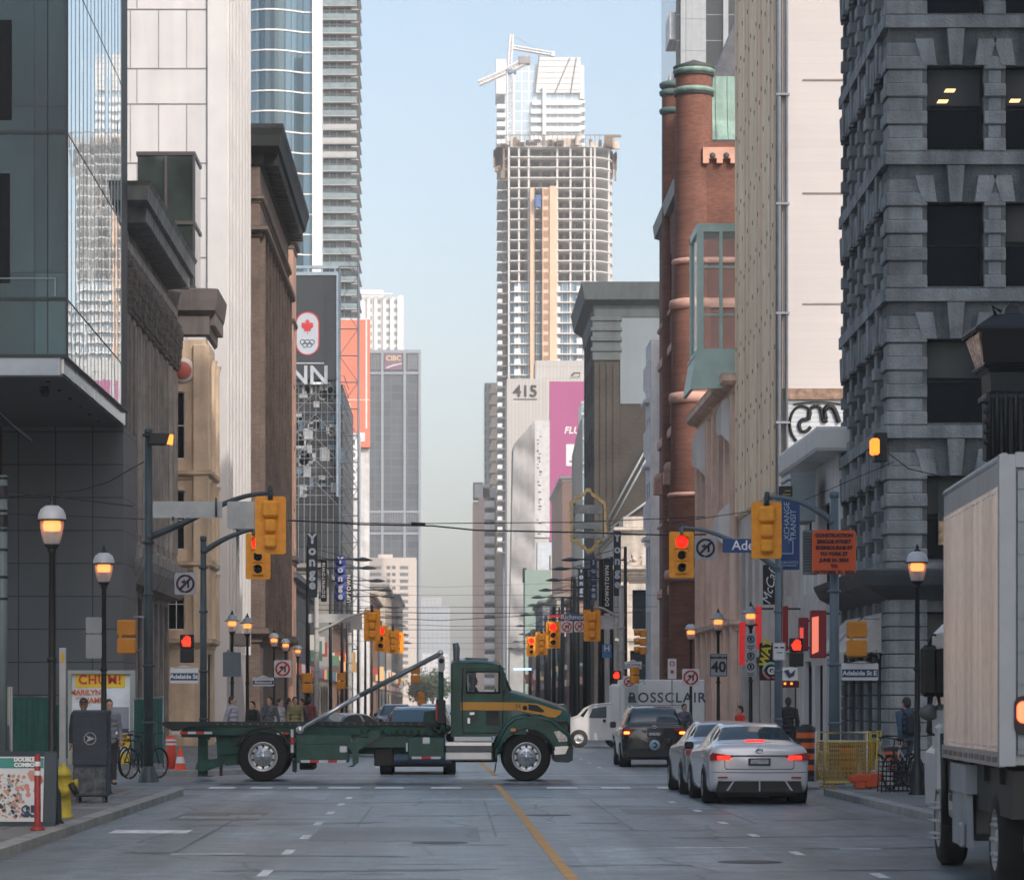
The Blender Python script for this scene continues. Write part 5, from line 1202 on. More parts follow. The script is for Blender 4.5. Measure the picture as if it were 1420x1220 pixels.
stripe=surf('truck_orange',(.62,.27,.015),.4,var=.1,coat=.3)
tr=thing('roll_off_truck','dark green roll-off hauling truck with orange stripe crossing the junction','truck',(0,YT,0))
def B(mb,name,mats,parent=None):return build(mb,name,mats,parent or tr,True)
def wheel(parent,x,y,r,w,name='wheel',axis='y',dish=.06,polished=True,side=-1):
    """wheel with axle along y; side -1 shows its face towards -y"""
    o=bpy.data.objects.new(name,None);COL.objects.link(o);o.parent=parent;o.location=(x,y,r);WO[o.name]=Vector((0,0,0))
    mb=MB();s=side
    pr=[(r*.60,s*w*.5),(r*.90,s*w*.5),(r*.975,s*w*.42),(r,s*w*.3),(r,-s*w*.3),(r*.975,-s*w*.42),(r*.9,-s*w*.5),(r*.6,-s*w*.5)]
    mb.lathe(pr,(0,0,0),40,axis='y')
    for k in range(40):
        a=R(9*k);c,q=math.cos(a),math.sin(a)
        mb.poly([(r*1.001*c,-w*.3,r*1.001*q),(r*1.001*math.cos(a+.06),-w*.3,r*1.001*math.sin(a+.06)),(r*1.001*math.cos(a+.06),w*.3,r*1.001*math.sin(a+.06)),(r*1.001*c,w*.3,r*1.001*q)])
    build(mb,'tyre',rubber,o,True)
    mb=MB();pr=[(r*.61,s*w*.46),(r*.58,s*w*.5),(r*.55,s*w*.46),(r*.5,s*w*.2),(r*.36,s*w*(.5-dish*4)),(r*.3,s*w*(.5-dish)),(r*.14,s*w*(.5+.0)),(r*.12,s*w*.62),(0,s*w*.64)]
    mb.lathe(pr,(0,0,0),36,axis='y')
    for k in range(10):a=R(36*k);mb.lathe([(0,s*w*.54),(r*.03,s*w*.54),(r*.035,s*w*.4)],(r*.23*math.cos(a),0,r*.23*math.sin(a)),6,axis='y')
    mb.mi=1
    for k in range(10):a=R(36*k+18);mb.lathe([(0,s*w*(.5-dish*3.2)),(r*.05,s*w*(.5-dish*3.2))],(r*.43*math.cos(a),0,r*.43*math.sin(a)),8,axis='y')
    build(mb,'rim',[alum if polished else surf('steel_rim',(.3,.31,.32),.45,.6),signblack],o,True);return o
for y,s in((.17,-1),(2.2,1)):
    wheel(tr,tx(364.5),y,.57,.3,side=s);wheel(tr,tx(730),y,.565,.3,side=s,dish=.02)
for y in(.52,1.85):wheel(tr,tx(364.5),y,.57,.28)
mb=MB();mb.rbox(tx(250),.25,tz_(1022),tx(617),.45,tz_(1004));mb.rbox(tx(250),1.95,tz_(1022),tx(617),2.15,tz_(1004));
mb.box(tx(330),.7,tz_(1046),tx(790),.9,tz_(1030));mb.box(tx(330),1.5,tz_(1046),tx(790),1.7,tz_(1030));mb.tube([(tx(364),.1,.57),(tx(364),2.3,.57)],.1,8);mb.tube([(tx(730),.1,.57),(tx(730),2.3,.57)],.08,8)
for px in(300,420,520,600):mb.box(tx(px),.45,tz_(1020),tx(px)+.12,1.95,tz_(1006))
B(mb,'chassis',grn2)
mb=MB();mb.extr([T(218,1001),T(245,1001),T(612,1001),T(612,1006.5),T(262,1006.5),T(247,1013),T(238,1013)],.05,.3);mb.extr([T(218,1001),T(612,1001),T(612,1006.5),T(262,1006.5),T(240,1013)],2.1,2.35)
mb.mi=1;mb.extr([T(262,1006.6),T(600,1006.6),T(600,1019),T(330,1019),T(298,1019),T(290,1012)],.1,.28)
for k in range(9):mb.box(tx(300+k*34),.06,tz_(1019),tx(300+k*34)+.07,.1,tz_(1007))
B(mb,'tilt_frame',[surf('frame_black',(.012,.018,.018),.6,var=.3),grn2])
mb=MB();mb.mi=0
def tape(mb,x0,x1,py0,py1,y,n,vert=False):
    for k in range(n):
        mb.mi=k%2
        if vert:mb.box(tx(x0),y,tz_(py0+(py1-py0)*(k+1)/n),tx(x1),y+.012,tz_(py0+(py1-py0)*k/n))
        else:mb.box(tx(x0+(x1-x0)*k/n),y,tz_(py1),tx(x0+(x1-x0)*(k+1)/n),y+.012,tz_(py0))
rw=[surf('reflector_white',(.6,.6,.6),.4),surf('reflector_red',(.5,.02,.025),.4)]
for args in((238,294,1014,1017.5,.03,5),(384,400,1015,1018,.03,2),(417,480,1053.5,1057,.0,5),(571,611,1048.5,1052,.0,3)):
    mb=MB();tape(mb,*args);B(mb,'reflector_strip',rw)
mb=MB();tape(mb,403,407,1011,1043,.02,3,True);B(mb,'reflector_strip',rw)
mb=MB();mb.extr([T(298,1018),T(330,1018),T(331,1060),T(312,1062),T(300,1050)],.3,.5);mb.extr([T(280,1055),T(308,1050),T(308,1062),T(282,1068)],.25,.45);mb.tube([(tx(281),.15,tz_(1062)),(tx(281),2.2,tz_(1062))],.13,12);mb.extr([T(302,1037),T(330,1036),T(330,1044),T(302,1046)],.2,.5)
mb.box(tx(272),.5,tz_(1076),tx(285),.7,tz_(1018));mb.mi=1;mb.box(tx(303),.3,tz_(1076),tx(307),.4,tz_(1052));mb.box(tx(328),.3,tz_(1060),tx(336),.36,tz_(1050))
B(mb,'rear_bumper',[grn2,black])
mb=MB();ctr=(tx(364.5),.57)
outer=[(ctr[0]+.70*math.cos(R(a)),ctr[1]+.70*math.sin(R(a)))for a in range(20,161,7)];inner=[(ctr[0]+.655*math.cos(R(a)),ctr[1]+.655*math.sin(R(a)))for a in range(160,19,-7)]
mb.extr(outer+inner,.02,.62);mb.extr(outer+inner,1.75,2.35);B(mb,'mudguard',black)
mb=MB()
for(a,b,c,d)in((408,1043,414,1050),(416,1057,437,1066)):mb.rbox(tx(a),.1,tz_(d),tx(c),.9,tz_(b))
mb.rbox(tx(415),.1,tz_(1067),tx(436),.5,tz_(1056));mb.rbox(tx(518),.5,tz_(1062),tx(545),1.6,tz_(1037));mb.box(tx(405),.1,tz_(1070),tx(410),.6,tz_(1050));B(mb,'air_tank',black)
mb=MB();mb.rbox(tx(410),.02,tz_(1057),tx(484),.6,tz_(1030),.025);mb.box(tx(411),.01,tz_(1031),tx(487),.5,tz_(1019));mb.box(tx(444),0,tz_(1030),tx(447),.02,tz_(1019));mb.mi=1;mb.rbox(tx(471),-.005,tz_(1043),tx(481),.02,tz_(1034));B(mb,'side_locker',[grn,signwhite])
mb=MB();mb.extr([T(480,1032),T(488,1042),T(489,1060),T(482,1063),T(490,1063),T(497,1057),T(497,1040),T(528,1020),T(524,1011),T(510,1015)][::-1],.03,.22)
mb.extr([T(487,1020),T(572,1020),T(572,1036),T(497,1036)],.2,.4);mb.rbox(tx(500),-.0,tz_(1022),tx(512),.03,tz_(1017));B(mb,'lift_arm',grn)
mb=MB();mb.rbox(tx(565),.02,tz_(1053),tx(617),.6,tz_(1021),.03);mb.mi=1;mb.rbox(tx(586),0,tz_(1031),tx(596),.03,tz_(1022));mb.rbox(tx(563),0,tz_(1042),tx(565.5),.03,tz_(1029));B(mb,'tool_box',[grn,signwhite])
mb=MB();mb.mi=0;mb.extr([T(588,987),T(606,984),T(606,1020),T(596,1020),T(594,1001),T(586,1001)],.5,1.7);B(mb,'headboard',grn2)
mb=MB();mb.tube([(tx(415),.0,tz_(1012)),(tx(500),.0,tz_(963.5))],.055,10);mb.mi=1;mb.tube([(tx(500),.0,tz_(963.5)),(tx(611),.0,tz_(906))],.06,10);mb.mi=0;mb.lathe([(0,-.08),(.09,-.08),(.1,-.05),(.1,.05)],(tx(416),0,tz_(1012)),14,axis='y');mb.ball((tx(611),0,tz_(905)),.07);B(mb,'hydraulic_ram',[surf('polished_rod',(.6,.58,.56),.25,.8),surf('ram_body',(.16,.19,.19),.35,.5)])
mb=MB();mb.tube([(tx(611.5),.1,tz_(1000)),(tx(611.5),.1,tz_(920))],.06,8);mb.mi=1;mb.extr([T(607,912),T(612,907),T(617,912),T(617,928),T(613,932),T(608,930)],-.06,.2);mb.mi=2;mb.lathe([(0,-.08),(.055,-.08),(.06,-.05)],(tx(612),0,tz_(916)),12,axis='y');mb.rbox(tx(604.5),-.02,tz_(1003),tx(618),.5,tz_(970));mb.mi=0
for k in range(12):mb.ball((tx(606+rnd.random()*16),.1+rnd.random()*.3,tz_(1002+rnd.random()*16)),.08,6,4)
B(mb,'hoist_post',[grn2,surf('pulley_grey',(.35,.36,.37),.5),black])
mb=MB();mb.rbox(tx(604),-.035,tz_(999),tx(606.5),-.02,tz_(975),.003);B(mb,'red_marker',surf('marker_red',(.4,.02,.02),.4))
mb=MB();mb.tube([(tx(633),.35,tz_(1014)),(tx(633),.35,tz_(912)),(tx(633),.35,tz_(898)),(tx(631.5),.35,tz_(891))],[.075,.075,.085,.07],14)
mb.tube([(tx(633),.35,tz_(1012)),(tx(630),.38,tz_(1019)),(tx(622),.45,tz_(1025))],.11,10);mb.mi=1
for k in range(28):mb.lathe([(.095,-.01),(.1,0),(.095,.01)],(tx(633.5),.35,tz_(1008-k*3.3)),14)
B(mb,'exhaust_stack',[surf('sooty_chrome',(.12,.14,.15),.35,.8,var=.3),chrome])
xs0,xs1=tx(625),tx(707);zc0,zc1=tz_(1020),tz_(919)
mb=MB();wx0,wx1,wz0,wz1=tx(647),tx(693),tz_(960),tz_(931)
for y in(.0,2.3):
    for a,b,c,d in((xs0+.0,wx0,zc0,wz1),(wx0,wx1,zc0,wz0)):mb.box(a,y,c,b,y+.06,d)
    mb.extr([(xs0,wz1),(xs0+.03,zc1-.06),(xs0+.1,zc1+.02),(tx(690),tz_(921)),(tx(693),wz1)],y,y+.06)
    mb.extr([(wx1,wz0),(wx1,wz1),(tx(693),tz_(922)),(tx(697),tz_(924)),(tx(706),tz_(957)),(tx(706),zc0),(wx1,zc0)],y,y+.06)
mb.smooth=True
rp=[(xs0,zc1-.1),(xs0+.03,zc1-.03),(xs0+.12,zc1+.03),(tx(660),tz_(917)),(tx(685),tz_(919)),(tx(694),tz_(923))]
cross=[(.0,-.02),(.12,.03),(.6,.08),(1.18,.1),(1.76,.08),(2.24,.03),(2.36,-.02)]
for(a,za),(b,zb_)in zip(rp,rp[1:]):
    for(y0,d0),(y1,d1)in zip(cross,cross[1:]):mb.poly(((a,y0,za+d0),(a,y1,za+d1),(b,y1,zb_+d1),(b,y0,zb_+d0)))
mb.smooth=False;mb.box(xs0,.06,zc0,xs0+.05,2.3,zc1-.04);mb.box(xs0,.06,zc0,tx(706),2.3,zc0+.05)
B(mb,'cab',grn)
mb=MB();mb.box(xs0+.05,.07,zc0+.05,xs0+.1,2.29,wz1+.1);mb.rbox(tx(640),.2,zc0,tx(662),.9,tz_(978),.05);mb.rbox(tx(636),.2,tz_(985),tx(645),.9,tz_(943),.05);mb.rbox(tx(640),1.4,zc0,tx(662),2.1,tz_(978),.05);mb.rbox(tx(636),1.4,tz_(985),tx(645),2.1,tz_(950),.05)
mb.extr([T(692,1000),T(706,1000),T(706,962),T(692,966)],.07,2.29);mb.tube([(tx(684)+.18*math.cos(R(k*30))*.45,1.75+.2*math.sin(R(k*30)),tz_(967)+.2*math.cos(R(k*30)))for k in range(13)],.016,6)
B(mb,'interior',surf('cab_interior',(.02,.02,.022),.8))
mb=MB();mb.poly(((tx(694),.08,tz_(924)),(tx(708),.04,tz_(957)),(tx(708),2.32,tz_(957)),(tx(694),2.28,tz_(924))));B(mb,'windscreen',clear('truck_glass',(.12,.2,.24),.03,.5))
mb=MB();mb.tube([(tx(693),.03,tz_(922)),(tx(708),.01,tz_(958))],.035,6);mb.tube([(tx(693),2.33,tz_(922)),(tx(708),2.33,tz_(958))],.035,6);mb.mi=1
mb.tube([(wx0,-.012,wz0),(wx1,-.012,wz0),(wx1,-.012,wz1),(wx0,-.012,wz1),(wx0,-.012,wz0)],.025,5)
P=[T(641,965),T(642,1016),T(690,1016),T(697,1010),T(698,930),T(696,924)];mb.tube([(p[0],-.004,p[1])for p in P],.011,4);mb.tube([(tx(642),-.01,tz_(926)),(tx(641),-.01,tz_(965))],.011,4)
mb.tube([(tx(640.5),-.02,tz_(955)),(tx(641),-.02,tz_(985))],.014,5)
B(mb,'window_trim',[surf('pillar_dark_green',(.01,.05,.045),.4),black])
mb=MB();mb.box(wx0,.03,wz0,wx0+.2,.04,wz1);mb.box(wx0+.02,.02,wz1-.11,wx0+.22,.025,wz1-.02);B(mb,'side_glass',clear('truck_side_glass',(.05,.09,.12),.05,.6))
mb=MB();mb.rbox(tx(653),-.02,tz_(998),tx(664),-.005,tz_(984),.004);mb.mi=1
mb.rbox(tx(651),-.05,tz_(991),tx(658),-.02,tz_(987),.006);mb.rbox(tx(648),-.03,tz_(1003),tx(652),-.0,tz_(995),.005)
B(mb,'door_handle',[surf('recess_green',(.008,.04,.035),.4),chrome])
mb=MB();mb.rbox(tx(674.5),-.012,tz_(1005),tx(692),.01,tz_(985.5),.003);B(mb,'lower_door_window',dkglass)
mb=MB();mb.extr([T(639,973),T(716,973.5),T(744,975),T(768,983),T(779,985),T(777,990),T(770,994.5),T(760,994),T(738,988.5),T(716,984.5),T(639,984.5)],-.012,-.002);B(mb,'orange_stripe',stripe)
mb=MB();mb.extr([T(732.5,976),T(745,977.5),T(755,985),T(752,987.5),T(733,984)],-.024,-.013);mb.lathe([(0,-.03),(.05,-.028),(.055,-.013)],(tx(728),0,tz_(981)),14,axis='y');B(mb,'air_intake',signblack)
text('fleet_number','34',.14,surf('dark_number',(.08,.04,.01),.6),tr,(tx(718),-.02,tz_(979)),local=True)
mb=MB();mb.smooth=True
hp=[(706,957.5),(715,959.5),(735,965.5),(755,971.5),(775,978.5),(786,984),(790,990),(791,1002),(791,1032)]
def hc(f):return[(.0+.0*f,-1.0),(.01+.02*f,-.2),(.06+.05*f,-.06),(.25+.08*f,.0),(.7,.035),(1.18,.05),(1.66,.035),(2.11-.08*f,.0),(2.3-.05*f,-.06),(2.35-.02*f,-.2),(2.36,-1.0)]
rows=[]
for i,(px,py)in enumerate(hp):
    f=i/(len(hp)-1)*2.2;row=[]
    for y,dz in hc(f):
        z=tz_(py)+dz if i<6 else tz_(py)+dz*.25
        row.append(mb.V((tx(px)if dz>-.5 else tx(px),y,max(z,tz_(1000)if i<6 else tz_(1032))if dz<-.5 else z)))
    rows.append(row)
for A_,B_ in zip(rows,rows[1:]):
    for k in range(len(A_)-1):mb.face((A_[k],A_[k+1],B_[k+1],B_[k]))
mb.smooth=False;mb.box(tx(705),.02,tz_(1018),tx(730),2.34,tz_(969));mb.box(tx(735),.3,tz_(1028),tx(789),2.06,tz_(1000))
B(mb,'bonnet',grn)
for ya,yb in((-.04,.55),(1.81,2.4)):
    mb=MB();c=(tx(730),.565);arch=[(c[0]+.64*math.cos(R(a)),c[1]+.64*math.sin(R(a)))for a in range(6,178,6)]
    top=[T(687,1051),T(688,1036),T(694,1020),T(703,1005),T(714,996),T(730,992),T(748,993),T(764,999),T(778,1010),T(788,1020),T(790,1034),T(771,1034)]
    mb.extr(top+arch[2:],ya,yb);mb.smooth=True
    lip=[(c[0]+.66*math.cos(R(a)),c[1]+.66*math.sin(R(a)))for a in range(14,178,8)]
    mb.tube([(p[0],ya if ya<0 else yb,p[1])for p in lip],.03,6);mb.tube([(p[0],(ya+.03)if ya<0 else(yb-.03),p[1])for p in top[1:11]],.06,8)
    B(mb,'wing',grn)
    mb=MB()
    inner=[(c[0]+.62*math.cos(R(a)),c[1]+.62*math.sin(R(a)))for a in range(0,181,10)]
    for p,q in zip(inner,inner[1:]):mb.poly(((p[0],ya+.05,p[1]),(q[0],ya+.05,q[1]),(q[0],yb,q[1]),(p[0],yb,p[1])))
    B(mb,'wheel_arch',black)
for ya in(-.055,2.3):
    mb=MB();mb.extr([T(768,1014),T(776,1013),T(785,1020),T(788,1027),T(775,1028)],ya,ya+.12);B(mb,'headlight',surf('headlight_clear',(.6,.55,.52),.12,.3,var=.4,scale=15))
    mb=MB();mb.rbox(tx(708),ya-.02,tz_(1014),tx(715),ya+.03,tz_(1009.5),.01);B(mb,'side_indicator',surf('amber_lens',(.8,.3,.1),.2))
mb=MB();mb.extr([T(765,1034),T(793,1031),T(795,1036),T(794,1054),T(788,1057),T(770,1056)],-.02,2.38);mb.mi=1;mb.extr([T(768,1035),T(789,1033.5),T(784,1045),T(769,1046)],-.03,-.021);mb.box(tx(794),.3,tz_(1044),tx(795.3),2.0,tz_(1034));B(mb,'front_bumper',[surf('bumper_dark',(.03,.04,.045),.25,.5),chrome])
mb=MB();mb.box(tx(790.5),.45,tz_(1028),tx(792),1.9,tz_(992));mb.mi=1
for k in range(9):mb.box(tx(791.5),.5,tz_(1026-k*4),tx(792.8),1.85,tz_(1024.5-k*4))
B(mb,'grille',[signblack,chrome])
mb=MB();mb.rbox(tx(629),.0,tz_(1028),tx(683),.5,tz_(1020),.02);mb.mi=1;mb.rbox(tx(617),-.03,tz_(1034.5),tx(683),.5,tz_(1028),.02);mb.mi=2;mb.rbox(tx(618),-.02,tz_(1042),tx(683),.5,tz_(1034),.015);mb.mi=3;mb.rbox(tx(617),-.035,tz_(1054),tx(683),.52,tz_(1042),.03)
B(mb,'step_tank',[surf('step_plate',(.42,.45,.47),.35,.7),chrome,surf('step_dark',(.1,.11,.12),.4,.4),surf('tank_aluminium',(.55,.55,.56),.3,.8,streak=.2)])
mb=MB();mb.box(tx(645),.4,tz_(916.5),tx(676),.55,tz_(913.5));mb.tube([(tx(645),.45,tz_(912)),(tx(677),.45,tz_(913))],.02,5);mb.rbox(tx(684),.3,tz_(920),tx(690),.4,tz_(916));mb.rbox(tx(684),1.0,tz_(919),tx(690),1.1,tz_(914));B(mb,'roof_beacon',[surf('beacon_grey',(.2,.2,.2),.4)])
for y in(.5,.85,1.2,1.55,1.9):mb=MB();mb.rbox(tx(688),y-.05,tz_(920),tx(692),y+.05,tz_(915.5),.02);B(mb,'marker_lamp',surf('marker_amber',(.7,.25,.08),.3))
mb=MB();mb.rbox(tx(697),-.38,tz_(960),tx(701),-.2,tz_(932),.03);mb.tube([(tx(700),-.25,tz_(928)),(tx(697),0,tz_(926))],.015,5);mb.tube([(tx(700),-.25,tz_(963)),(tx(697),0,tz_(962))],.015,5)
B(mb,'wing_mirror',[surf('mirror_housing',(.02,.04,.04),.4)])
mb=MB();mb.extr([T(683,1052),T(690,1052),T(686,1058),T(628,1056),T(640,1058),T(680,1060)],.3,2.1)if False else None
mb.box(tx(625),.5,tz_(1057),tx(690),1.9,tz_(1036));mb.tube([(tx(688),.1,tz_(1057)),(tx(686),.1,tz_(1070))],.015,5);B(mb,'underbody',black)
mb=MB()
for P in([(706,962),(707,985),(712,1000)],[(697,1012),(707,1006)],[(627,925),(627,1018)],[(748,972),(752,990),(757,998)],[(639,927),(690,927)]):mb.tube([(tx(a),-.002 if a<706 else .0,tz_(b))for a,b in P],.006,4)
for k in range(14):mb.ball((tx(643+k*3.6),-.002,tz_(1018)),.008,5,4)
B(mb,'panel_seam',surf('seam_dark',(.005,.02,.018),.6))
mb=MB();q=random.Random(4)
for k in range(9):
    a=500+k*10;mb.tube([(tx(a),.1,tz_(1012)),(tx(a+5),.04,tz_(1018+q.uniform(0,4))),(tx(a+12),.12,tz_(1013))],.012,5)
for a,b in((596,1003),(602,1006),(609,1004)):mb.tube([(tx(a),.0,tz_(b)),(tx(a+4),-.04,tz_(b+10)),(tx(a+12),.05,tz_(b+14)),(tx(a+20),.2,tz_(b+9))],.016,6)
for k in range(12):mb.ball((tx(410+.4*math.sin(k)),.06,tz_(1046+k*2.2)),.018,5,4)
B(mb,'hose',black)
mb=MB()
for px in(335,394):mb.box(tx(px),.05,tz_(1068),tx(px)+.02,.62,tz_(1030))
B(mb,'mud_flap',rubber)
mb=MB()
for k in range(26):mb.mi=0;mb.box(tx(300+k*11.2),.045,tz_(1004.6),tx(300+k*11.2)+.05,.05,tz_(1002.6))
B(mb,'deck_bolt',surf('bolt_grey',(.12,.13,.13),.5,.5))
def cr(p0,p1,p2,p3,t):return tuple(.5*((2*b)+(-a+c)*t+(2*a-5*b+4*c-d)*t*t+(-a+3*b-3*c+d)*t**3)for a,b,c,d in zip(p0,p1,p2,p3))
def dense(P,sub):
    out=[]
    for i in range(len(P)-1):
        a,b,c,d=P[max(i-1,0)],P[i],P[i+1],P[min(i+2,len(P)-1)]
        for k in range(sub):out.append((cr(a,b,c,d,k/sub),i))
    out.append((P[-1],len(P)-2));return out
SED=[(0,.46,.70,.80,.93,.58,.97),(.06,.30,.86,.84,1.0,.68,1.05),(.3,.22,.90,.88,1.02,.71,1.10),(.72,.2,.915,.9,1.02,.70,1.09),(1.42,.2,.92,.9,1.0,.575,1.375),(2.0,.2,.92,.9,.98,.565,1.44),(2.6,.2,.92,.9,.97,.565,1.43),(3.0,.2,.92,.89,.96,.58,1.36),(3.75,.2,.92,.87,.94,.68,1.0),(4.35,.2,.9,.8,.88,.68,.93),(4.72,.24,.84,.68,.76,.6,.82),(4.88,.36,.66,.55,.62,.45,.66)]
SUV=[(0,.5,.74,.90,1.06,.62,1.10),(.05,.32,.88,.95,1.1,.68,1.16),(.14,.24,.91,.98,1.13,.70,1.22),(.30,.24,.92,1.0,1.12,.66,1.48),(.62,.24,.925,1.0,1.11,.64,1.66),(1.4,.24,.925,1.0,1.10,.635,1.70),(2.3,.24,.925,1.0,1.09,.635,1.69),(2.75,.24,.925,.99,1.08,.64,1.62),(3.45,.24,.92,.97,1.06,.72,1.14),(4.0,.24,.9,.9,1.0,.72,1.06),(4.4,.28,.86,.75,.85,.64,.92),(4.58,.4,.7,.6,.7,.5,.74)]
def car(name,label,loc,rz,kind,paint,cat='car',S=None,sx=1.0,group=None,rear='sedan',plate=True,lit=True,wheelr=None,trim=None,lamps='red'):
    St=S or(SED if kind=='sedan' else SUV);L_=St[-1][0];r=wheelr or(.335 if kind=='sedan' else .36)
    o=thing(name,label,cat,loc,group,rz);WO[o.name]=Vector((0,0,0));bl=lambda m,n,mt,p=None:build(m,n,mt,p or o,True)
    prof=[]
    for y,zb,w,sh,bt,wr,rf in St:
        mid=(zb+sh)/2
        prof.append([(0,y,zb),(w*.8,y,zb),(w*.97,y,zb+.06),(w*1.0,y,mid),(w,y,sh),(w*.93,y,bt),(wr,y,rf-.045*(1 if rf-bt>.15 else .3)),(wr*.72,y,rf),(0,y,rf+.015)])
    ns=4;secs=[]
    cols=list(zip(*prof))
    dc=[dense(list(c),ns)for c in cols]
    nst=len(dc[0]);body=MB();glassm=MB();glass2=MB();wind=MB();back=MB()
    sub2=3;rows=[];cell=[]
    for i in range(nst):
        P=[dc[j][i][0]for j in range(9)];dd=dense(P,sub2);right=[p for p,_ in dd];cells=[c for _,c in dd]
        full=right+[(-p[0],p[1],p[2])for p in right[-2::-1]];rows.append(full);cell=cells
    nn=len(rows[0]);half=len(cell)-1
    gi={'sedan':(3,8),'suv':(2,8)}[kind];ri={'sedan':(3,3),'suv':(2,3)}[kind];wi=(7,7)
    def add(mb,i,k):
        q=(rows[i][k],rows[i][k+1],rows[i+1][k+1],rows[i+1][k]);mb.poly([(a*sx,b,c)for a,b,c in q])
    for m in(body,glassm,glass2,wind,back):m.smooth=True
    dct={}
    def V(m,i,k):
        key=(id(m),i,k)
        if key not in dct:p=rows[i][k];dct[key]=m.V((p[0]*sx,p[1],p[2]))
        return dct[key]
    for i in range(nst-1):
        s=dc[0][i][1];fr=(i%ns)/ns
        for k in range(nn-1):
            kk=k if k<half else nn-2-k;c=cell[kk];sf=s+fr
            m=body
            if c==5 and gi[0]+.5<=sf<gi[1]-.5 and(kk%sub2)<sub2:
                m=glassm if k<half else glass2
                if abs(sf-(5.0 if kind=='sedan' else 4.75))<.13:m=body
            if c in(6,7):
                if ri[0]+.1<=sf<ri[1]+(1.0 if kind=='sedan' else .95):m=back
                if wi[0]+.0<=sf<wi[1]+.95:m=wind
            m.face((V(m,i,k),V(m,i,k+1),V(m,i+1,k+1),V(m,i+1,k)))
    body.face([V(body,0,k)for k in range(nn)][::-1]);body.face([V(body,nst-1,k)for k in range(nn)])
    bl(body,'body',paint);bl(glassm,'side_window',dkglass);bl(glass2,'side_window',dkglass);bl(wind,'windscreen',MAT.get('car_screen')or glass('car_screen',(.05,.09,.12),.04,.3,.02));bl(back,'rear_window',MAT.get('car_rear')or glass('car_rear',(.035,.06,.08),.04,.2,.02))
    fy_=L_-.92;ry=.98 if kind=='sedan' else .86
    for y in(ry,fy_):
        for s in(-1,1):
            mb=MB();mb.lathe([(0,0),(r+.055,0),(r+.055,-s*.3)],(s*.925*sx,y,r),28,axis='x');bl(mb,'wheel_arch',black)
            w_=bpy.data.objects.new('wheel',None);COL.objects.link(w_);w_.parent=o;w_.location=(s*.83*sx,y,r)
            mb=MB();ww=.23;mb.lathe([(r*.6,s*ww/2),(r*.9,s*ww/2),(r,s*ww*.3),(r,-s*ww*.3),(r*.9,-s*ww/2),(r*.3,-s*ww/2)],(0,0,0),28,axis='x');build(mb,'tyre',rubber,w_,True)
            mb=MB();mb.lathe([(r*.64,s*ww*.45),(r*.6,s*ww*.5),(r*.58,s*ww*.2),(r*.2,s*ww*.15),(0,s*ww*.2)],(0,0,0),24,axis='x')
            for k in range(7):
                a=R(360/7*k);mb.tube([(s*ww*.3,r*.1*math.cos(a),r*.1*math.sin(a)),(s*ww*.42,r*.6*math.cos(a),r*.6*math.sin(a))],r*.06,5)
            build(mb,'rim',alum,w_,True)
    zl_=.88 if kind=='sedan' else 1.0
    for s in(-1,1):
        mb=MB();
        if kind=='sedan':mb.extr([(s*.44,.87),(s*.84,.93),(s*.90,.87),(s*.89,.79),(s*.62,.80)],-.03,.34)
        else:mb.extr([(s*.5,1.06),(s*.84,1.08),(s*.9,1.0),(s*.88,.88),(s*.7,.9),(s*.62,1.0)],-.03,.3)
        bl(mb,'taillight',surf('tail_lens_red',(.28,.012,.015),.15,coat=.5))
        if lit:
            mb=MB();mb.rbox(s*.64-.12,-.045,zl_-.075,s*.64+.12,-.02,zl_-.005,.01)if kind=='sedan' else mb.rbox(s*.78-.08,-.05,.93,s*.78+.08,-.02,1.0,.02)
            bl(mb,'lit_lamp',tail if lamps=='red' else emit('amber_lamp',(1,.25,.03),3))
        mb=MB();mb.rbox(s*.7-.17,L_-.32,.62,s*.7+.17,L_-.12,.74,.03);bl(mb,'headlight',surf('headlight_glass',(.6,.62,.65),.1,.3))
        mb=MB();ym=L_-1.75 if kind=='sedan' else L_-1.75;mb.rbox(s*.93*sx,ym-.06,.95 if kind=='sedan' else 1.08,s*1.1*sx,ym+.06,1.09 if kind=='sedan' else 1.26,.03);bl(mb,'wing_mirror',trim or black)
    mb=MB();mb.mi=0;zz=.22 if kind=='sedan' else .28
    mb.extr([(-.78,zz),(.78,zz),(.74,zz+.2),(.6,zz+.22),(-.6,zz+.22),(-.74,zz+.2)],-.045,.25)
    mb.box(-.72,.3,zz-.08,.72,L_-.4,zz+.02);bl(mb,'lower_bumper',black)
    if kind=='sedan':
        mb=MB();
        for x in(-.5,0,.5):mb.extr([(x-.012,zz),(x+.012,zz),(x+.012+.04*(x!=0)*(1 if x>0 else-1),zz+.2),(x-.012+.04*(x!=0)*(1 if x>0 else-1),zz+.2)],-.052,-.046)
        mb.box(-.55,-.036,.862,.55,-.02,.885);bl(mb,'rear_trim',dkmetal)
        mb=MB()
        for x in(-.5,.5):mb.extr([(x*1.0-.1,zz+.03),(x*1.0+.02,zz+.2),(x*1.0+.05,zz+.2),(x*1.0-.06,zz+.03)]if x<0 else[(x+.1,zz+.03),(x-.02,zz+.2),(x-.05,zz+.2),(x+.06,zz+.03)],-.056,-.046)
        mb.box(-.012,-.056,zz+.02,.012,-.046,zz+.2);mb.rbox(-.72,-.05,zz+.2,.72,-.03,zz+.222,.004);bl(mb,'diffuser_trim',surf('trim_silver',(.45,.46,.48),.35,.5))
        mb=MB()
        for x in(-.62,.62):mb.tube([(x,-.006,.9),(x*1.0,-.006,.66),(x*.93,-.006,.635)],.005,4)
        mb.tube([(-.6,-.006,.635),(.6,-.006,.635)],.005,4);mb.tube([(-.86,.02,.585),(-.68,-.008,.575),(0,-.008,.572),(.68,-.008,.575),(.86,.02,.585)],.004,4);bl(mb,'shut_line',signblack)
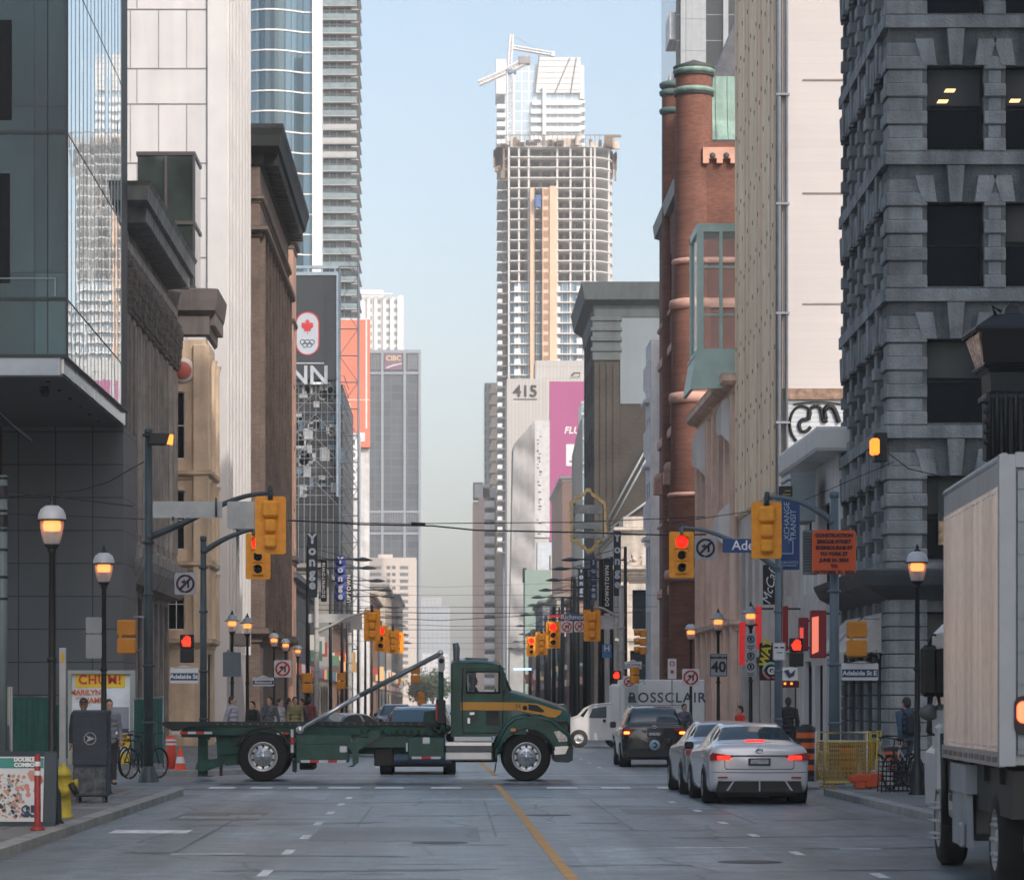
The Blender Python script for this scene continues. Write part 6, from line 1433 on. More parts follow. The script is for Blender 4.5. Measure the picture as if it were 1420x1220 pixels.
        for x in(-.66,.66):mb=MB();mb.rbox(x-.09,-.03,.475,x+.09,-.0,.5,.005);bl(mb,'reflector',surf('reflector_dark_red',(.3,.01,.02),.3))
    mb=MB();pz=.70 if kind=='sedan' else .86;mb.rbox(-.2,-.05,pz,.2,-.02,pz+.13,.01);mb.mi=1;mb.rbox(-.16,-.055,pz+.03,.16,-.05,pz+.11,.003);bl(mb,'number_plate',[dkmetal,surf('plate_grey',(.35,.37,.38)if kind=='sedan' else(.6,.62,.65),.5,var=.5,scale=25)])
    mb=MB();zb2=.965 if kind=='sedan' else 1.13;mb.tube([(.06*math.cos(R(k*30)),-.025,zb2+.04*math.sin(R(k*30)))for k in range(13)],.01,5);mb.tube([(-.05,-.025,zb2+.01),(.05,-.025,zb2+.01)],.008,4);bl(mb,'badge',chrome)
    if lit and lamps=='red':
        mb=MB();y_=.78 if kind=='sedan' else .5;mb.rbox(-.17,y_-.02,1.125 if kind=='sedan' else 1.62,.17,y_+.03,1.15 if kind=='sedan' else 1.645,.006);bl(mb,'high_brake_light',tail)
    return o
pearl=surf('pearl_white_paint',(.66,.65,.68),.2,.25,var=.04,coat=.5);blackp=surf('black_car_paint',(.012,.013,.016),.18,var=.1,coat=.8);silver=surf('silver_paint',(.38,.40,.43),.25,.6,var=.08,coat=.5);bluew=surf('blue_grey_paint',(.14,.2,.27),.25,.4,var=.08,coat=.5)
Yv=54.3;car('parked_sedan','pearl white sedan with glowing brake lights seen from behind beside the orange barrel',(fx(1053,Yv),Yv,0),0,'sedan',pearl)
Yv=59.5;car('parked_sedan','silver sedan mostly hidden in front of the white braking sedan',(fx(1014,Yv),Yv,0),0,'sedan',silver,lit=False)
Yv=85.2;sv=car('black_suv','black sport utility car with amber lights driving off beyond the junction',(fx(907.5,Yv),Yv,0),0,'suv',blackp,lamps='amber')
mb=MB()
for s in(-1,1):mb.tube([(s*.6,.9,1.71),(s*.6,2.6,1.71)],.02,6)
build(mb,'roof_rail',chrome,sv,True)
mb=MB();mb.lathe([(0,-.06),(.14,-.06),(.15,-.04)],(0,0,.62),18,axis='y');mb.mi=1;mb.tube([(.06*math.cos(R(a)),-.07,.62+.06*math.sin(R(a)))for a in range(-120,140,20)],.02,5);build(mb,'round_emblem',[surf('emblem_blue',(.25,.38,.48),.4),signblack],sv,True)
Yv=76.0;car('oncoming_suv','oncoming utility car with blue windscreen waiting right behind the truck deck',(fx(579,Yv),Yv+4.58,0),math.pi,'suv',bluew,lit=False,sx=1.02)
Yv=100.0;car('oncoming_sedan','silver sedan at the far left above the truck deck, coming toward the junction',(fx(517,Yv),Yv+4.4,0),math.pi-.5,'sedan',silver,lit=False)
for i,(px,Yv,pt,kd)in enumerate(((560,128,silver,'sedan'),(580,112,pearl,'sedan'),(548,150,bluew,'suv'),(600,165,silver,'suv'),(536,190,blackp,'sedan'))):
    car('queued_car',['silver sedan, second behind the waiting blue utility car','pearl sedan directly behind the waiting blue utility car','blue grey utility car queued behind the two pale sedans','silver utility car far back near the street centre','black sedan far back along the left kerb'][i],(fx(px,Yv),Yv+4.6,0),math.pi,kd,pt,lit=False,group='cars queued toward the junction')
for i,(px,Yv,pt,kd)in enumerate(((842,175,blackp,'suv'),(700,190,silver,'sedan'),(716,240,blackp,'suv'),(690,300,pearl,'sedan'))):
    car('departing_car',['black utility car beyond the white box van','silver sedan driving off behind the truck bonnet','black utility car driving off far down the street','small pearl sedan farthest down the street'][i],(fx(px,Yv)if px!=842 else 6.0,Yv,0),0,kd,pt,group='cars driving away down the street')
def rrect(w,h,r,n=4):
    P=[]
    for cx,cy,a0 in((w/2-r,h/2-r,0),(-w/2+r,h/2-r,90),(-w/2+r,-h/2+r,180),(w/2-r,-h/2+r,270)):
        for k in range(n+1):a=R(a0+90*k/n);P.append((cx+r*math.cos(a),cy+r*math.sin(a)))
    return P
def signal_parts(root,ym,lit=0):
    """three lens head facing -y, centre at the origin"""
    mb=MB();mb.extr(rrect(.62,1.16,.05),-.02,.0);build(mb,'backboard',ym,root,True)
    mb=MB();zs=(.33,.0,-.33)
    for z,w_,h in((.32,.38,.36),(-.02,.3,.3),(-.33,.3,.3)):
        mb.rbox(-w_/2,-.1,z-h/2,w_/2,-.02,z+h/2,.02);mb.rbox(-w_/2+.02,.0,z-h/2+.01,w_/2-.02,.16,z+h/2-.01,.05)
    build(mb,'housing',ym,root,True)
    for i,(z,r)in enumerate(((.32,.155),(-.02,.105),(-.33,.105))):
        mb=MB();mb.lathe([(0,-.14),(r*.7,-.125),(r,-.1)],(0,0,z),20,axis='y');build(mb,'lens',lampred if i==lit else lampdark,root,True)
        mb=MB();mb.lathe([(r+.005,-.1),(r+.015,-.3),(r+.0,-.3),(r-.004,-.1)],(0,0,z),18,20,160,axis='y');build(mb,'visor',surf('visor_dark_yellow',(.28,.11,.01),.6),root,True)
    mb=MB();mb.tube([(0,.08,.5),(0,.08,.72)],.05,8);mb.rbox(-.05,.04,.66,.05,.14,.78,.02);build(mb,'bracket',tealpole,root,True)
sp=thing('traffic_signal','yellow signal showing red, on the left past the near arm and half hidden','traffic light',(fx(358,76),76,fz(771,76)),'yellow traffic signals')
signal_parts(sp,yellow)
SG=[(945,769,76,0,1,'yellow signal showing red beside the square no left turn sign, right of centre'),
      (375,728,62,1,1.02,'yellow signal seen from its back on the long left arm, nearest the viewer'),
      (1063,735,62,1,1.0,'yellow signal seen from its back on the right arm before the blue banner'),
      (767,880,160,0,1.22,'sunlit yellow signal showing red under the distant blue street sign'),
      (821,867,138,1,1.24,'sunlit yellow signal back hanging from the pale pole arm over the white van'),
      (516,867,138,1,1.22,'sunlit yellow signal back at the tip of the far left arm'),
      (528,885,160,0,1.2,'yellow signal showing red peeping out behind the far left signal back'),
      (545,889,190,1,1.3,'yellow signal back right of the far left pair, above the truck ram'),
      (552,891,215,0,1.3,'small yellow signal showing red overlapped by a signal back above the truck ram'),
      (737,896,230,0,1.3,'small orange yellow signal showing red, left one of the distant pair over the street'),
      (751,892,215,1,1.4,'dull orange signal back, right one of the distant pair over the street')]
for px,py,Y,bk,sc,lb in SG:dup(sp,(fx(px,Y),Y,fz(py,Y)),lb,math.pi if bk else 0,scale=sc)
def pole_arm(label,px,Y,pytop,mat,arm=None,r=.11,name='signal_pole',box=None):
    t=thing(name,label,'pole',(fx(px,Y),Y,.14));x=fx(px,Y)
    mb=MB();h=fz(pytop,Y);mb.tube([(x,Y,.14),(x,Y,h*.5),(x,Y,h)],[r,r*.85,r*.7],12);mb.tube([(x,Y,h),(x,Y,h+.12)],r*.8,8);mb.lathe([(r*2,0),(r*1.9,.1),(r*1.2,.3),(r,.34)],(x,Y,.14),12)
    for z in(1.4,2.6,4.1,5.2):
        if z<h:mb.lathe([(r,-.03),(r*1.15,-.02),(r*1.15,.02),(r*.9,.03)],(x,Y,z),12)
    build(mb,'shaft',mat,t)
    if arm:
        mb=MB();P=[(fx(a,Y),Y,fz(b,Y))for a,b in arm];Q=[p for p,_ in dense(P,4)]
        mb.tube(Q,[.075-.035*k/(len(Q)-1)for k in range(len(Q))],8);mb.ball(P[0],.1,8,6);mb.tube([P[-1],(P[-1][0],P[-1][1],P[-1][2]-.22)],.05,8);build(mb,'arm',mat,t)
    return t
bluepole=surf('blue_grey_pole',(.10,.14,.17),.5,var=.2)
pole_arm('tall dark pole at the left corner carrying the longest signal arm',206,64,603,tealpole,[(207,745),(250,727),(300,703),(340,688),(375,683)])
pole_arm('dark pole behind the truck deck with the shorter signal arm',282,76,750,tealpole,[(283,764),(310,748),(335,738),(352,734)],.1)
pole_arm('blue grey pole at the right corner carrying the orange notice board',1157,62,690,bluepole,[(1154,722),(1120,700),(1090,691),(1062,689)],.12)
pole_arm('grey pole behind the white sedan holding the street name sign and signal',1079,76,700,bluepole,[(1079,790),(1045,765),(1005,745),(975,735),(945,731)],.1)
pole_arm('pale concrete pole right of the distant blue street sign',862,138,815,lightpole,[(861,856),(848,850),(835,843),(821,841)],.16)
pole_arm('pale concrete pole on the far left holding the sunlit signal arm',439,138,822,lightpole,[(440,876),(462,866),(485,855),(512,848)],.13)
pole_arm('pale pole on the far left just right of the signal arm pole',485,175,880,lightpole,None,.16)
def flat(name,label,cat,px0,py0,px1,py1,Y,mat,part='panel',th=.02,group=None,rot=0,frame_=None):
    x0,x1,z0,z1=fx(px0,Y),fx(px1,Y),fz(py1,Y),fz(py0,Y)
    t=thing(name,label,cat,((x0+x1)/2,Y,(z0+z1)/2),group)
    mb=MB();c=min((x1-x0),(z1-z0))*.08;mb.M=Matrix.Translation(((x0+x1)/2,0,(z0+z1)/2));mb.extr(rrect(x1-x0,z1-z0,c),Y,Y+th);mb.M=None;build(mb,part,mat,t)
    if frame_:
        mb=MB();b=(x1-x0)*.035
        for a,c_,d,e in((x0+b,z0+b,x1-b,z0+2*b),(x0+b,z1-2*b,x1-b,z1-b),(x0+b,z0+2*b,x0+2*b,z1-2*b),(x1-2*b,z0+2*b,x1-b,z1-2*b)):mb.box(a,Y-.006,c_,d,Y-.001,e)
        build(mb,'border',frame_,t)
    return t
t=flat('blank_sign','long blank grey back of a street name sign on the near left arm','sign',212,695,308,718,62.2,signback)
mb=MB()
for px in(240,300):mb.tube([(fx(px,62.1),62.05,fz(690 if px>290 else 722,62)),(fx(px,62.1),62.05,fz(716,62))],.025,6)
build(mb,'hanger',tealpole,t)
t=flat('blank_sign','short square blank grey sign back beside the near left signal','sign',315,695,355,733,62.2,signback)
t=flat('blank_sign','pale blank sign back on the distant left arm','sign',428,851,486,863,138.2,surf('pale_sign_back',(.5,.5,.5),.5))
t=flat('blank_sign','pale square blank panel next to the distant left signal','sign',486,851,502,873,138.3,MAT['pale_sign_back'])
t=flat('blank_sign','pale blank sign back behind the sunlit signal on the pale pole','sign',829,853,851,872,138.2,MAT['pale_sign_back'])
t=thing('camera_box','black camera box with orange lit end on top of the tall left pole','camera',(fx(222,64),64,fz(605,64)))
mb=MB();Y=63.8;mb.rbox(fx(208,Y),Y-.12,fz(617,Y),fx(236,Y),Y+.15,fz(601,Y),.02);mb.box(fx(198,Y),Y-.1,fz(605,Y),fx(208,Y),Y+.1,fz(602,Y));mb.mi=1;mb.extr([(fx(232,Y),fz(617,Y)),(fx(239,Y),fz(616,Y)),(fx(240,Y),fz(603,Y)),(fx(236,Y),fz(603,Y))],Y-.13,Y+.1)
build(mb,'housing',[black,warm],t)
def ban(label,px0,py0,px1,Y,ring=signblack,bgm=signwhite,arrow='turn',red=False):
    t=flat('turn_ban_sign',label,'sign',px0,py0,px1,py0+(px1-px0),Y,bgm);cx=(fx(px0,Y)+fx(px1,Y))/2;cz=fz(py0+(px1-px0)/2,Y);r=(fx(px1,Y)-fx(px0,Y))*.38;q=r*.14
    mb=MB();mb.tube([(cx+r*math.cos(R(15*k)),Y-.005,cz+r*math.sin(R(15*k)))for k in range(25)],q,4);mb.tube([(cx-r*.7,Y-.012,cz+r*.7)if arrow=='l' else(cx-r*.7,Y-.012,cz-r*.7),(cx+r*.7,Y-.012,cz-r*.7)if arrow=='l' else(cx+r*.7,Y-.012,cz+r*.7)],q,4);build(mb,'ban_ring',ring,t)
    mb=MB();mb.tube([(cx+r*.35,Y-.004,cz-r*.5),(cx+r*.35,Y-.004,cz+r*.15),(cx-r*.1,Y-.004,cz+r*.2)],q*.9,4);mb.extr([(cx-r*.55,cz+r*.2),(cx-r*.05,cz+r*.5),(cx-r*.05,cz-r*.1)],Y-.012,Y-.002);build(mb,'arrow',signblack,t);return t
shadesign=surf('shaded_sign_white',(.36,.38,.40),.5,var=.05);maroon=surf('maroon_ring',(.07,.02,.03),.5)  # sign white at lower value, shade put into its colour
ban('square no left turn sign with maroon ring at the upper left by the dark poles',242,794,272,75.8,maroon,shadesign)
ban('square no left turn sign beside the blue street name sign',963,744,994,75.8,maroon,shadesign)
ban('small white no turn sign with red ring on a post above the truck deck',380,915,404,105,signred)
ban('small white no turn sign with red ring in front of the white box van',946,927,970,107.6,signred)
ban('left small no turn sign of the pair under the distant blue street sign',778,861,794,160,signred)
ban('right small no turn sign of the pair under the distant blue street sign',796,861,811,160,signred)
ban('small faded no turn sign beside the yellow pedestrian signal near the white van',864,937,880,120,signred)
def nametag(label,px0,py0,px1,py1,Y,s,px,size,two=False):
    t=flat('street_name_sign',label,'sign',px0,py0,px1,py1,Y,signblue if not two else signwhite)
    if two:
        mb=MB();mb.box(fx(px0,Y)+.01,Y-.006,fz(py0+(py1-py0)*.82,Y),fx(px1,Y)-.01,Y-.001,fz(py0+(py1-py0)*.36,Y));build(mb,'blue_band',surf('band_blue',(.03,.07,.18),.5),t)
        mb=MB();mb.extr([(fx(px0+4,Y),fz(py0+1,Y)),(fx(px1-4,Y),fz(py0+1,Y)),((fx(px0,Y)+fx(px1,Y))/2,fz(py0-3,Y))],Y,Y+.02);build(mb,'top_crest',signwhite,t)
    text('street_name',s,size,surf('name_white',(.8,.8,.8),.5),t,(fx(px,Y),Y-.012,fz((py0+py1)/2 if not two else py0+(py1-py0)*.59,Y)),bold=.004);return t
nametag('blue street name sign hanging beside the right foreground signal',1002,747,1094,766,75.6,'Adelaide',1048,.34)
nametag('distant small blue street name sign above the two no turn signs',777,851,815,860,160,'Richmond',797,.36)
nametag('white edged street name plate on the right pole under the yellow pedestrian signal',1167,919,1218,943,61.8,'Adelaide St E',1192,.13,True)
nametag('white edged street name plate on the left beside the glowing red hand',236,925,275,947,66,'Adelaide St',255,.13,True)
nametag('small distant street name plate on the left above the truck deck',350,939,380,951,110,'Richmond',365,.15,True)
nametag('small pale street name plate above the yellow pedestrian signal by the white van',866,917,890,927,125,'Richmond',878,.16,True)
t=flat('hospital_sign','small blue sign with a white letter H beyond the signals','sign',835,893,848,912,150,surf('hospital_blue',(.06,.2,.45),.5));text('letter','H',.4,signwhite,t,(fx(841.5,150),149.98,fz(899,150)),bold=.01)
t=flat('speed_limit_sign','grey speed limit sign reading maximum 40 on the brimmed lamp post','sign',984,906,1009,938,93.6,shadesign,frame_=signblack)
text('speed_word','MAXIMUM',.105,signblack,t,(fx(996.5,93.6),93.58,fz(911.5,93.6)),bold=.004);text('speed_number','40',.46,signblack,t,(fx(996.5,93.6),93.58,fz(925,93.6)),bold=.012)
t=flat('construction_notice','orange construction notice board with dark lettering on the right corner pole','sign',1126,735,1187,796,61.6,surf('notice_orange',(.62,.09,.02),.6,var=.05))
text('notice_text','CONSTRUCTION\nSIMCOE STREET\nSHERBOURNE ST\nTO YORK ST\nJUNE 24, 2024\nTO\nOCTOBER 31, 2024',.098,surf('notice_lettering',(.05,.015,.02),.6),t,(fx(1156.5,61.6),61.58,fz(768,61.6)),line=1.28,bold=.006,sx=1.0)
t=flat('louvred_sign','tall blue grey sign panel with fine lines just left of the orange notice','sign',1113,735,1134,797,61.9,surf('blue_grey_panel',(.12,.16,.18),.6))
mb=MB()
for k in range(14):mb.box(fx(1114.5,61.9),61.88,fz(740+k*4,61.9),fx(1132,61.9),61.895,fz(738.5+k*4,61.9))
build(mb,'line_pattern',surf('line_dark',(.04,.055,.07),.6),t)
t=flat('street_banner','dark blue vertical banner with pale sideways lettering behind the right signal','banner',1082,694,1109,790,77,surf('banner_navy',(.012,.045,.16),.6,var=.12,scale=1.5))
lb=surf('banner_pale_blue',(.4,.5,.6),.6)
text('banner_word','EXCHANGE',.2,lb,t,(fx(1091,77),76.97,fz(725,77)),rot=(R(90),R(-90),0));text('banner_word','TRANSIT',.2,lb,t,(fx(1100,77),76.97,fz(728,77)),rot=(R(90),R(-90),0));text('banner_word','TORONTO',.1,lb,t,(fx(1093,77),76.97,fz(780,77)))
mb=MB();Y=77;a,b,c,d=fx(1084,Y),fx(1099,Y),fz(768,Y),fz(749,Y)
for q in((a,c,b,c+.02),(a,d,b,d+.02),(b,c,b+.02,d)):mb.box(q[0],Y-.02,q[1],q[2],Y-.005,q[3])
mb.box(fx(1084,Y),Y-.02,fz(784.5,Y),fx(1104,Y),Y-.005,fz(783.5,Y));build(mb,'outline_square',lb,t)
t=flat('black_header_sign','black sign with gold flecks just above the dark blue banner','sign',1080,674,1099,692,80,signblack)
mb=MB();mb.box(fx(1088,80),79.98,fz(681,80),fx(1096,80),79.99,fz(680,80));mb.box(fx(1085,80),79.98,fz(686,80),fx(1096,80),79.99,fz(685,80));build(mb,'gold_line',surf('gold_line',(.5,.4,.15),.5),t)
t=flat('cafe_sign','black vertical sign with white script lettering turned sideways','sign',1058,783,1078,838,90,signblack);text('script','McCafé',.38,signwhite,t,(fx(1068,90),89.97,fz(811,90)),rot=(R(90),R(-78),0),shear=.4)
t=flat('shop_blade_sign','black blade sign with yellow sideways letters and a round green red mark','sign',1053,891,1079,943,92,signblack);text('letters','WAY',.36,surf('letter_yellow',(.75,.6,.04),.5),t,(fx(1062,92),91.97,fz(906,92)),rot=(R(90),R(-80),0),shear=.2,bold=.015)
mb=MB();c=(fx(1069,92),fz(930,92))
for k,(a0,a1)in enumerate(((20,180),(180,300))):
    mb.mi=k;mb.tube([(c[0]+.23*math.cos(R(a)),91.96,c[1]+.23*math.sin(R(a)))for a in range(a0,a1+1,20)],.05,5)
build(mb,'round_mark',[surf('mark_green',(.35,.55,.45),.5),surf('mark_pink',(.6,.25,.22),.5)],t);text('round_letter','G',.3,signwhite,t,(c[0],91.95,c[1]),bold=.02)
t=flat('bird_logo_sign','white square sign with a black swoosh below the glowing hand','sign',1085,925,1106,943,84,signwhite);mb=MB();mb.extr([(fx(1087,84),fz(930,84)),(fx(1093,84),fz(928,84)),(fx(1096,84),fz(934,84)),(fx(1103,84),fz(928,84)),(fx(1101,84),fz(937,84)),(fx(1094,84),fz(940,84))],83.97,83.99);build(mb,'swoosh',surf('logo_navy',(.03,.04,.09),.5),t)
t=flat('red_menu_sign','dark red sign with two orange lights under the white swoosh sign','sign',1085,944,1108,953,85,surf('dark_red_sign',(.12,.01,.01),.5));mb=MB();mb.box(fx(1087,85),84.97,fz(949,85),fx(1090,85),84.99,fz(946,85));mb.mi=0;mb.box(fx(1096,85),84.97,fz(949,85),fx(1099,85),84.99,fz(946,85));build(mb,'light_square',warm,t)
t=flat('arrow_sign','white rectangular one way lane sign with two black marks by the right pole','sign',1072,891,1089,915,75.7,signwhite,frame_=signback);mb=MB();Y=75.7
for a in(1074,1082):mb.box(fx(a,Y),Y-.02,fz(898.5,Y),fx(a+5,Y),Y-.01,fz(896.5,Y))
mb.box(fx(1077,Y),Y-.02,fz(905,Y),fx(1085,Y),Y-.01,fz(904,Y));build(mb,'black_mark',signblack,t)
for i,(py,h)in enumerate(((878,22),(901,14),(916,22))):
    t=flat('parking_sign',['upper grey parking sign on the brimmed lamp post by the red shop sign','small middle grey parking sign with a ring on the brimmed lamp post','lowest blue grey parking sign on the brimmed lamp post'][i],'sign',1033,py,1049,py+h,87.3,shadesign);Y=87.3;c=(fx(1041,Y),fz(py+8,Y))
    mb=MB();mb.tube([(c[0]+.09*math.cos(R(20*k)),Y-.01,c[1]+.09*math.sin(R(20*k)))for k in range(19)],.016,4);mb.box(c[0]-.03,Y-.012,c[1]-.05,c[0]+.03,Y-.002,c[1]+.05)
    if h>20:mb.box(fx(1036,Y),Y-.01,fz(py+18,Y),fx(1046,Y),Y-.002,fz(py+17,Y));mb.box(fx(1037,Y),Y-.01,fz(py+20.5,Y),fx(1045,Y),Y-.002,fz(py+19.5,Y))
    build(mb,'parking_mark',signblack,t)
t=flat('parking_sign','pale tall no parking sign in front of the dark doorway above the white van','sign',926,913,938,941,110,signwhite);mb=MB();Y=110;mb.tube([(fx(932,Y)+.08*math.cos(R(30*k)),Y-.01,fz(920,Y)+.08*math.sin(R(30*k)))for k in range(13)],.02,4);mb.ball((fx(932,Y),Y-.01,fz(931,Y)),.07,8,6);build(mb,'ban_mark',signred,t)
mb=MB();mb.tube([(fx(932,110),110.05,.14),(fx(932,110),110.05,fz(913,110))],.03,6);build(mb,'post',galv,t)
for i,(px,a,b)in enumerate(((430,0,1),)):pass
for px,py in((770,854),(858,853)):
    t=flat('red_bar_light',['short red bar beside the distant blue street sign','short red bar across the pale pole'][px>800],'light',px-9,py-1.5,px+9,py+1.8,159,signred)
red_lit=emit('red_neon_panel',(.45,.015,.015),.45)
def blade(label,px0,py0,px1,py1,Y,mat,side=None,part='face',cat='sign',name='shop_sign'):
    t=thing(name,label,cat,(fx(px0,Y),Y,fz(py1,Y)));mb=MB();mb.rbox(fx(px0,Y),Y,fz(py1,Y),fx(px1,Y),Y+.25,fz(py0,Y),.02);build(mb,part,mat,t)
    mb=MB();mb.box(fx(px1,Y),Y+.05,fz(py0,Y)-.12,fx(px1,Y)+.4,Y+.15,fz(py0,Y)-.06);mb.box(fx(px1,Y),Y+.05,fz(py1,Y)+.06,fx(px1,Y)+.4,Y+.15,fz(py1,Y)+.12);build(mb,'bracket',dkmetal,t);return t
blade('glowing red vertical sign behind the parking signs',1026,862,1034,922,98,red_lit);blade('red vertical sign right of the brimmed lamp',1048,840,1056,900,99,red_lit)
t=blade('dark red framed sign with glowing warm face near the right corner',1124,846,1146,912,86,surf('sign_frame_red',(.25,.012,.02),.4));mb=MB();Y=86;mb.extr([(fx(1126,Y),fz(907,Y)),(fx(1135,Y),fz(903,Y)),(fx(1135,Y),fz(854,Y)),(fx(1126,Y),fz(856,Y))],Y-.03,Y-.005);build(mb,'lit_face',emit('sign_warm_face',(.8,.2,.12),.6),t)
t=blade('smaller dark red framed sign with a lit face, left of the larger one',1108,856,1121,902,90,MAT['sign_frame_red']);mb=MB();Y=90;mb.box(fx(1109,Y),Y-.03,fz(898,Y),fx(1114,Y),Y-.005,fz(870,Y));build(mb,'lit_face',emit('sign_red_face',(.8,.08,.06),.5),t)
blade('tall dark red column sign beside the parking lamp post',1086,840,1093,902,97,surf('deep_red_panel',(.3,.01,.015),.4))
def ped_hand(label,px,py,Y,sc=1):
    t=thing('pedestrian_signal',label,'pedestrian light',(fx(px,Y),Y,fz(py,Y)),'pedestrian signals');s=.2*sc;c=(fx(px,Y),Y,fz(py,Y))
    mb=MB();mb.rbox(c[0]-s,Y,c[2]-s,c[0]+s,Y+.18,c[2]+s,.02);mb.rbox(c[0]-s,Y,c[2]-3.1*s,c[0]+s,Y+.18,c[2]-1.05*s,.02);build(mb,'housing',signblack,t)
    mb=MB();y0=Y-.02;mb.extr([(c[0]-s*.5,c[2]-s*.75),(c[0]+s*.5,c[2]-s*.75),(c[0]+s*.62,c[2]-s*.1),(c[0]+s*.45,c[2]+s*.35),(c[0]-s*.45,c[2]+s*.35),(c[0]-s*.8,c[2]+s*.05),(c[0]-s*.72,c[2]-s*.15)],y0,y0+.015)
    for k,hh in enumerate((.6,.8,.78,.6)):x=c[0]-s*.42+k*s*.26;mb.box(x,y0,c[2]+s*.3,x+s*.17,y0+.015,c[2]+s*hh)
    build(mb,'red_hand',emit('red_hand_light',(1,.02,.006),2.0),t)
ped_hand('black pedestrian signal with a red hand on the left above the truck deck',259,889,75,.85);ped_hand('black pedestrian signal with a red hand on the right pole below the notice',1105,894,74.5,.85);ped_hand('tiny pedestrian signal with a red hand by the pale pole',855,936,137,1)
pb_=thing('pedestrian_signal','dull yellow pedestrian signal seen from behind beside the tall left pole','pedestrian light',(fx(176,64),64,fz(883,64)),'yellow pedestrian signals seen from behind')
mb=MB();mb.rbox(-.2,-.12,.02,.2,.1,.36,.03);mb.rbox(-.2,-.12,-.36,.2,.1,-.02,.03);mb.box(-.15,-.14,-.3,-.1,-.11,.3);build(mb,'housing',surf('dull_yellow',(.55,.21,.015),.6,var=.2),pb_,True)
mb=MB();mb.tube([(.15,0,.42),(.45,0,.42)],.025,6);mb.tube([(.2,0,-.3),(.4,0,-.2),(.45,0,-.4)],.02,6);build(mb,'bracket',galv,pb_,True)
for px,py,Y,sc,lb in((1188,886,61,1,'dull yellow pedestrian signal seen from behind above the right street name plate'),(426,947,120,1.1,'sunlit yellow pedestrian signal back above the truck deck, left one'),(473,944,135,1,'small sunlit yellow signal back with two halves near the second pale pole'),(576,935,180,1.4,'small yellow signal partly behind the tip of the truck ram'),(584,968,190,1.1,'lowest yellow signal box near the queue of cars'),(880,936,119,.9,'sunlit yellow pedestrian signal by the white van box')):
    dup(pb_,(fx(px,Y),Y,fz(py,Y)),lb,0,scale=sc)
t=thing('side_signal','orange signal seen from the side against the dark doorway above the van','traffic light',(fx(891,115),115,fz(888,115)))
mb=MB();x=fx(891,115);
for k in range(3):z=fz(878+k*12,115);mb.rbox(x-.1,114.9,z-.15,x+.15,115.1,z+.15,.03);mb.tube([(x-.1,115,z+.05),(x-.32,115,z+.02)],[.13,.12],8)
build(mb,'housing',surf('orange_shade',(.5,.2,.03),.5),t)
def lamp(name,brim):
    t=bpy.data.objects.new(name,None);COL.objects.link(t);WO[t.name]=Vector((0,0,0));H=4.68
    mb=MB();mb.lathe([(.2,0),(.2,.1),(.14,.2),(.13,.55),(.09,.65),(.06,.75),(.05,2.2),(.042,H-.75),(.07,H-.72),(.05,H-.68)],(0,0,0),14);mb.lathe([(.05,0),(.07,.02),(.07,.05),(.05,.07)],(0,0,2.4),12);build(mb,'post',black,t,True)
    mb=MB();mb.lathe([(.06,H-.7),(.1,H-.66),(.115,H-.62)],(0,0,0),16);mb.lathe([(.0,H+.06),(.02,H+.02),(.035,H-.01),(.02,H-.03),(.06,H-.06),(.065,H-.1)],(0,0,0),12)
    if brim:mb.lathe([(.262,H-.29),(.268,H-.283),(.24,H-.275)],(0,0,0),20)
    else:mb.lathe([(.205,H-.31),(.21,H-.29),(.2,H-.28)],(0,0,0),20)
    build(mb,'fitting',black,t,True)
    mb=MB()
    if brim:mb.lathe([(.26,H-.285),(.19,H-.26),(.15,H-.2),(.13,H-.14),(.06,H-.08),(.0,H-.07)],(0,0,0),20)
    else:mb.lathe([(.2,H-.285),(.195,H-.22),(.16,H-.14),(.09,H-.09),(.0,H-.08)],(0,0,0),20)
    build(mb,'cap',surf('lamp_cap_brim',(.28,.33,.38),.4)if brim else surf('lamp_cap_dome',(.52,.53,.56),.35),t,True)
    mb=MB();mb.lathe([(.17,H-.29),(.165,H-.4),(.135,H-.55),(.112,H-.63)],(0,0,0),20);build(mb,'glass_shade',clear('lamp_glass',(.75,.72,.72),.2,.4),t,True)
    mb=MB();mb.lathe([(0,H-.3),(.11,H-.3),(.13,H-.36),(.115,H-.44),(0,H-.45)],(0,0,0),14);build(mb,'lit_lamp',emit('lamp_glow',(1,.27,.045),2.0),t,True)
    mb=MB()
    for a in(0,90,180,270):mb.tube([(.05*math.cos(R(a)),.05*math.sin(R(a)),H-.64),(.05*math.cos(R(a)),.05*math.sin(R(a)),H-.46)],.012,4)
    mb.lathe([(0,H-.47),(.09,H-.47),(.09,H-.455),(0,H-.455)],(0,0,0),12);build(mb,'lamp_holder',surf('holder_grey',(.2,.2,.2),.5),t,True);return t
LD=[(72,42.5,'tall black lamp post with grey dome cap nearest at left, beside the price board'),(144,56,'lamp post with glowing orange glass behind the ribbed mail box'),(1272,55.5,'lamp post with glowing orange glass at right before the grey stone building'),
      (958,107.9,'dome capped lamp post carrying the small red ringed sign'),(380,122,'distant lit dome lamp, left of the three clustered above the truck deck'),(396,133,'distant lit dome lamp, middle of the three clustered above the truck deck'),(413,149,'distant dome lamp, right of the three clustered above the truck deck')]
LB=[(1041,87.6,'brimmed lamp post carrying the three grey parking signs'),(996,94,'brimmed lamp post carrying the speed limit sign'),(322,96,'brimmed lamp post above the truck deck, the left one of two'),(343,99,'brimmed lamp post above the truck deck, the right one of two')]
p0=lamp('street_lamp',False);p1=lamp('street_lamp',True)
for proto,lst in((p0,LD),(p1,LB)):
    for i,(px,Y,lb)in enumerate(lst):
        if i==0:proto.location=(fx(px,Y),Y,.0);tag(proto,lb,'street lamp','heritage street lamps')
        else:o=dup(proto,(fx(px,Y),Y,.0),lb);tag(o,lb,'street lamp','heritage street lamps')
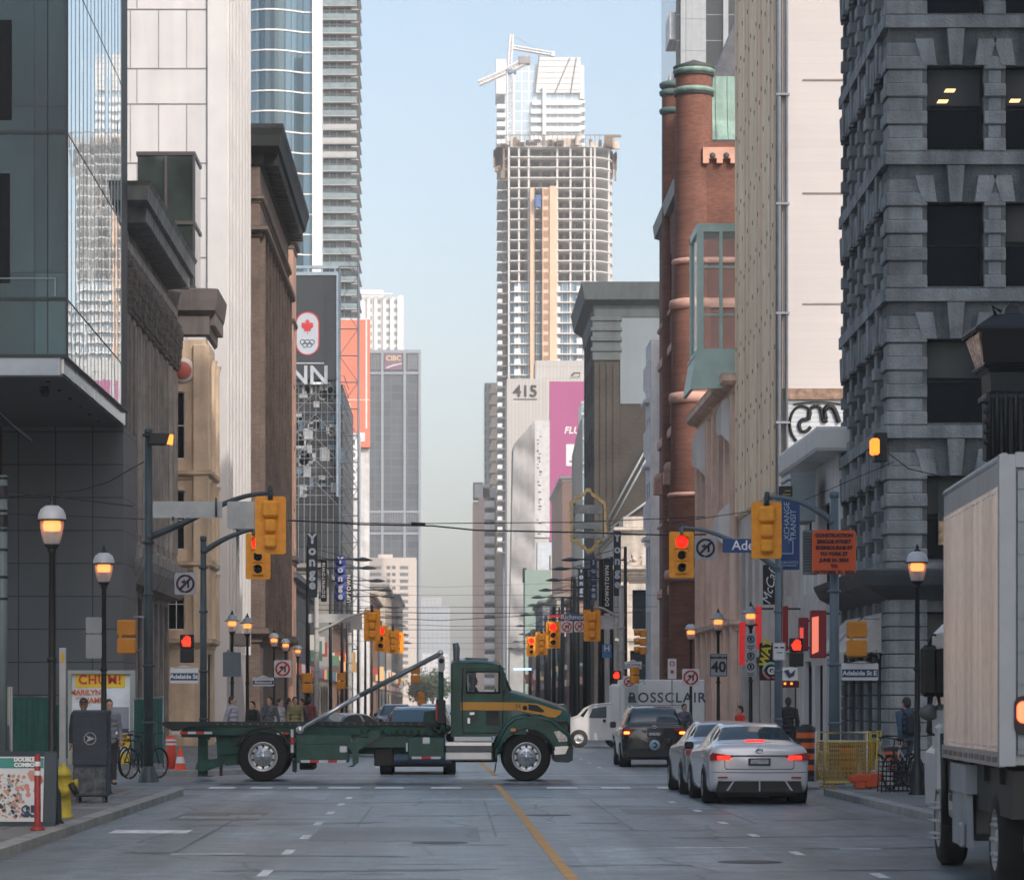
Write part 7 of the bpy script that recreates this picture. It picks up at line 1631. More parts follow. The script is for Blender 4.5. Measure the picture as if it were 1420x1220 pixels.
pr=bpy.data.objects.new('pendant_street_light',None);COL.objects.link(pr);WO[pr.name]=Vector((0,0,0))
mb=MB();mb.tube([(0,0,0),(0,0,9.9)],[.13,.08],8);build(mb,'pole',black,pr,True)
mb=MB();mb.tube([(0,0,9.2),(-2.6,0,9.25)],.04,5);mb.tube([(0,0,9.9),(-2.2,0,9.3)],.018,4);build(mb,'arm',black,pr,True)
mb=MB();mb.lathe([(0,.16),(.16,.13),(.5,.02),(.52,-.02),(.3,-.06),(0,-.08)],(-2.9,0,9.2),16);build(mb,'lamp_head',surf('lamp_head_dark',(.03,.035,.04),.4),pr,True)
first=True
RL=[(791,160),(777,171),(768,187),(757,204),(746,218),(740,236),(729,262),(722,301),(725,338),(716,380),(708,430)]
LL=[(503,160),(510,170),(523,188),(534,204),(538,216),(547,242),(552,268),(556,300),(561,340),(566,390)]
ordn=['nearest','second','third','fourth','fifth','sixth','seventh','eighth','ninth','tenth','eleventh']
for side,lst in((1,RL),(-1,LL)):
    for i,(px,Y)in enumerate(lst):
        lb='%s dark pendant street light in the %s row hanging over the road'%(ordn[i],'right' if side>0 else 'left');x=fx(px,Y)+side*2.9
        if first:o=pr;o.location=(x,Y,.1);first=False
        else:o=dup(pr,(x,Y,.1),lb,0 if side>0 else math.pi)
        tag(o,lb,'street light','pendant street lights')
def vbanner(label,px,pytop,pybot,Y,mat,s,step,size,w,lm,rotd=None,name='pole_banner',disc=False):
    t=thing(name,label,'banner',(fx(px,Y),Y,fz(pybot,Y)));mb=MB();mb.rbox(fx(px-w/2,Y),Y,fz(pybot,Y),fx(px+w/2,Y),Y+.12,fz(pytop,Y),.03)
    build(mb,'board',mat,t)
    if disc:
        mb=MB()
        for k in range(len(s)):mb.lathe([(0,-.02),(size*.62,-.02),(size*.62,0)],(fx(px,Y),Y,fz(pytop+step*(k+.6),Y)),16,axis='y')
        build(mb,'letter_disc',surf('disc_blue',(.05,.09,.4),.5),t)
    if rotd is None:
        for k,ch in enumerate(s):text('letter',ch,size,lm,t,(fx(px,Y),Y-.03,fz(pytop+step*(k+.6),Y)),bold=.02)
    else:text('lettering',s,size,lm,t,(fx(px,Y),Y-.03,fz((pytop+pybot)/2,Y)),rot=(R(90),R(-90),0),bold=.008,spacing=1.25)
    return t
bn=surf('banner_dark_teal',(.02,.035,.05),.6);pl_=surf('letter_pale',(.5,.56,.64),.5);wl=surf('letter_offwhite',(.7,.7,.7),.5)
vbanner('dark upright sign reading Yonge letter by letter on the far left',433,738,828,130,bn,'Yonge',15.8,.58,14,pl_);vbanner('black narrow upright sign reading Downtown on the far left',449,775,834,131,signblack,'DOWNTOWN',0,.2,8,wl,1)
vbanner('upright sign with white letters on bright blue discs, far left',472,770,834,165,bn,'Yonge',12.3,.5,10,signwhite,disc=True);vbanner('narrow pale upright sign reading Uptown next to the blue disc letters',484,796,836,166,signblack,'UPTOWN',0,.3,7,wl,1)
vbanner('upright sign with pale letters on dark discs beside the pale pole on the right',856,736,826,144,bn,'Yonge',16,.55,10,pl_);vbanner('black narrow upright sign reading Downtown on the right',842,774,850,145,signblack,'DOWNTOWN',0,.26,9,wl,1)
vbanner('smaller blue lettered upright sign hanging left of the right Downtown sign',823,772,832,190,surf('banner_blue_dark',(.02,.05,.12),.6),'Yonge',11.5,.5,9,pl_);vbanner('dark upright sign with blue letters near the salmon brick block',806,785,832,200,bn,'Yonge',9,.45,9,pl_);vbanner('small dark upright sign with gold lettering at the salmon brick corner',795,800,850,210,signblack,'MIDTOWN',0,.3,7,surf('letter_gold',(.4,.32,.1),.5),1)
wm_=surf('cable_black',(.012,.012,.014),.6)
def wire(label,P,Y,r=.012,sag=0,name='overhead_wire'):
    t=thing(name,label,'wire',(fx(P[0][0],Y),Y,fz(P[0][1],Y)));pts=[(fx(a,Y),Y,fz(b,Y))for a,b in P]
    Q=[]
    for a,b in zip(pts,pts[1:]):
        for k in range(8):s=k/8;Q.append((a[0]+(b[0]-a[0])*s,Y,a[2]+(b[2]-a[2])*s-sag*4*s*(1-s)))
    Q.append(pts[-1]);mb=MB();mb.tube(Q,r,4);build(mb,'cable',wm_,t);return t
w1=wire('thick wire crossing the street just under the theatre sign height',[(400,721),(500,727),(600,729),(660,735),(800,738),(930,742),(1090,738)],140,.035)
mb=MB();mb.tube([(fx(570,139.9),139.9,fz(726,139.9)),(fx(590,139.9),139.9,fz(727,139.9))],.09,6);build(mb,'splice',wm_,w1)
wire('thin wire crossing the whole street above the thick one',[(390,722),(560,726),(800,724),(1080,712)],141,.02)
for i,(a,b,c,Y)in enumerate(((822,823,826,165),(838,840,842,180),(845,848,850,150),(808,812,806,200),(862,866,868,190),(872,871,874,205),(880,882,884,220),(888,890,892,240),(855,858,852,158),(896,898,899,260))):
    tag(wire('thin dark span wire crossing the street in the low bundle over the far junction',[(410+i*11,a),(560+17*(i%5),b+2),(930-i*19,c-1)],Y,.008+.005*(i%3)),group='low span wires over the far junction')
wire('thin wire running from the left frame edge up to the tall left pole',[(0,690),(70,683),(110,680),(150,668),(200,640)],63,.012);wire('thin wire sloping down from the left frame edge to the panel wall',[(5,681),(90,690),(185,702)],70,.012);wire('faint lowest wire from the left frame edge',[(0,712),(100,715),(205,720)],71,.01)
wire('long pale wire on the right between the red signal and the low white building',[(930,725),(1100,700),(1240,640)],80,.01);wire('wire running from the stone building lamp to the truck box',[(1232,628),(1260,650),(1340,668),(1420,672)],60,.01)
wire('diagonal black cable under the glass box building',[(0,574),(20,592),(44,612)],78,.04)
PZ=.142
def at(px,Y):return fx(px,Y)
t=thing('mail_box','dark blue ribbed postal relay box with a round arrow mark, beside the hydrant','mail box',(at(125,51),51,PZ));x0,x1,zt=-.3,.29,1.56
t.rotation_euler=(0,0,0);WO[t.name]=Vector((0,0,0))
dkb=surf('postal_blue_grey',(.035,.05,.075),.6,var=.25,scale=3)
mb=MB();mb.rbox(x0,0,.62,x1,.55,zt,.02);mb.rbox(x0+.01,0.01,.1,x1-.01,.54,.62,.02)
for k in range(24):mb.rbox(x0-.012,-.012,.66+k*.037,x1+.012,.56,.675+k*.037,.004)
for a in(x0+.05,x1-.1):
    for b in(.05,.45):mb.box(a,b,0,a+.05,b+.05,.1)
build(mb,'body',dkb,t,True)
mb=MB();mb.box(x0+.03,-.004,.14,x1-.03,.005,.58);build(mb,'graffiti_panel',surf('scuffed_paint',(.07,.08,.09),.7,var=.9,scale=7),t,True)
mb=MB();c=(0,1.08);mb.tube([(c[0]+.1*math.cos(R(20*k)),-.03,c[1]+.1*math.sin(R(20*k)))for k in range(19)],.007,4);mb.extr([(-.07,1.14),(.08,1.08),(-.07,1.02),(-.03,1.08)],-.03,-.02);build(mb,'round_mark',surf('mark_pale',(.4,.43,.46),.5),t,True)
t=thing('fire_hydrant','yellow fire hydrant at the kerb left of the mail box','hydrant',(at(88,44.5),44.5,PZ));WO[t.name]=Vector((0,0,0));hy=surf('hydrant_yellow',(.42,.33,.03),.55,var=.35,scale=5)
mb=MB();mb.lathe([(.15,0),(.15,.05),(.115,.06),(.11,.4),(.125,.42),(.125,.46),(.11,.48),(.11,.6),(.13,.61),(.13,.65),(.11,.67),(.07,.74),(.03,.77),(.03,.8),(0,.8)],(0,0,0),16);build(mb,'barrel',hy,t,True)
mb=MB()
for s in(-1,1):mb.lathe([(.055,0),(.055,s*.17),(.07,s*.17),(.07,s*.21),(0,s*.22)],(0,0,.5),10,axis='x')
build(mb,'outlet_cap',hy,t,True);mb=MB();mb.lathe([(.08,0),(.08,-.17),(.09,-.18),(.09,-.2),(0,-.21)],(.03,0,.4),12,axis='y');build(mb,'pumper_cap',hy,t,True)
mb=MB();mb.tube([(.12,-.1,.5),(.17,-.12,.42),(.2,-.1,.35)],.05,6);build(mb,'black_cap',black,t,True)
t=thing('sandwich_board','dark framed pavement board with teal heading, food picture and price 5','sign',(at(22,41.5),41.5,PZ));WO[t.name]=Vector((0,0,0))
mb=MB();w_,h=.42,1.0
for a in((-w_,-w_+.05),(w_-.05,w_+.12)):mb.extr([(0,0),(.04,0),(.22,h),(.18,h)],a[0],a[1],'x')
mb.extr([(.18,h-.05),(.22,h-.05),(.22,h+.02),(.18,h+.02)],-w_,w_+.12,'x');mb.extr([(0,0),(.04,0),(.045,.06),(.005,.06)],-w_,w_+.12,'x');mb.extr([(.4,0),(.44,0),(.24,h),(.2,h)],-w_,w_+.12,'x');build(mb,'frame',surf('board_teal_dark',(.012,.03,.045),.5),t,True)
Mb=Matrix.Translation((0,-.004,.06))@ Matrix.Rotation(-math.atan(.18),4,'X')
mb=MB();mb.M=Mb;mb.box(-w_+.05,-.01,0,w_-.05,0,.9);mb.mi=1;mb.box(-w_+.055,-.015,.74,w_-.055,-.011,.88);mb.mi=2
q=random.Random(8)
build(mb,'poster',[surf('poster_white',(.55,.58,.6),.6),surf('poster_teal',(.03,.22,.2),.6)],t,True)
mb=MB();mb.M=Mb
for k in range(170):mb.mi=q.randrange(4);a=q.uniform(-w_+.08,.1);b=q.uniform(.05,.66);s=q.uniform(.008,.03);mb.poly([(a+s*math.cos(R(60*j))*q.uniform(.6,1.3),-.012-q.random()*.004,b+s*math.sin(R(60*j)))for j in range(6)])
mb.mi=2
for k in range(12):a=q.uniform(.1,w_-.1);b=q.uniform(.35,.68);s=q.uniform(.02,.06);mb.poly([(a+s*math.cos(R(60*j)),-.013,b+s*math.sin(R(60*j)))for j in range(6)])
build(mb,'food_picture',[surf('print_dark',(.03,.03,.035),.6),surf('print_orange',(.5,.25,.12),.6),surf('print_salmon',(.5,.22,.18),.6),surf('print_grey',(.25,.27,.28),.6)],t,True)
text('price','$5',.22,surf('print_navy',(.02,.04,.1),.5),t,(.19,-.0,.19),local=True,bold=.012);text('heading','DOUBLE\nCOMBO',.075,signwhite,t,(.1,.105,.87),local=True,bold=.004,rot=(R(80),0,0))
def delin(label,px,Y,pytop,mat,r=.05):
    t=thing('delineator_post',label,'post',(at(px,Y),Y,PZ));WO[t.name]=Vector((0,0,0));h=fz(pytop,Y)-PZ
    mb=MB();mb.lathe([(.1,0),(.1,.03),(r,.05),(r*.9,h*.95),(r*.6,h),(0,h)],(0,0,0),12);build(mb,'post',mat,t,True)
    mb=MB();mb.lathe([(r*1.05,h*.72),(r*1.02,h*.78)],(0,0,0),12);mb.lathe([(r*1.02,h*.84),(r*1.0,h*.9)],(0,0,0),12);build(mb,'reflective_band',signwhite,t,True)
delin('thin red delineator post in front of the price board',52,40.2,1045,surf('post_red',(.28,.02,.02),.5),.045);delin('short orange red post on the corner between green fence and cone',237,77,1020,surf('post_orange',(.7,.07,.03),.5),.13)
def cone(label,px,Y):
    t=thing('traffic_cone',label,'cone',(at(px,Y),Y,.1));WO[t.name]=Vector((0,0,0));mb=MB();mb.rbox(-.2,-.2,0,.2,.2,.05,.01);mb.lathe([(.15,.05),(.03,.62),(0,.62)],(0,0,0),14);build(mb,'cone',surf('cone_orange',(.75,.08,.02),.5),t,True);mb=MB();mb.lathe([(.122,.2),(.088,.36)],(0,0,0),14);build(mb,'white_band',signwhite,t,True)
cone('small orange cone by the left corner under the truck tail',250,76)
t=thing('info_post','slim white post with a small yellow sticker left of the poster kiosk','post',(at(86,60),60,PZ));mb=MB();mb.rbox(at(82,60),60,PZ,at(91,60),60.1,fz(898,60),.01);build(mb,'post',surf('post_white',(.5,.5,.5),.5),t);mb=MB();mb.box(at(84.5,60),59.98,fz(918,60),at(89,60),59.995,fz(905,60));build(mb,'sticker',surf('sticker_yellow',(.7,.45,.03),.5),t)
Y=82.0;t=thing('poster_kiosk','bus stop poster kiosk with a bright yellow and white film advertisement','kiosk',(at(140,Y),Y,PZ))
a,b,zb_,zt_=at(94,Y),at(187,Y),fz(1065,Y),fz(929,Y)
mb=MB();mb.box(a,Y,zb_,a+.1,Y+.3,zt_);mb.box(b-.13,Y,zb_,b,Y+.3,zt_);mb.box(a+.1,Y+.001,zt_-.1,b-.13,Y+.299,zt_);mb.box(a+.1,Y+.001,zb_,b-.13,Y+.299,zb_+.12);mb.box(a+.1,Y+.15,zb_+.12,b-.13,Y+.28,zt_-.1);mb.box(a,Y+.05,PZ,b,Y+.25,zb_-.001);build(mb,'frame',surf('kiosk_frame',(.36,.38,.34),.5),t)
mb=MB();mb.box(a+.1,Y+.1,zb_+.12,b-.13,Y+.15,zt_-.1);build(mb,'poster',surf('poster_sky',(.75,.77,.8),.5,var=.25,scale=1.2),t)
def pr_(mb,px0,py0,px1,py1,k=0):mb.box(at(px0,Y),Y+.085-k*.004,fz(py1,Y),at(px1,Y),Y+.099-k*.004,fz(py0,Y))
mb=MB();pr_(mb,104,932,173,953);pr_(mb,153,1017,181,1035);pr_(mb,166,1044,181,1062);pr_(mb,95+1,1045,104,1062);mb.mi=1;pr_(mb,155,1020,179,1034,1)if False else None
build(mb,'yellow_block',surf('print_yellow',(.95,.62,.03),.5),t)
mb=MB();pr_(mb,166,997,178,1016);pr_(mb,133,1034,166,1060);mb.mi=1;pr_(mb,150,980,178,1010,1);build(mb,'figures',[surf('print_dark_blue',(.03,.05,.09),.5),surf('print_lilac',(.3,.3,.36),.5)],t)
pr2=surf('print_red',(.65,.03,.03),.5);pro=surf('print_orange_red',(.7,.16,.04),.5)
text('title','CHUM!',.34,pr2,t,(at(138,Y),Y+.07,fz(942.5,Y)),bold=.008,sx=1.0,spacing=1.12);text('subtitle','MARILYN',.2,pro,t,(at(118,Y),Y+.08,fz(960,Y)),bold=.006);text('subtitle','JAMIE',.2,pro,t,(at(133,Y),Y+.08,fz(971,Y)),bold=.006);text('subtitle','AND',.1,pro,t,(at(110,Y),Y+.08,fz(968,Y)));text('small_print','MAKE\nORANGE\nPOP',.11,surf('print_brown',(.12,.03,.01),.5),t,(at(168,Y),Y+.07,fz(1026,Y)),bold=.008)
def hoard(label,px0,px1,py0,Y,skew=0):
    t=thing('site_fence',label,'fence',(at(px0,Y),Y,PZ));g=surf('green_mesh',(.012,.09,.07),.8,var=.25,scale=2,bump=.3);z1=fz(py0,Y);a,b=at(px0,Y),at(px1,Y)
    mb=MB();n=14
    for i in range(n):u0=a+(b-a)*i/n;u1=a+(b-a)*(i+1)/n;d0=.04*math.sin(i*1.7);d1=.04*math.sin((i+1)*1.7);mb.poly(((u0,Y+d0+skew*i/n,.25),(u1,Y+d1+skew*(i+1)/n,.25),(u1,Y+d1+skew*(i+1)/n,z1-.04),(u0,Y+d0+skew*i/n,z1-.04)))
    build(mb,'mesh_sheet',g,t)
    mb=MB();mb.tube([(a,Y,.14),(a,Y,z1),(b,Y+skew,z1),(b,Y+skew,.14)],.022,6)
    for k in range(8):z=.35+k*(z1-.4)/7;mb.tube([(a,Y+.06,z),(b,Y+.06+skew,z)],.008,3)
    build(mb,'frame',galv,t)
hoard('green mesh covered fence panel at far left behind the lamp post',14,72,965,84,0);hoard('green mesh fence panel between kiosk and tall pole',76,99,975,85,0);hoard('green mesh fence panel right of the kiosk behind bicycles',185,216,968,81,1);hoard('green mesh fence panel beside the orange post at the corner',211,234,966,79,-1.5)
t=thing('perforated_post','white perforated metal post at the far left edge','post',(at(11,60),60,PZ));mb=MB();Y=60;mb.box(at(5.5,Y),Y,fz(1005,Y),at(17,Y),Y+.1,fz(952,Y));mb.box(at(14.5,Y),Y,PZ,at(17,Y),Y+.1,fz(1005,Y));build(mb,'post',grid('perforated_sheet',(.02,.02,.02),(.03,.03,.03),(.5,.5,.47),.045,.045,.012,0,.5,bump=0),t)
t=thing('signal_pole','pale ringed pole cut by the left frame edge','pole',(at(3,50),50,PZ));mb=MB();mb.tube([(at(3,50),50,PZ),(at(3,50),50,fz(659,50))],.085,12);build(mb,'shaft',surf('pole_pale_teal',(.13,.17,.18),.5),t)
mb=MB()
for py in(663,682,690,708,735,762,800,830):mb.lathe([(.088,-.02),(.1,-.015),(.1,.015),(.088,.02)],(at(3,50),50,fz(py,50)),12)
for py in(682,722):mb.lathe([(.105,-.1),(.105,.1)],(at(3,50),50,fz(py,50)),12)
build(mb,'clamp_band',black,t)
t=thing('blank_sign','pale rounded double sign panel hanging on the left orange glowing lamp post','sign',(at(130,56),56,fz(880,56)));Y=55.9
for a,b in((855,878),(879,913)):
    mb=MB();mb.M=Matrix.Translation(((at(119,Y)+at(141,Y))/2,0,(fz(a,Y)+fz(b,Y))/2));mb.extr(rrect(at(141,Y)-at(119,Y),fz(a,Y)-fz(b,Y)-.01,.03),Y,Y+.015);mb.M=None;build(mb,'panel',surf('panel_pale',(.27,.29,.31),.5),t)
t=thing('blank_sign','tall grey blank sign panel hung on the two brimmed lamp posts','sign',(at(321,95),95,2.6));mb=MB();mb.box(at(309,95.6),95.6,fz(938,95.6),at(334,95.6),95.63,fz(904,95.6));build(mb,'panel',surf('panel_grey_blue',(.11,.14,.17),.6),t)
def bicycle(label,x,y,rz,mat,sc=1,group='bicycles'):
    t=thing('bicycle',label,'bicycle',(x,y,PZ),group,rz);WO[t.name]=Vector((0,0,0))
    for cx in(-.52,.52):
        wh=bpy.data.objects.new('wheel',None);COL.objects.link(wh);wh.parent=t;wh.location=(cx,0,.34)
        mb=MB();mb.tube([(.33*math.cos(R(15*k)),0,.33*math.sin(R(15*k)))for k in range(25)],.018,6);build(mb,'tyre',rubber,wh,True)
        mb=MB();mb.tube([(.305*math.cos(R(15*k)),0,.305*math.sin(R(15*k)))for k in range(25)],.008,4)
        for k in range(12):mb.tube([(0,0,0),(.3*math.cos(R(30*k)),0,.3*math.sin(R(30*k)))],.003,3)
        build(mb,'rim',dkmetal,wh,True)
    mb=MB();bb_=(-.08,0,.3);st_=(-.2,0,.82);hd=(.38,0,.84)
    for a,b in((bb_,st_),(st_,(.36,0,.8)),(bb_,(.38,0,.74)),((-.52,0,.34),bb_),((-.52,0,.34),(-.18,0,.76))):mb.tube([a,b],.018,6)
    mb.tube([(.35,0,.92),(.4,0,.7),(.52,0,.34)],.016,6);build(mb,'frame',mat,t,True)
    mb=MB();mb.tube([(.3,-.28,1.0),(.36,-.2,1.02),(.35,0,.98),(.36,.2,1.02),(.3,.28,1.0)],.014,6);mb.tube([(.35,0,.9),(.35,0,.99)],.014,6);build(mb,'handlebar',black,t,True)
    mb=MB();mb.tube([(-.21,0,.84),(-.22,0,.93)],.013,6);mb.ball((-.22,0,.95),.1,8,5,(1.3,.7,.35));build(mb,'saddle',black,t,True)
    mb=MB();mb.tube([(-.08,-.08,.3),(-.02,-.1,.14)],.01,5);mb.tube([(-.08,.08,.3),(-.14,.1,.46)],.01,5);mb.lathe([(.09,-.03),(.09,-.02),(0,-.02)],(-.08,0,.3),14,axis='y');build(mb,'crank',dkmetal,t,True);return t
bicycle('black bicycle parked beside the poster kiosk',at(186,69),69,1.25,black);bicycle('dark bicycle by the tall left pole',at(200,67),67,1.0,dkmetal)
bicycle('black bicycle locked behind the right lamp post',at(1252,58),58,1.9,black);bicycle('silver bicycle leaning among the racks at the right kerb',at(1238,60.5),60.5,2.2,galv)
def barrel(label,px,Y,z0,z1p):
    t=thing('construction_barrel',label,'barrel',(at(px,Y),Y,PZ),'orange and black construction barrels');WO[t.name]=Vector((0,0,0));h=fz(z1p,Y)-PZ;k=h/1.25
    mb=MB();mb.lathe([(.38,0),(.38,.06),(.27,.1)],(0,0,0),16);build(mb,'rubber_base',black,t,True)
    mb=MB();mb.lathe([(.26,.08),(.25,.3*k),(.235,.6*k),(.215,.95*k),(.2,1.18*k),(.12,1.22*k),(.1,1.25*k),(0,1.25*k)],(0,0,0),20);build(mb,'drum',signblack,t,True)
    for i,(a,b)in enumerate(((.24,.36),(.48,.61),(.72,.85),(.95,1.07))):
        rr=lambda z:.264-.055*z/1.2;mb=MB();mb.lathe([(rr(a),a*k),(rr(b),b*k)],(0,0,0),20);build(mb,'orange_band',surf('barrel_orange',(.72,.12,.02),.5),t,True)
    return t
barrel('orange and black barrel right behind the white sedan',1118,65,0,1004);barrel('orange and black barrel at right beside the bicycles',1239,64,0,1034);barrel('orange and black barrel standing inside the yellow barriers',1172,66,0,1030)
def barrier(label,x,y,rz,tilt,col):
    t=thing('folding_barrier',label,'barrier',(x,y,PZ),'yellow crowd barriers',rz);WO[t.name]=Vector((0,0,0));w_,h=.52,1.1
    M_=Matrix.Rotation(tilt,4,'X');mb=MB();mb.M=M_
    mb.tube([(-w_,0,.12),(-w_,0,h),(w_,0,h),(w_,0,.12),(-w_,0,.12)],.02,6);mb.tube([(-w_,0,h*.84),(w_,0,h*.84)],.014,6);build(mb,'frame',surf('barrier_white' if col else 'barrier_yellow_frame',(.55,.55,.55)if col else(.6,.42,.05),.5),t,True)
    mb=MB();mb.M=M_
    for k in range(12):mb.tube([(-w_+.08*(k+1),0,.12),(-w_+.08*(k+1),0,h*.84)],.009,4)
    for k in range(9):mb.tube([(-w_,.008,.16+k*.088),(w_,.008,.16+k*.088)],.006,4)
    build(mb,'grille',surf('barrier_yellow',(.45,.27,.05),.5),t,True)
    mb=MB()
    for s in(-.35,.35):mb.tube([(s,-.3,.02),(s,.3,.02)],.02,5);mb.tube([(s,0,.02),(s,0,.14)],.02,5)
    build(mb,'foot',surf('foot_yellow',(.5,.33,.04),.5),t,True)
for i,(px,Y,rz,tl,c)in enumerate(((1166,60.0,.1,.06,1),(1169,60.5,.0,.1,0),(1178,59.3,.15,.16,0),(1212,60.8,1.3,.0,0),(1209,61.4,1.15,.03,0))):
    barrier(['white topped yellow barrier nearest the kerb in the leaning stack','second yellow barrier in the leaning stack','yellow barrier leaning most, at the right of the stack','narrow yellow barrier standing apart at the right','rear narrow yellow barrier behind the one standing apart'][i],at(px,Y),Y,rz,tl,c)
t=thing('sand_bag','crumpled orange bag at the foot of the yellow barriers','bag',(at(1202,59),59,PZ));WO[t.name]=Vector((0,0,0));mb=MB();q=random.Random(3);
for k in range(26):mb.rbox(*(lambda a,z,s:(a-s,-s,z,a+s,s,z+s*1.3))(q.uniform(-.3,.25),q.uniform(.0,.2),q.uniform(.05,.11)),.02)
build(mb,'bag',surf('bag_orange',(.6,.09,.03),.7),t,True)
t=thing('concrete_block','white concrete footing under the right barriers','block',(at(1222,60),60,PZ));WO[t.name]=Vector((0,0,0));mb=MB();mb.rbox(-.2,-.2,0,.2,.2,.35,.03);mb.rbox(-.12,-.12,.35,.12,.12,.55,.03);build(mb,'block',surf('block_white',(.45,.46,.46),.8),t,True)
t=thing('wire_basket','black wire street basket at the foot of the right lamp post','basket',(at(1246,56),56,PZ));WO[t.name]=Vector((0,0,0));mb=MB()
for k in range(9):
    a=-.32+k*.08;mb.tube([(a,0,.02),(a*.9,0,.62)],.01,4);mb.tube([(a,.5,.02),(a*.9,.5,.62)],.01,4)
for k in range(7):z=.05+k*.09;mb.tube([(-.32,0,z),(.32,0,z),(.32,.5,z),(-.32,.5,z),(-.32,0,z)],.01,4)
build(mb,'mesh',black,t,True)
Y=45.0;t=thing('ornate_lantern','large black ornate street lantern with tapered glass sides cut by the right frame edge','lantern',(at(1400,Y),Y,PZ));cx=at(1402,Y);Z=lambda py:fz(py,Y)
def sq(mb,prof,cx,cy,n=4,rot=45):
    mb.lathe([(r*1.414 if n==4 else r,z)for r,z in prof],(cx,cy,0),n,rot,rot+360,sm=False)
mb=MB();sq(mb,[(.62,Z(467)),(.64,Z(462)),(.6,Z(458)),(.32,Z(440)),(.12,Z(436)),(.1,Z(428)),(.02,Z(420))],cx,Y);mb.tube([(cx-.28,Y-.3,Z(440)),(cx-.34,Y-.3,Z(428)),(cx-.2,Y-.3,Z(436))],.03,5);sq(mb,[(.46,Z(514)),(.5,Z(511)),(.47,Z(508))],cx,Y);build(mb,'roof',surf('lantern_black',(.02,.025,.03),.45,.3),t)
mb=MB()
for a in range(4):
    r0,r1=.58*1.414,.44*1.414;A1,A2=R(45+90*a),R(135+90*a)
    mb.poly(((cx+r1*math.cos(A1),Y+r1*math.sin(A1),Z(510)),(cx+r1*math.cos(A2),Y+r1*math.sin(A2),Z(510)),(cx+r0*math.cos(A2),Y+r0*math.sin(A2),Z(466)),(cx+r0*math.cos(A1),Y+r0*math.sin(A1),Z(466))))
build(mb,'glass_pane',glass('lantern_glass',(.5,.36,.3),.1,.5,.1,var=.5,nscale=3),t)  # pinkish base colour stands for light on the panes
mb=MB();mb.poly(((cx-.5,Y-.5,Z(508)),(cx+.5,Y-.5,Z(508)),(cx+.6,Y-.62,Z(467)),(cx-.55,Y-.62,Z(467))));build(mb,'dark_face',signblack,t)
mb=MB();sq(mb,[(.44,Z(514)),(.38,Z(520)),(.36,Z(545)),(.42,Z(550)),(.42,Z(556))][::-1],cx,Y)
for dx in(-.4,-.28,-.15,0,.15,.28,.4):mb.tube([(cx+dx,Y-.4,Z(640)),(cx+dx,Y-.4,Z(556)),(cx+dx,Y-.38,Z(548))],.045,6)
sq(mb,[(.34,PZ),(.34,1.2),(.26,1.4),(.26,Z(640)),(.36,Z(636)),(.36,Z(556))],cx,Y)
for k in range(5):mb.ball((cx-.44,Y-.42,Z(560+k*14)),.05,6,4)
build(mb,'post',MAT['lantern_black'],t)
Y=28.0;a1=math.atan2(.28,5.0);t=thing('box_truck','white box truck with shiny ribbed side cut off by the right frame edge','truck',(5.12,28.0,0),rz=-a1);WO[t.name]=Vector((0,0,0))
bl=lambda m,n,mt:build(m,n,mt,t,True)
zb_,zt_=1.26,4.13;Lb=5.05;Wd=2.4
mb=MB();n=46
ribm=surf('ribbed_aluminium',(.80,.72,.70),.2,.9,var=.12,scale=6,streak=.28,sf=3)  # rose tint and streaks paint street reflections onto the ribs
for i in range(n):
    y=.1+(Lb-.15)*i/n;d=(Lb-.15)/n;mb.extr([(y,0),(y+d*.25,-.03),(y+d*.6,-.03),(y+d*.85,0)],zb_+.12,zt_-.3,'z')if False else None
    P=[(0,y),(-.035,y+d*.25),(-.035,y+d*.6),(0,y+d*.85),(0,y+d)]
    for p,q in zip(P,P[1:]):mb.poly(((q[0],q[1],zb_+.12),(p[0],p[1],zb_+.12),(p[0],p[1],zt_-.28),(q[0],q[1],zt_-.28)))
bl(mb,'ribbed_side',ribm)
mb=MB()
for k in range(20):
    for z in(zb_+.16,zt_-.33):mb.ball((-.03,.15+k*.25,z),.014,5,4)
bl(mb,'rivet',alum)
mb=MB();mb.box(0.03,.05,zb_,Wd,Lb,zt_);mb.box(-.05,-.02,zb_-.01,.1,.1,zt_);mb.box(-.02,.1,zt_-.28,.03,Lb,zt_-.04);mb.tube([(-.0,0,zt_-.02),(0,Lb,zt_-.02)],.04,6);mb.box(.1,-.03,zt_-.12,Wd,.05,zt_+.02);mb.box(-.02,Lb-.06,zb_,.03,Lb,zt_-.28)
bl(mb,'box',surf('box_grey_white',(.36,.38,.40),.45,.2,var=.12,scale=1.5))
mb=MB();mb.box(.12,-.012,zb_+.1,Wd-.1,.04,zt_-.15)
for k in range(9):mb.box(.12,-.03,zb_+.15+k*.3,Wd-.1,-.012,zb_+.17+k*.3)
bl(mb,'rear_door',surf('rear_door_grey',(.3,.34,.36),.45,.2,streak=.3))
mb=MB();mb.box(-.045,.1,zb_-.02,.02,Lb,zb_+.12);mb.mi=1
for k in range(10):mb.box(-.056,.2+k*.48,zb_+.02,-.045,.5+k*.48,zb_+.07)
bl(mb,'side_rail',[surf('rail_pale',(.5,.47,.45),.35,.6),surf('rail_dark',(.16,.13,.13),.5)])
mb=MB();mb.extr(rrect(.16,.3,.07),-.06,-.03);
bt=mb;bt2=MB();bt2.M=Matrix.Translation((.17,0,1.72));bt2.extr(rrect(.17,.36,.08),-.06,-.02);bl(bt2,'taillight_housing',black)
mb=MB();mb.M=Matrix.Translation((.17,0,1.75));mb.extr(rrect(.13,.2,.06),-.075,-.061);mb.M=None
for k in range(3):pass
bl(mb,'taillight',emit('near_tail_red',(1,.07,.03),4))
mb=MB();mb.box(.1,.2,.75,.35,6.6,1.2);mb.box(Wd-.35,.2,.75,Wd-.1,6.6,1.2)
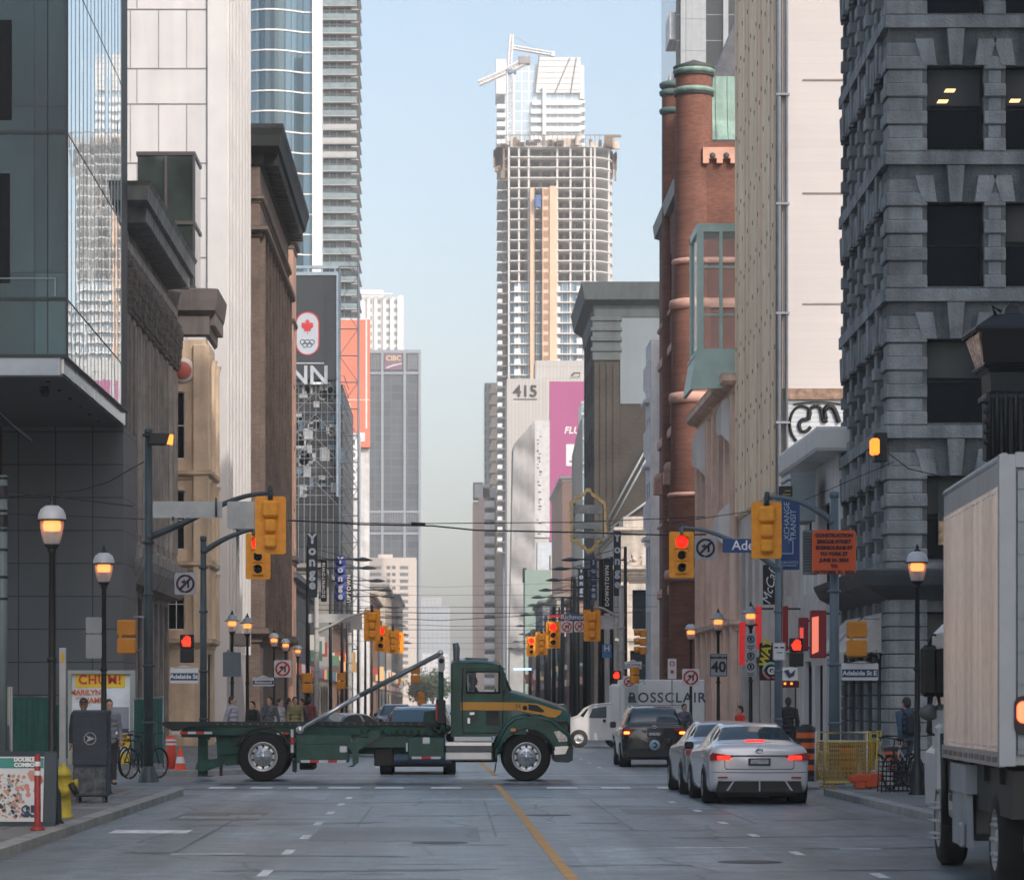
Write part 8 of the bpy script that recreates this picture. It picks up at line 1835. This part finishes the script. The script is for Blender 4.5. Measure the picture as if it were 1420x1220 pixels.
for y in(.8,2,3.2,4.4):mb.box(.05,y,zb_-.2,Wd,y+.1,zb_-.02)
mb.box(.2,.1,.45,Wd-.1,.2,.6);bl(mb,'chassis',black)
mb=MB();mb.extr([(2.95,.35),(4.4,.35),(4.4,1.15),(3.1,1.15)],.0,.06,'x');mb.box(-.02,3.0,.9,.3,4.4,1.2);mb.rbox(-.06,3.1,.35,.0,3.35,.6,.02);bl(mb,'side_guard',surf('guard_grey',(.3,.33,.35),.5,.2))
mb=MB();mb.rbox(.06,3.4,.4,.5,4.3,.95,.08);bl(mb,'fuel_tank',surf('tank_dull',(.18,.2,.21),.4,.5))
for y,x in((1.5,.3),(1.5,Wd-.3),(6.35,.2),(6.35,Wd-.2)):
    w_=bpy.data.objects.new('wheel',None);COL.objects.link(w_);w_.parent=t;w_.location=(x,y,.5);s=-1 if x<1 else 1;tw=.42 if y<2 else .3
    mb=MB();mb.lathe([(.3,s*tw/2),(.44,s*tw/2),(.5,s*tw*.36),(.5,-s*tw*.36),(.44,-s*tw/2),(.25,-s*tw/2)],(0,0,0),36,axis='x');build(mb,'tyre',rubber,w_,True)
    mb=MB();mb.lathe([(.31,s*tw*.48),(.29,s*tw*.5),(.26,s*tw*.1),(.12,s*tw*.1),(.1,s*tw*.45),(0,s*tw*.48)],(0,0,0),28,axis='x')
    for k in range(8):a=R(45*k);mb.tube([(s*tw*.2,.2*math.cos(a),.2*math.sin(a)),(s*(tw*.5+(.1 if y>2 else .02)),.2*math.cos(a),.2*math.sin(a))],[.025,.008 if y>2 else .02],5)
    build(mb,'rim',surf('white_steel_rim',(.42,.42,.42),.4,.3),w_,True)
mb=MB();mb.rbox(.1,5.3,.7,Wd-.1,7.6,2.75,.12);mb.rbox(.05,5.6,.55,Wd-.05,7.9,1.35,.1);bl(mb,'cab',surf('cab_white',(.5,.5,.5),.35,var=.05))
mb=MB();mb.box(.09,5.9,1.75,.1,7.0,2.45);bl(mb,'cab_window',dkglass)
mb=MB();mb.rbox(-.08,7.0,1.9,.13,7.15,2.5,.05);mb.tube([(.2,7.05,2.6),(.05,7.05,2.62),(.02,7.05,2.5)],.02,6);mb.tube([(.05,7.05,1.9),(.0,7.05,1.5),(.2,7.05,1.4)],.02,6);mb.mi=1;mb.ball((.02,7.02,1.72),.12,12,8,(1,.5,.8));bl(mb,'wing_mirror',[black,surf('mirror_pale',(.1,.1,.1),.4)])
mb=MB();mb.rbox(-.12,2.2,.2,-.02,2.7,1.45,.03)if False else mb.tube([(.0,5.1,.5),(-.02,5.1,1.5)],.04,8);bl(mb,'hose',black)
mb=MB();mb.rbox(-.08,5.15,.85,.1,5.5,1.6,.04);bl(mb,'cab_corner',surf('corner_white',(.45,.46,.47),.4))
Y=121.0;t=thing('white_box_van','white box van with dark company lettering turning across the far junction','van',(at(845,Y),Y,0));X=lambda px:at(px,Y);Z=lambda py:fz(py,Y)
vw=surf('van_white',(.85,.83,.81),.4,var=.06,coat=.2)
mb=MB();mb.smooth=False
cabp=[(X(789),.35),(X(788),Z(1002)),(X(791),Z(996)),(X(803),Z(992)),(X(812),Z(982)),(X(822),Z(977)),(X(843),Z(975)),(X(850),Z(976)),(X(850),.3),(X(815),.3)]
mb.extr(cabp,Y+.05,Y+1.85);mb.tube([(p[0],Y+.06,p[1])for p in cabp[1:8]],.04,6);build(mb,'cab',vw,t)
mb=MB();mb.extr([(X(817),Z(995)),(X(822),Z(982)),(X(841),Z(979)),(X(841),Z(995))],Y+.03,Y+.06);mb.mi=1;mb.extr([(X(805),Z(992)),(X(814),Z(982)),(X(816),Z(983)),(X(809),Z(994))],Y+.035,Y+.06);build(mb,'cab_window',[surf('van_glass',(.12,.17,.2),.08,.3),dkglass],t)
mb=MB();mb.rbox(X(848),Y-.05,Z(1020),X(862),Y+2,Z(948),.1);mb.rbox(X(860),Y,Z(1020),X(978),Y+2.1,Z(942),.05);build(mb,'box',surf('van_box',(.82,.82,.83),.5,var=.05),t)
mb=MB();mb.box(X(850),Y-.02,Z(1024),X(978),Y+2,Z(1020));mb.box(X(855),Y+.2,.35,X(975),Y+1.8,.6);build(mb,'chassis',dkmetal,t)
for px in(803,852,955):
    w_=bpy.data.objects.new('wheel',None);COL.objects.link(w_);w_.parent=t;w_.location=(X(px)-t.location.x,.12 if px!=852 else .4,.36)
    mb=MB();mb.lathe([(.2,-.12),(.33,-.12),(.36,-.08),(.36,.1),(.2,.1)],(0,0,0),24,axis='y');build(mb,'tyre',surf('dusty_rubber',(.06,.055,.05),.8),w_,True)
    mb=MB();mb.lathe([(.2,-.11),(.19,-.05),(.08,-.06),(.06,-.12),(0,-.12)],(0,0,0),20,axis='y');build(mb,'rim',alum,w_,True)
text('lettering','ROSSCLAIR',.56,surf('lettering_navy',(.06,.06,.11),.5),t,(X(925),Y-.02,Z(967.5)),bold=.006,sx=1.0,spacing=1.12)
mb=MB();mb.box(X(885),Y-.01,Z(978),X(946),Y-.002,Z(977));mb.box(X(885),Y-.01,Z(981.5),X(900),Y-.002,Z(981));mb.box(X(932),Y-.01,Z(981),X(945),Y-.002,Z(980.3));build(mb,'small_print',surf('print_violet',(.2,.2,.28),.6),t)
mb=MB();mb.box(X(871),Y-.012,Z(974),X(881),Y-.002,Z(965));mb.mi=1;mb.box(X(866),Y-.008,Z(985),X(885),Y-.003,Z(950));build(mb,'logo_panel',[surf('logo_green',(.05,.14,.15),.5),surf('pale_mint',(.55,.62,.62),.5)],t)
mb=MB();mb.rbox(X(836),Y-.12,Z(1001),X(840),Y,Z(997),.02);build(mb,'door_handle',black,t)
shopc=[(.12,.1,.09),(.3,.2,.16),(.07,.08,.09),(.35,.33,.3),(.2,.13,.1),(.16,.18,.2),(.42,.36,.3),(.1,.11,.12)]
sgn=[((.35,.06,.05),.3),((.5,.5,.48),.3),((.07,.13,.25),.3),((.6,.38,.18),.5),((.1,.2,.15),.2),((.35,.16,.2),.3)]
for c,s_ in sgn:emit('shop_sign_%d'%sgn.index((c,s_)),c,s_*.45)
def shop(side,Y0,Y1,h,i,label,X=None):
    q=random.Random(i*13+(side>0));x=X or(12.1 if side>0 else-9.1);x1=x+side*9
    a,b=(x,x1)if side>0 else(x1,x);t=bthing('shop_building',label,a,Y0,b,Y1);L=Y1-Y0;n=max(2,int(L/4))
    nf=max(1,int((h-4.2)/3.2));oe=rowops(L,n,(.4,),2.9,.2,.2,.84)+[o for k in range(nf)for o in rowops(L,n*2,(4.9+3.2*k,),1.8,.4,.4,.45)]
    os_=[(o[0],o[1],o[2],o[3])for k in range(nf)for o in rowops(9,4,(4.9+3.2*k,),1.7,.5,.5,.45)]
    mb=MB();(Ms,Ls),(Me,Le)=shell(mb,a,Y0,b,Y1,0,h,'W' if side>0 else 'E',os_,oe,.25);build(mb,'wall',surf('shop_wall_%d'%(i%8),shopc[i%8],.8,var=.2,streak=.2),t)
    put_windows(t,Me,oe,dkmetal,dkglass,.25,2,1,.06,cap=40);put_windows(t,Ms,os_,dkmetal,dkglass,.25,1,2,.05,cap=16)
    mb=MB();P=[(a,Y1),(a,Y0),(b,Y0)]if side>0 else[(a,Y0),(b,Y0),(b,Y1)];cornice(mb,P,cprof(h-.6,.7,.45));build(mb,'cornice',surf('shop_trim_%d'%(i%3),lerpc(shopc[(i+3)%8],.8),.7),t)
    for k in range(n):
        u=(k+.5)*L/n;c,s_=q.choice(sgn);key='shop_sign_%d'%sgn.index((c,s_));mb=MB();mb.M=Me;mb.box(u-L/n*.4,-.12,3.45,u+L/n*.4,-.01,4.1);build(mb,'fascia_sign',MAT[key],t)
        if q.random()<.6:mb=MB();y=Y0+u;mb.box(x-side*.9,y,4.2+q.random(),x-side*.2,y+.15,5.2+q.random());build(mb,'blade_sign',MAT[q.choice(['shop_sign_1','shop_sign_3','shop_sign_0','shop_sign_4'])],t)
        if q.random()<.4:
            mb=MB();mb.M=Me;mb.poly(((u-1.4,0,3.4),(u+1.4,0,3.4),(u+1.4,-1.2,2.7),(u-1.4,-1.2,2.7)));mb.poly(((u-1.4,-1.2,2.7),(u+1.4,-1.2,2.7),(u+1.4,-1.2,2.5),(u-1.4,-1.2,2.5)));build(mb,'awning',surf('awning_%d'%q.randrange(3),((.1,.02,.02),(.03,.06,.05),(.4,.38,.35))[i%3],.8),t)
cn=['dark brown','reddish brown','black grey','pale stone','rust brown','slate blue','cream','charcoal']
yy=268.0
for i,(L,h)in enumerate(((26,9.5),(22,12),(30,8.5),(24,14),(28,10),(34,15),(40,12))):
    shop(1,yy,yy+L,h,i,'%s shop building, %s past the brick theatre on the right side'%(cn[i%8],ordn[i].replace('nearest','first')));yy+=L
yy=171.0
for i,(L,h)in enumerate(((32,9),(30,11),(34,8))):
    shop(-1,yy,yy+L,h,i+2,'%s low shop building, %s past the salmon brick one on the left side'%(cn[(i+2)%8],ordn[i].replace('nearest','first')));yy+=L+.2
yy=345.0
for i,(L,h)in enumerate(((40,14),(36,10),(44,18),(50,13),(60,20))):
    shop(-1,yy,yy+L,h,i+4,'%s shop building, %s past the orange billboard on the left side'%(cn[(i+4)%8],ordn[i].replace('nearest','first')));yy+=L
up=thing('utility_pole','dark utility pole nearest the white van on the right pavement','pole',(8.2,165,.1),'dark utility poles along the far right pavement');WO[up.name]=Vector((0,0,0))
mb=MB();mb.tube([(0,0,0),(0,0,9.5)],[.2,.13],8);build(mb,'shaft',black,up,True);mb=MB();mb.box(-.9,-.05,8.4,.6,.05,8.5);build(mb,'crossarm',black,up,True)
for i,(px,Y)in enumerate(((812,178),(797,196),(780,225),(768,248),(757,275),(745,310),(735,350))):dup(up,(fx(px,Y),Y,.1),'dark utility pole, %s behind the van in the right row'%ordn[i+1])
t=flat('red_lit_strip','thin blue and white lit strip above the truck bonnet in the distance','light',712,926,737,929,260,emit('blue_white_strip',(.35,.5,1),1.5))
SK=surf('skin_light',(.48,.29,.21),.55,var=.06,scale=8);SKD=surf('skin_tan',(.3,.17,.11),.55,var=.06,scale=8)
def remesh(mb,vox,name):
    me=mb.mesh(name+'_src',black);o=bpy.data.objects.new('tmp',me)
    m=o.modifiers.new('r','REMESH');m.mode='VOXEL';m.voxel_size=vox;m.use_smooth_shade=True
    s=o.modifiers.new('s','SMOOTH');s.iterations=3;s.factor=.5
    out=bake(o);out.name=name;out.materials.clear()
    return out
def limb(mb,P,r,n=12):
    mb.tube(P,r,n)
    for p,q in zip(P,r if isinstance(r,(list,tuple))else[r]*len(P)):mb.ball(p,q,12,8)
def person(label,loc,rz,pose='stand',top=(.1,.1,.12),legs=(.03,.035,.05),skin=None,hair=(.03,.02,.015),cap=None,bag=None,phase=0,arms=None,height=1.74,vox=.016,group=None,hairlong=False):
    """front faces -y; origin between the feet"""
    skin=skin or SK;k=height/1.74
    t=thing('person',label,'person',loc,group,rz);WO[t.name]=Vector((0,0,0));t.scale=(k,k,k)
    st=.22 if pose=='walk' else 0;seat=pose=='sit'
    hipz=.92;hip={s:(s*.095,0,hipz)for s in(-1,1)}
    if seat:knee={s:(s*.13,-.42,hipz-.02)for s in(-1,1)};ank={s:(s*.13,-.5,hipz-.44)for s in(-1,1)}
    else:
        d={-1:st*(1 if phase else-1),1:-st*(1 if phase else-1)}
        knee={s:(s*.1,-d[s]*.55-.03*(st>0),.5)for s in(-1,1)};ank={s:(s*.1,-d[s]*1.15+(.05 if st and d[s]<0 else 0),.09+(.06 if st and d[s]<0 else 0))for s in(-1,1)}
    arms=arms or{}
    sh={s:(s*.185,0,1.42)for s in(-1,1)}
    el={s:arms.get(('e',s),(s*.235,.02+st*.35*s*(1 if phase else-1),1.14))for s in(-1,1)};wr={s:arms.get(('w',s),(s*.235,-.06+st*.8*s*(1 if phase else-1),.9))for s in(-1,1)}
    b=MB()
    for z,rx,ry in((.93,.155,.11),(1.02,.145,.105),(1.12,.135,.1),(1.22,.15,.11),(1.32,.165,.115),(1.40,.155,.1)):b.ball((0,0,z),1,16,10,(rx,ry,.085))
    limb(b,[(-.15,0,1.415),(0,.01,1.44),(.15,0,1.415)],[.062,.075,.062]);limb(b,[(0,.01,1.42),(0,-.005,1.54)],[.062,.055])
    for s in(-1,1):
        limb(b,[hip[s],knee[s],ank[s]],[.088,.058,.042]);mid=tuple((a*.65+c*.35)for a,c in zip(knee[s],ank[s]));b.ball((mid[0],mid[1]+.012,mid[2]),.054,10,8,(1,1,1.6))
        limb(b,[ank[s],(ank[s][0],ank[s][1]-.13,ank[s][2]-.045)],[.042,.034]);b.ball((ank[s][0],ank[s][1]+.035,ank[s][2]-.045),.036)
        limb(b,[sh[s],el[s],wr[s]],[.052,.04,.029])
        w=Vector(wr[s]);dr=(w-Vector(el[s])).normalized();side=dr.cross(Vector((1,0,0))if abs(dr.x)<.7 else Vector((0,0,1))).normalized();nrm=dr.cross(side).normalized()*s
        palm=w+dr*.055;limb(b,[w+dr*.01,palm],[.03,.033]);limb(b,[palm-side*.02,palm+side*.022],.026)
        for i,(o_,ln)in enumerate(((-.03,.06),(-.01,.072),(.011,.068),(.03,.054))):
            p0=palm+side*o_+dr*.028;p1=p0+dr*ln*.5-nrm*.006;p2=p1+dr*ln*.38-nrm*.022;limb(b,[p0,p1,p2],[.0105,.0098,.0085],8)
        limb(b,[palm-side*.028-dr*.02,palm-side*.055+dr*.015,palm-side*.058+dr*.04],[.013,.0115,.0095],8)
    hc=(0,-.01,1.635);b.ball(hc,1,18,14,(.076,.094,.112));b.ball((0,-.035,1.575),1,14,10,(.055,.06,.055));b.ball((0,-.105,1.61),.017,8,6,(.8,1.2,1.4));b.ball((0,-.098,1.572),.02,8,6,(1.3,.5,.5));b.ball((0,-.088,1.54),.022,8,6)
    for s in(-1,1):b.ball((s*.078,0,1.62),.022,8,6,(.4,.8,1.3));b.ball((s*.03,-.088,1.655),.018,8,6,(1.3,.6,.5))
    me=remesh(b,.011,'body');me.materials.append(skin);link('body',me,t,True)
    e=MB()
    for s in(-1,1):e.ball((s*.03,-.096,1.637),.0105,8,6,(1.3,.7,.8))
    build(e,'eyes',surf('eye_dark',(.03,.025,.02),.2),t,True)
    h=MB();h.ball((0,.008,1.66),1,18,12,(.085,.1,.105));h.ball((0,.04,1.62),1,14,10,(.078,.07,.09))
    if hairlong:h.ball((0,.06,1.52),1,12,8,(.075,.045,.13))
    hm=remesh(h,.012,'hair');hm.materials.append(surf('hair_%d'%int(hair[0]*1000),hair,.7,var=.3,scale=20))
    for v in hm.vertices:
        if v.co.y<-.07 and v.co.z<1.70:v.co.y=-.06
    if cap:
        hm.materials.clear();hm.materials.append(surf('cap_%d'%int(sum(cap)*1000),cap,.8));
        c_=MB();c_.lathe([(.0,.02),(.07,.015),(.078,0),(0,0)],(0,-.105,1.675),14);build(c_,'cap_peak',hm.materials[0],t,True)
    link('cap' if cap else 'hair',hm,t,True)
    c=MB()
    for z,rx,ry in((.9,.18,.135),(1.0,.17,.13),(1.12,.16,.125),(1.24,.17,.13),(1.34,.18,.13),(1.41,.16,.11)):c.ball((0,0,z),1,16,10,(rx,ry,.085))
    limb(c,[(-.16,0,1.42),(0,.01,1.445),(.16,0,1.42)],[.072,.082,.072]);limb(c,[(0,.012,1.44),(0,.01,1.485)],[.074,.066])
    for s in(-1,1):limb(c,[sh[s],el[s],tuple(a+(b_-a)*.93 for a,b_ in zip(el[s],wr[s]))],[.068,.055,.042])
    cm_=remesh(c,vox,'jacket');cm_.materials.append(surf('cloth_%d_%d'%(int(top[0]*1000),int(top[2]*1000)),top,.85,var=.3,scale=6,bump=.3));link('jacket',cm_,t,True)
    c=MB();c.ball((0,0,.93),1,16,10,(.165,.125,.09))
    for s in(-1,1):limb(c,[hip[s],knee[s],tuple(a+(b_-a)*.95 for a,b_ in zip(knee[s],ank[s]))],[.1,.074,.06])
    cm_=remesh(c,vox,'trousers');cm_.materials.append(surf('trouser_%d_%d'%(int(legs[0]*1000),int(legs[2]*1000)),legs,.85,var=.25,scale=6,bump=.3));link('trousers',cm_,t,True)
    for s in(-1,1):
        c=MB();a=ank[s];limb(c,[(a[0],a[1]+.04,a[2]-.045),(a[0],a[1]-.05,a[2]-.045),(a[0],a[1]-.155,a[2]-.055)],[.045,.043,.034]);limb(c,[(a[0],a[1],a[2]-.02),(a[0],a[1],a[2]+.01)],.048)
        cm_=remesh(c,.014,'shoe');cm_.materials.append(surf('shoe_dark',(.04,.035,.035),.6));link('shoe',cm_,t,True)
    if bag:
        c=MB();c.rbox(-.15,.12,1.0,.15,.3,1.42,.05);c.rbox(-.11,.29,1.03,.11,.35,1.22,.03)
        for s in(-1,1):c.tube([(s*.11,.15,1.4),(s*.12,.02,1.5),(s*.12,-.13,1.4),(s*.13,-.08,1.15),(s*.13,.14,1.05)],.018,6)
        tb2=thing('backpack',bag,'bag',loc,None,rz);tb2.scale=(k,k,k);WO[tb2.name]=Vector((0,0,0));build(c,'pack',surf('pack_dark',(.03,.035,.045),.8),tb2,True)
    return t
person('person in dark shirt and cap standing behind the ribbed mail box',(fx(116,58),58,.14),0,'stand',(.02,.025,.035),(.05,.05,.06),SKD,cap=(.02,.03,.04),height=1.76)
person('person in grey shirt half hidden by the second left lamp post',(fx(151,62),62,.14),.4,'stand',(.2,.2,.24),(.03,.03,.04),SK)
person('person in blue denim jacket with a backpack seen from behind at right',(fx(1257,61),61,.14),math.pi+.5,'walk',(.05,.09,.14),(.1,.12,.15),SK,hair=(.04,.03,.025),bag='dark backpack worn by the person in the denim jacket',phase=1,height=1.78)
person('person in bright red jacket walking beyond the white sedan',(fx(1026,84),84,.0),-1.2,'walk',(.65,.03,.02),(.03,.03,.04),SK,hair=(.02,.015,.01),height=1.72)
person('person in dark jacket walking on the right pavement behind the orange barrel',(fx(1093,80),80,.14),math.pi,'walk',(.015,.017,.02),(.015,.016,.02),SK,height=1.8)
person('person in grey jacket beside the black utility car',(fx(949,96),96,.0),.3,'walk',(.12,.13,.17),(.03,.03,.04),SK,height=1.76)
person('person with white shirt walking past the left brimmed lamp above the truck deck',(fx(322,84),84,.14),1.2,'walk',(.35,.35,.4),(.08,.02,.04),SK,hair=(.05,.03,.02),height=1.84)
person('person in black near the second brimmed lamp above the truck deck',(fx(350,90),90,.14),-.6,'stand',(.015,.015,.018),(.03,.03,.03),SK,height=1.7)
for i,(px,Y,c1,rz)in enumerate(((388,96,(.4,.38,.4),1),(400,101,(.05,.05,.1),2),(409,99,(.25,.22,.1),.3),(419,104,(.08,.08,.1),-1),(429,110,(.2,.05,.05),3),(374,92,(.1,.1,.11),-.5))):
    person(['person in pale top, leading the small group above the truck deck','person in navy top in the small group above the truck deck','person in ochre top in the small group above the truck deck','person in dark grey top in the small group above the truck deck','person in maroon top at the right end of the group above the truck deck','person in charcoal top at the left end of the group above the truck deck'][i],(fx(px,Y),Y,.14),rz,'walk' if i%2 else 'stand',c1,(.03,.03,.045),SK,phase=i%2,vox=.02,height=1.78+.03*(i%3),group='people walking on the far left pavement')
dv=person('driver in black jacket at the wheel inside the green truck cab',(tx(656),YT+.55,.74),R(90),'sit',(.012,.012,.014),(.02,.02,.03),SKD,hair=(.02,.015,.012),arms={('e',-1):(-.3,-.22,1.22),('w',-1):(-.22,-.44,1.3),('e',1):(.27,-.2,1.17),('w',1):(.15,-.45,1.2)},height=1.7)
HZ=MB();HZ.box(-600,-90,-1.2,600,2700,320)
hz=build(HZ,'haze',[])if False else None
me=HZ.mesh('haze',[]);me.materials.clear();hm=bpy.data.materials.new('haze_air');hm.use_nodes=True;nt=hm.node_tree;nt.nodes.clear()
outn=nt.nodes.new('ShaderNodeOutputMaterial');vol=nt.nodes.new('ShaderNodeVolumePrincipled');vol.inputs['Color'].default_value=(.97,.985,1,1);vol.inputs['Density'].default_value=.00024;vol.inputs['Anisotropy'].default_value=-.28
nt.links.new(vol.outputs[0],outn.inputs['Volume']);me.materials.append(hm)
hz=bpy.data.objects.new('haze',me);COL.objects.link(hz);hz['kind']='stuff'
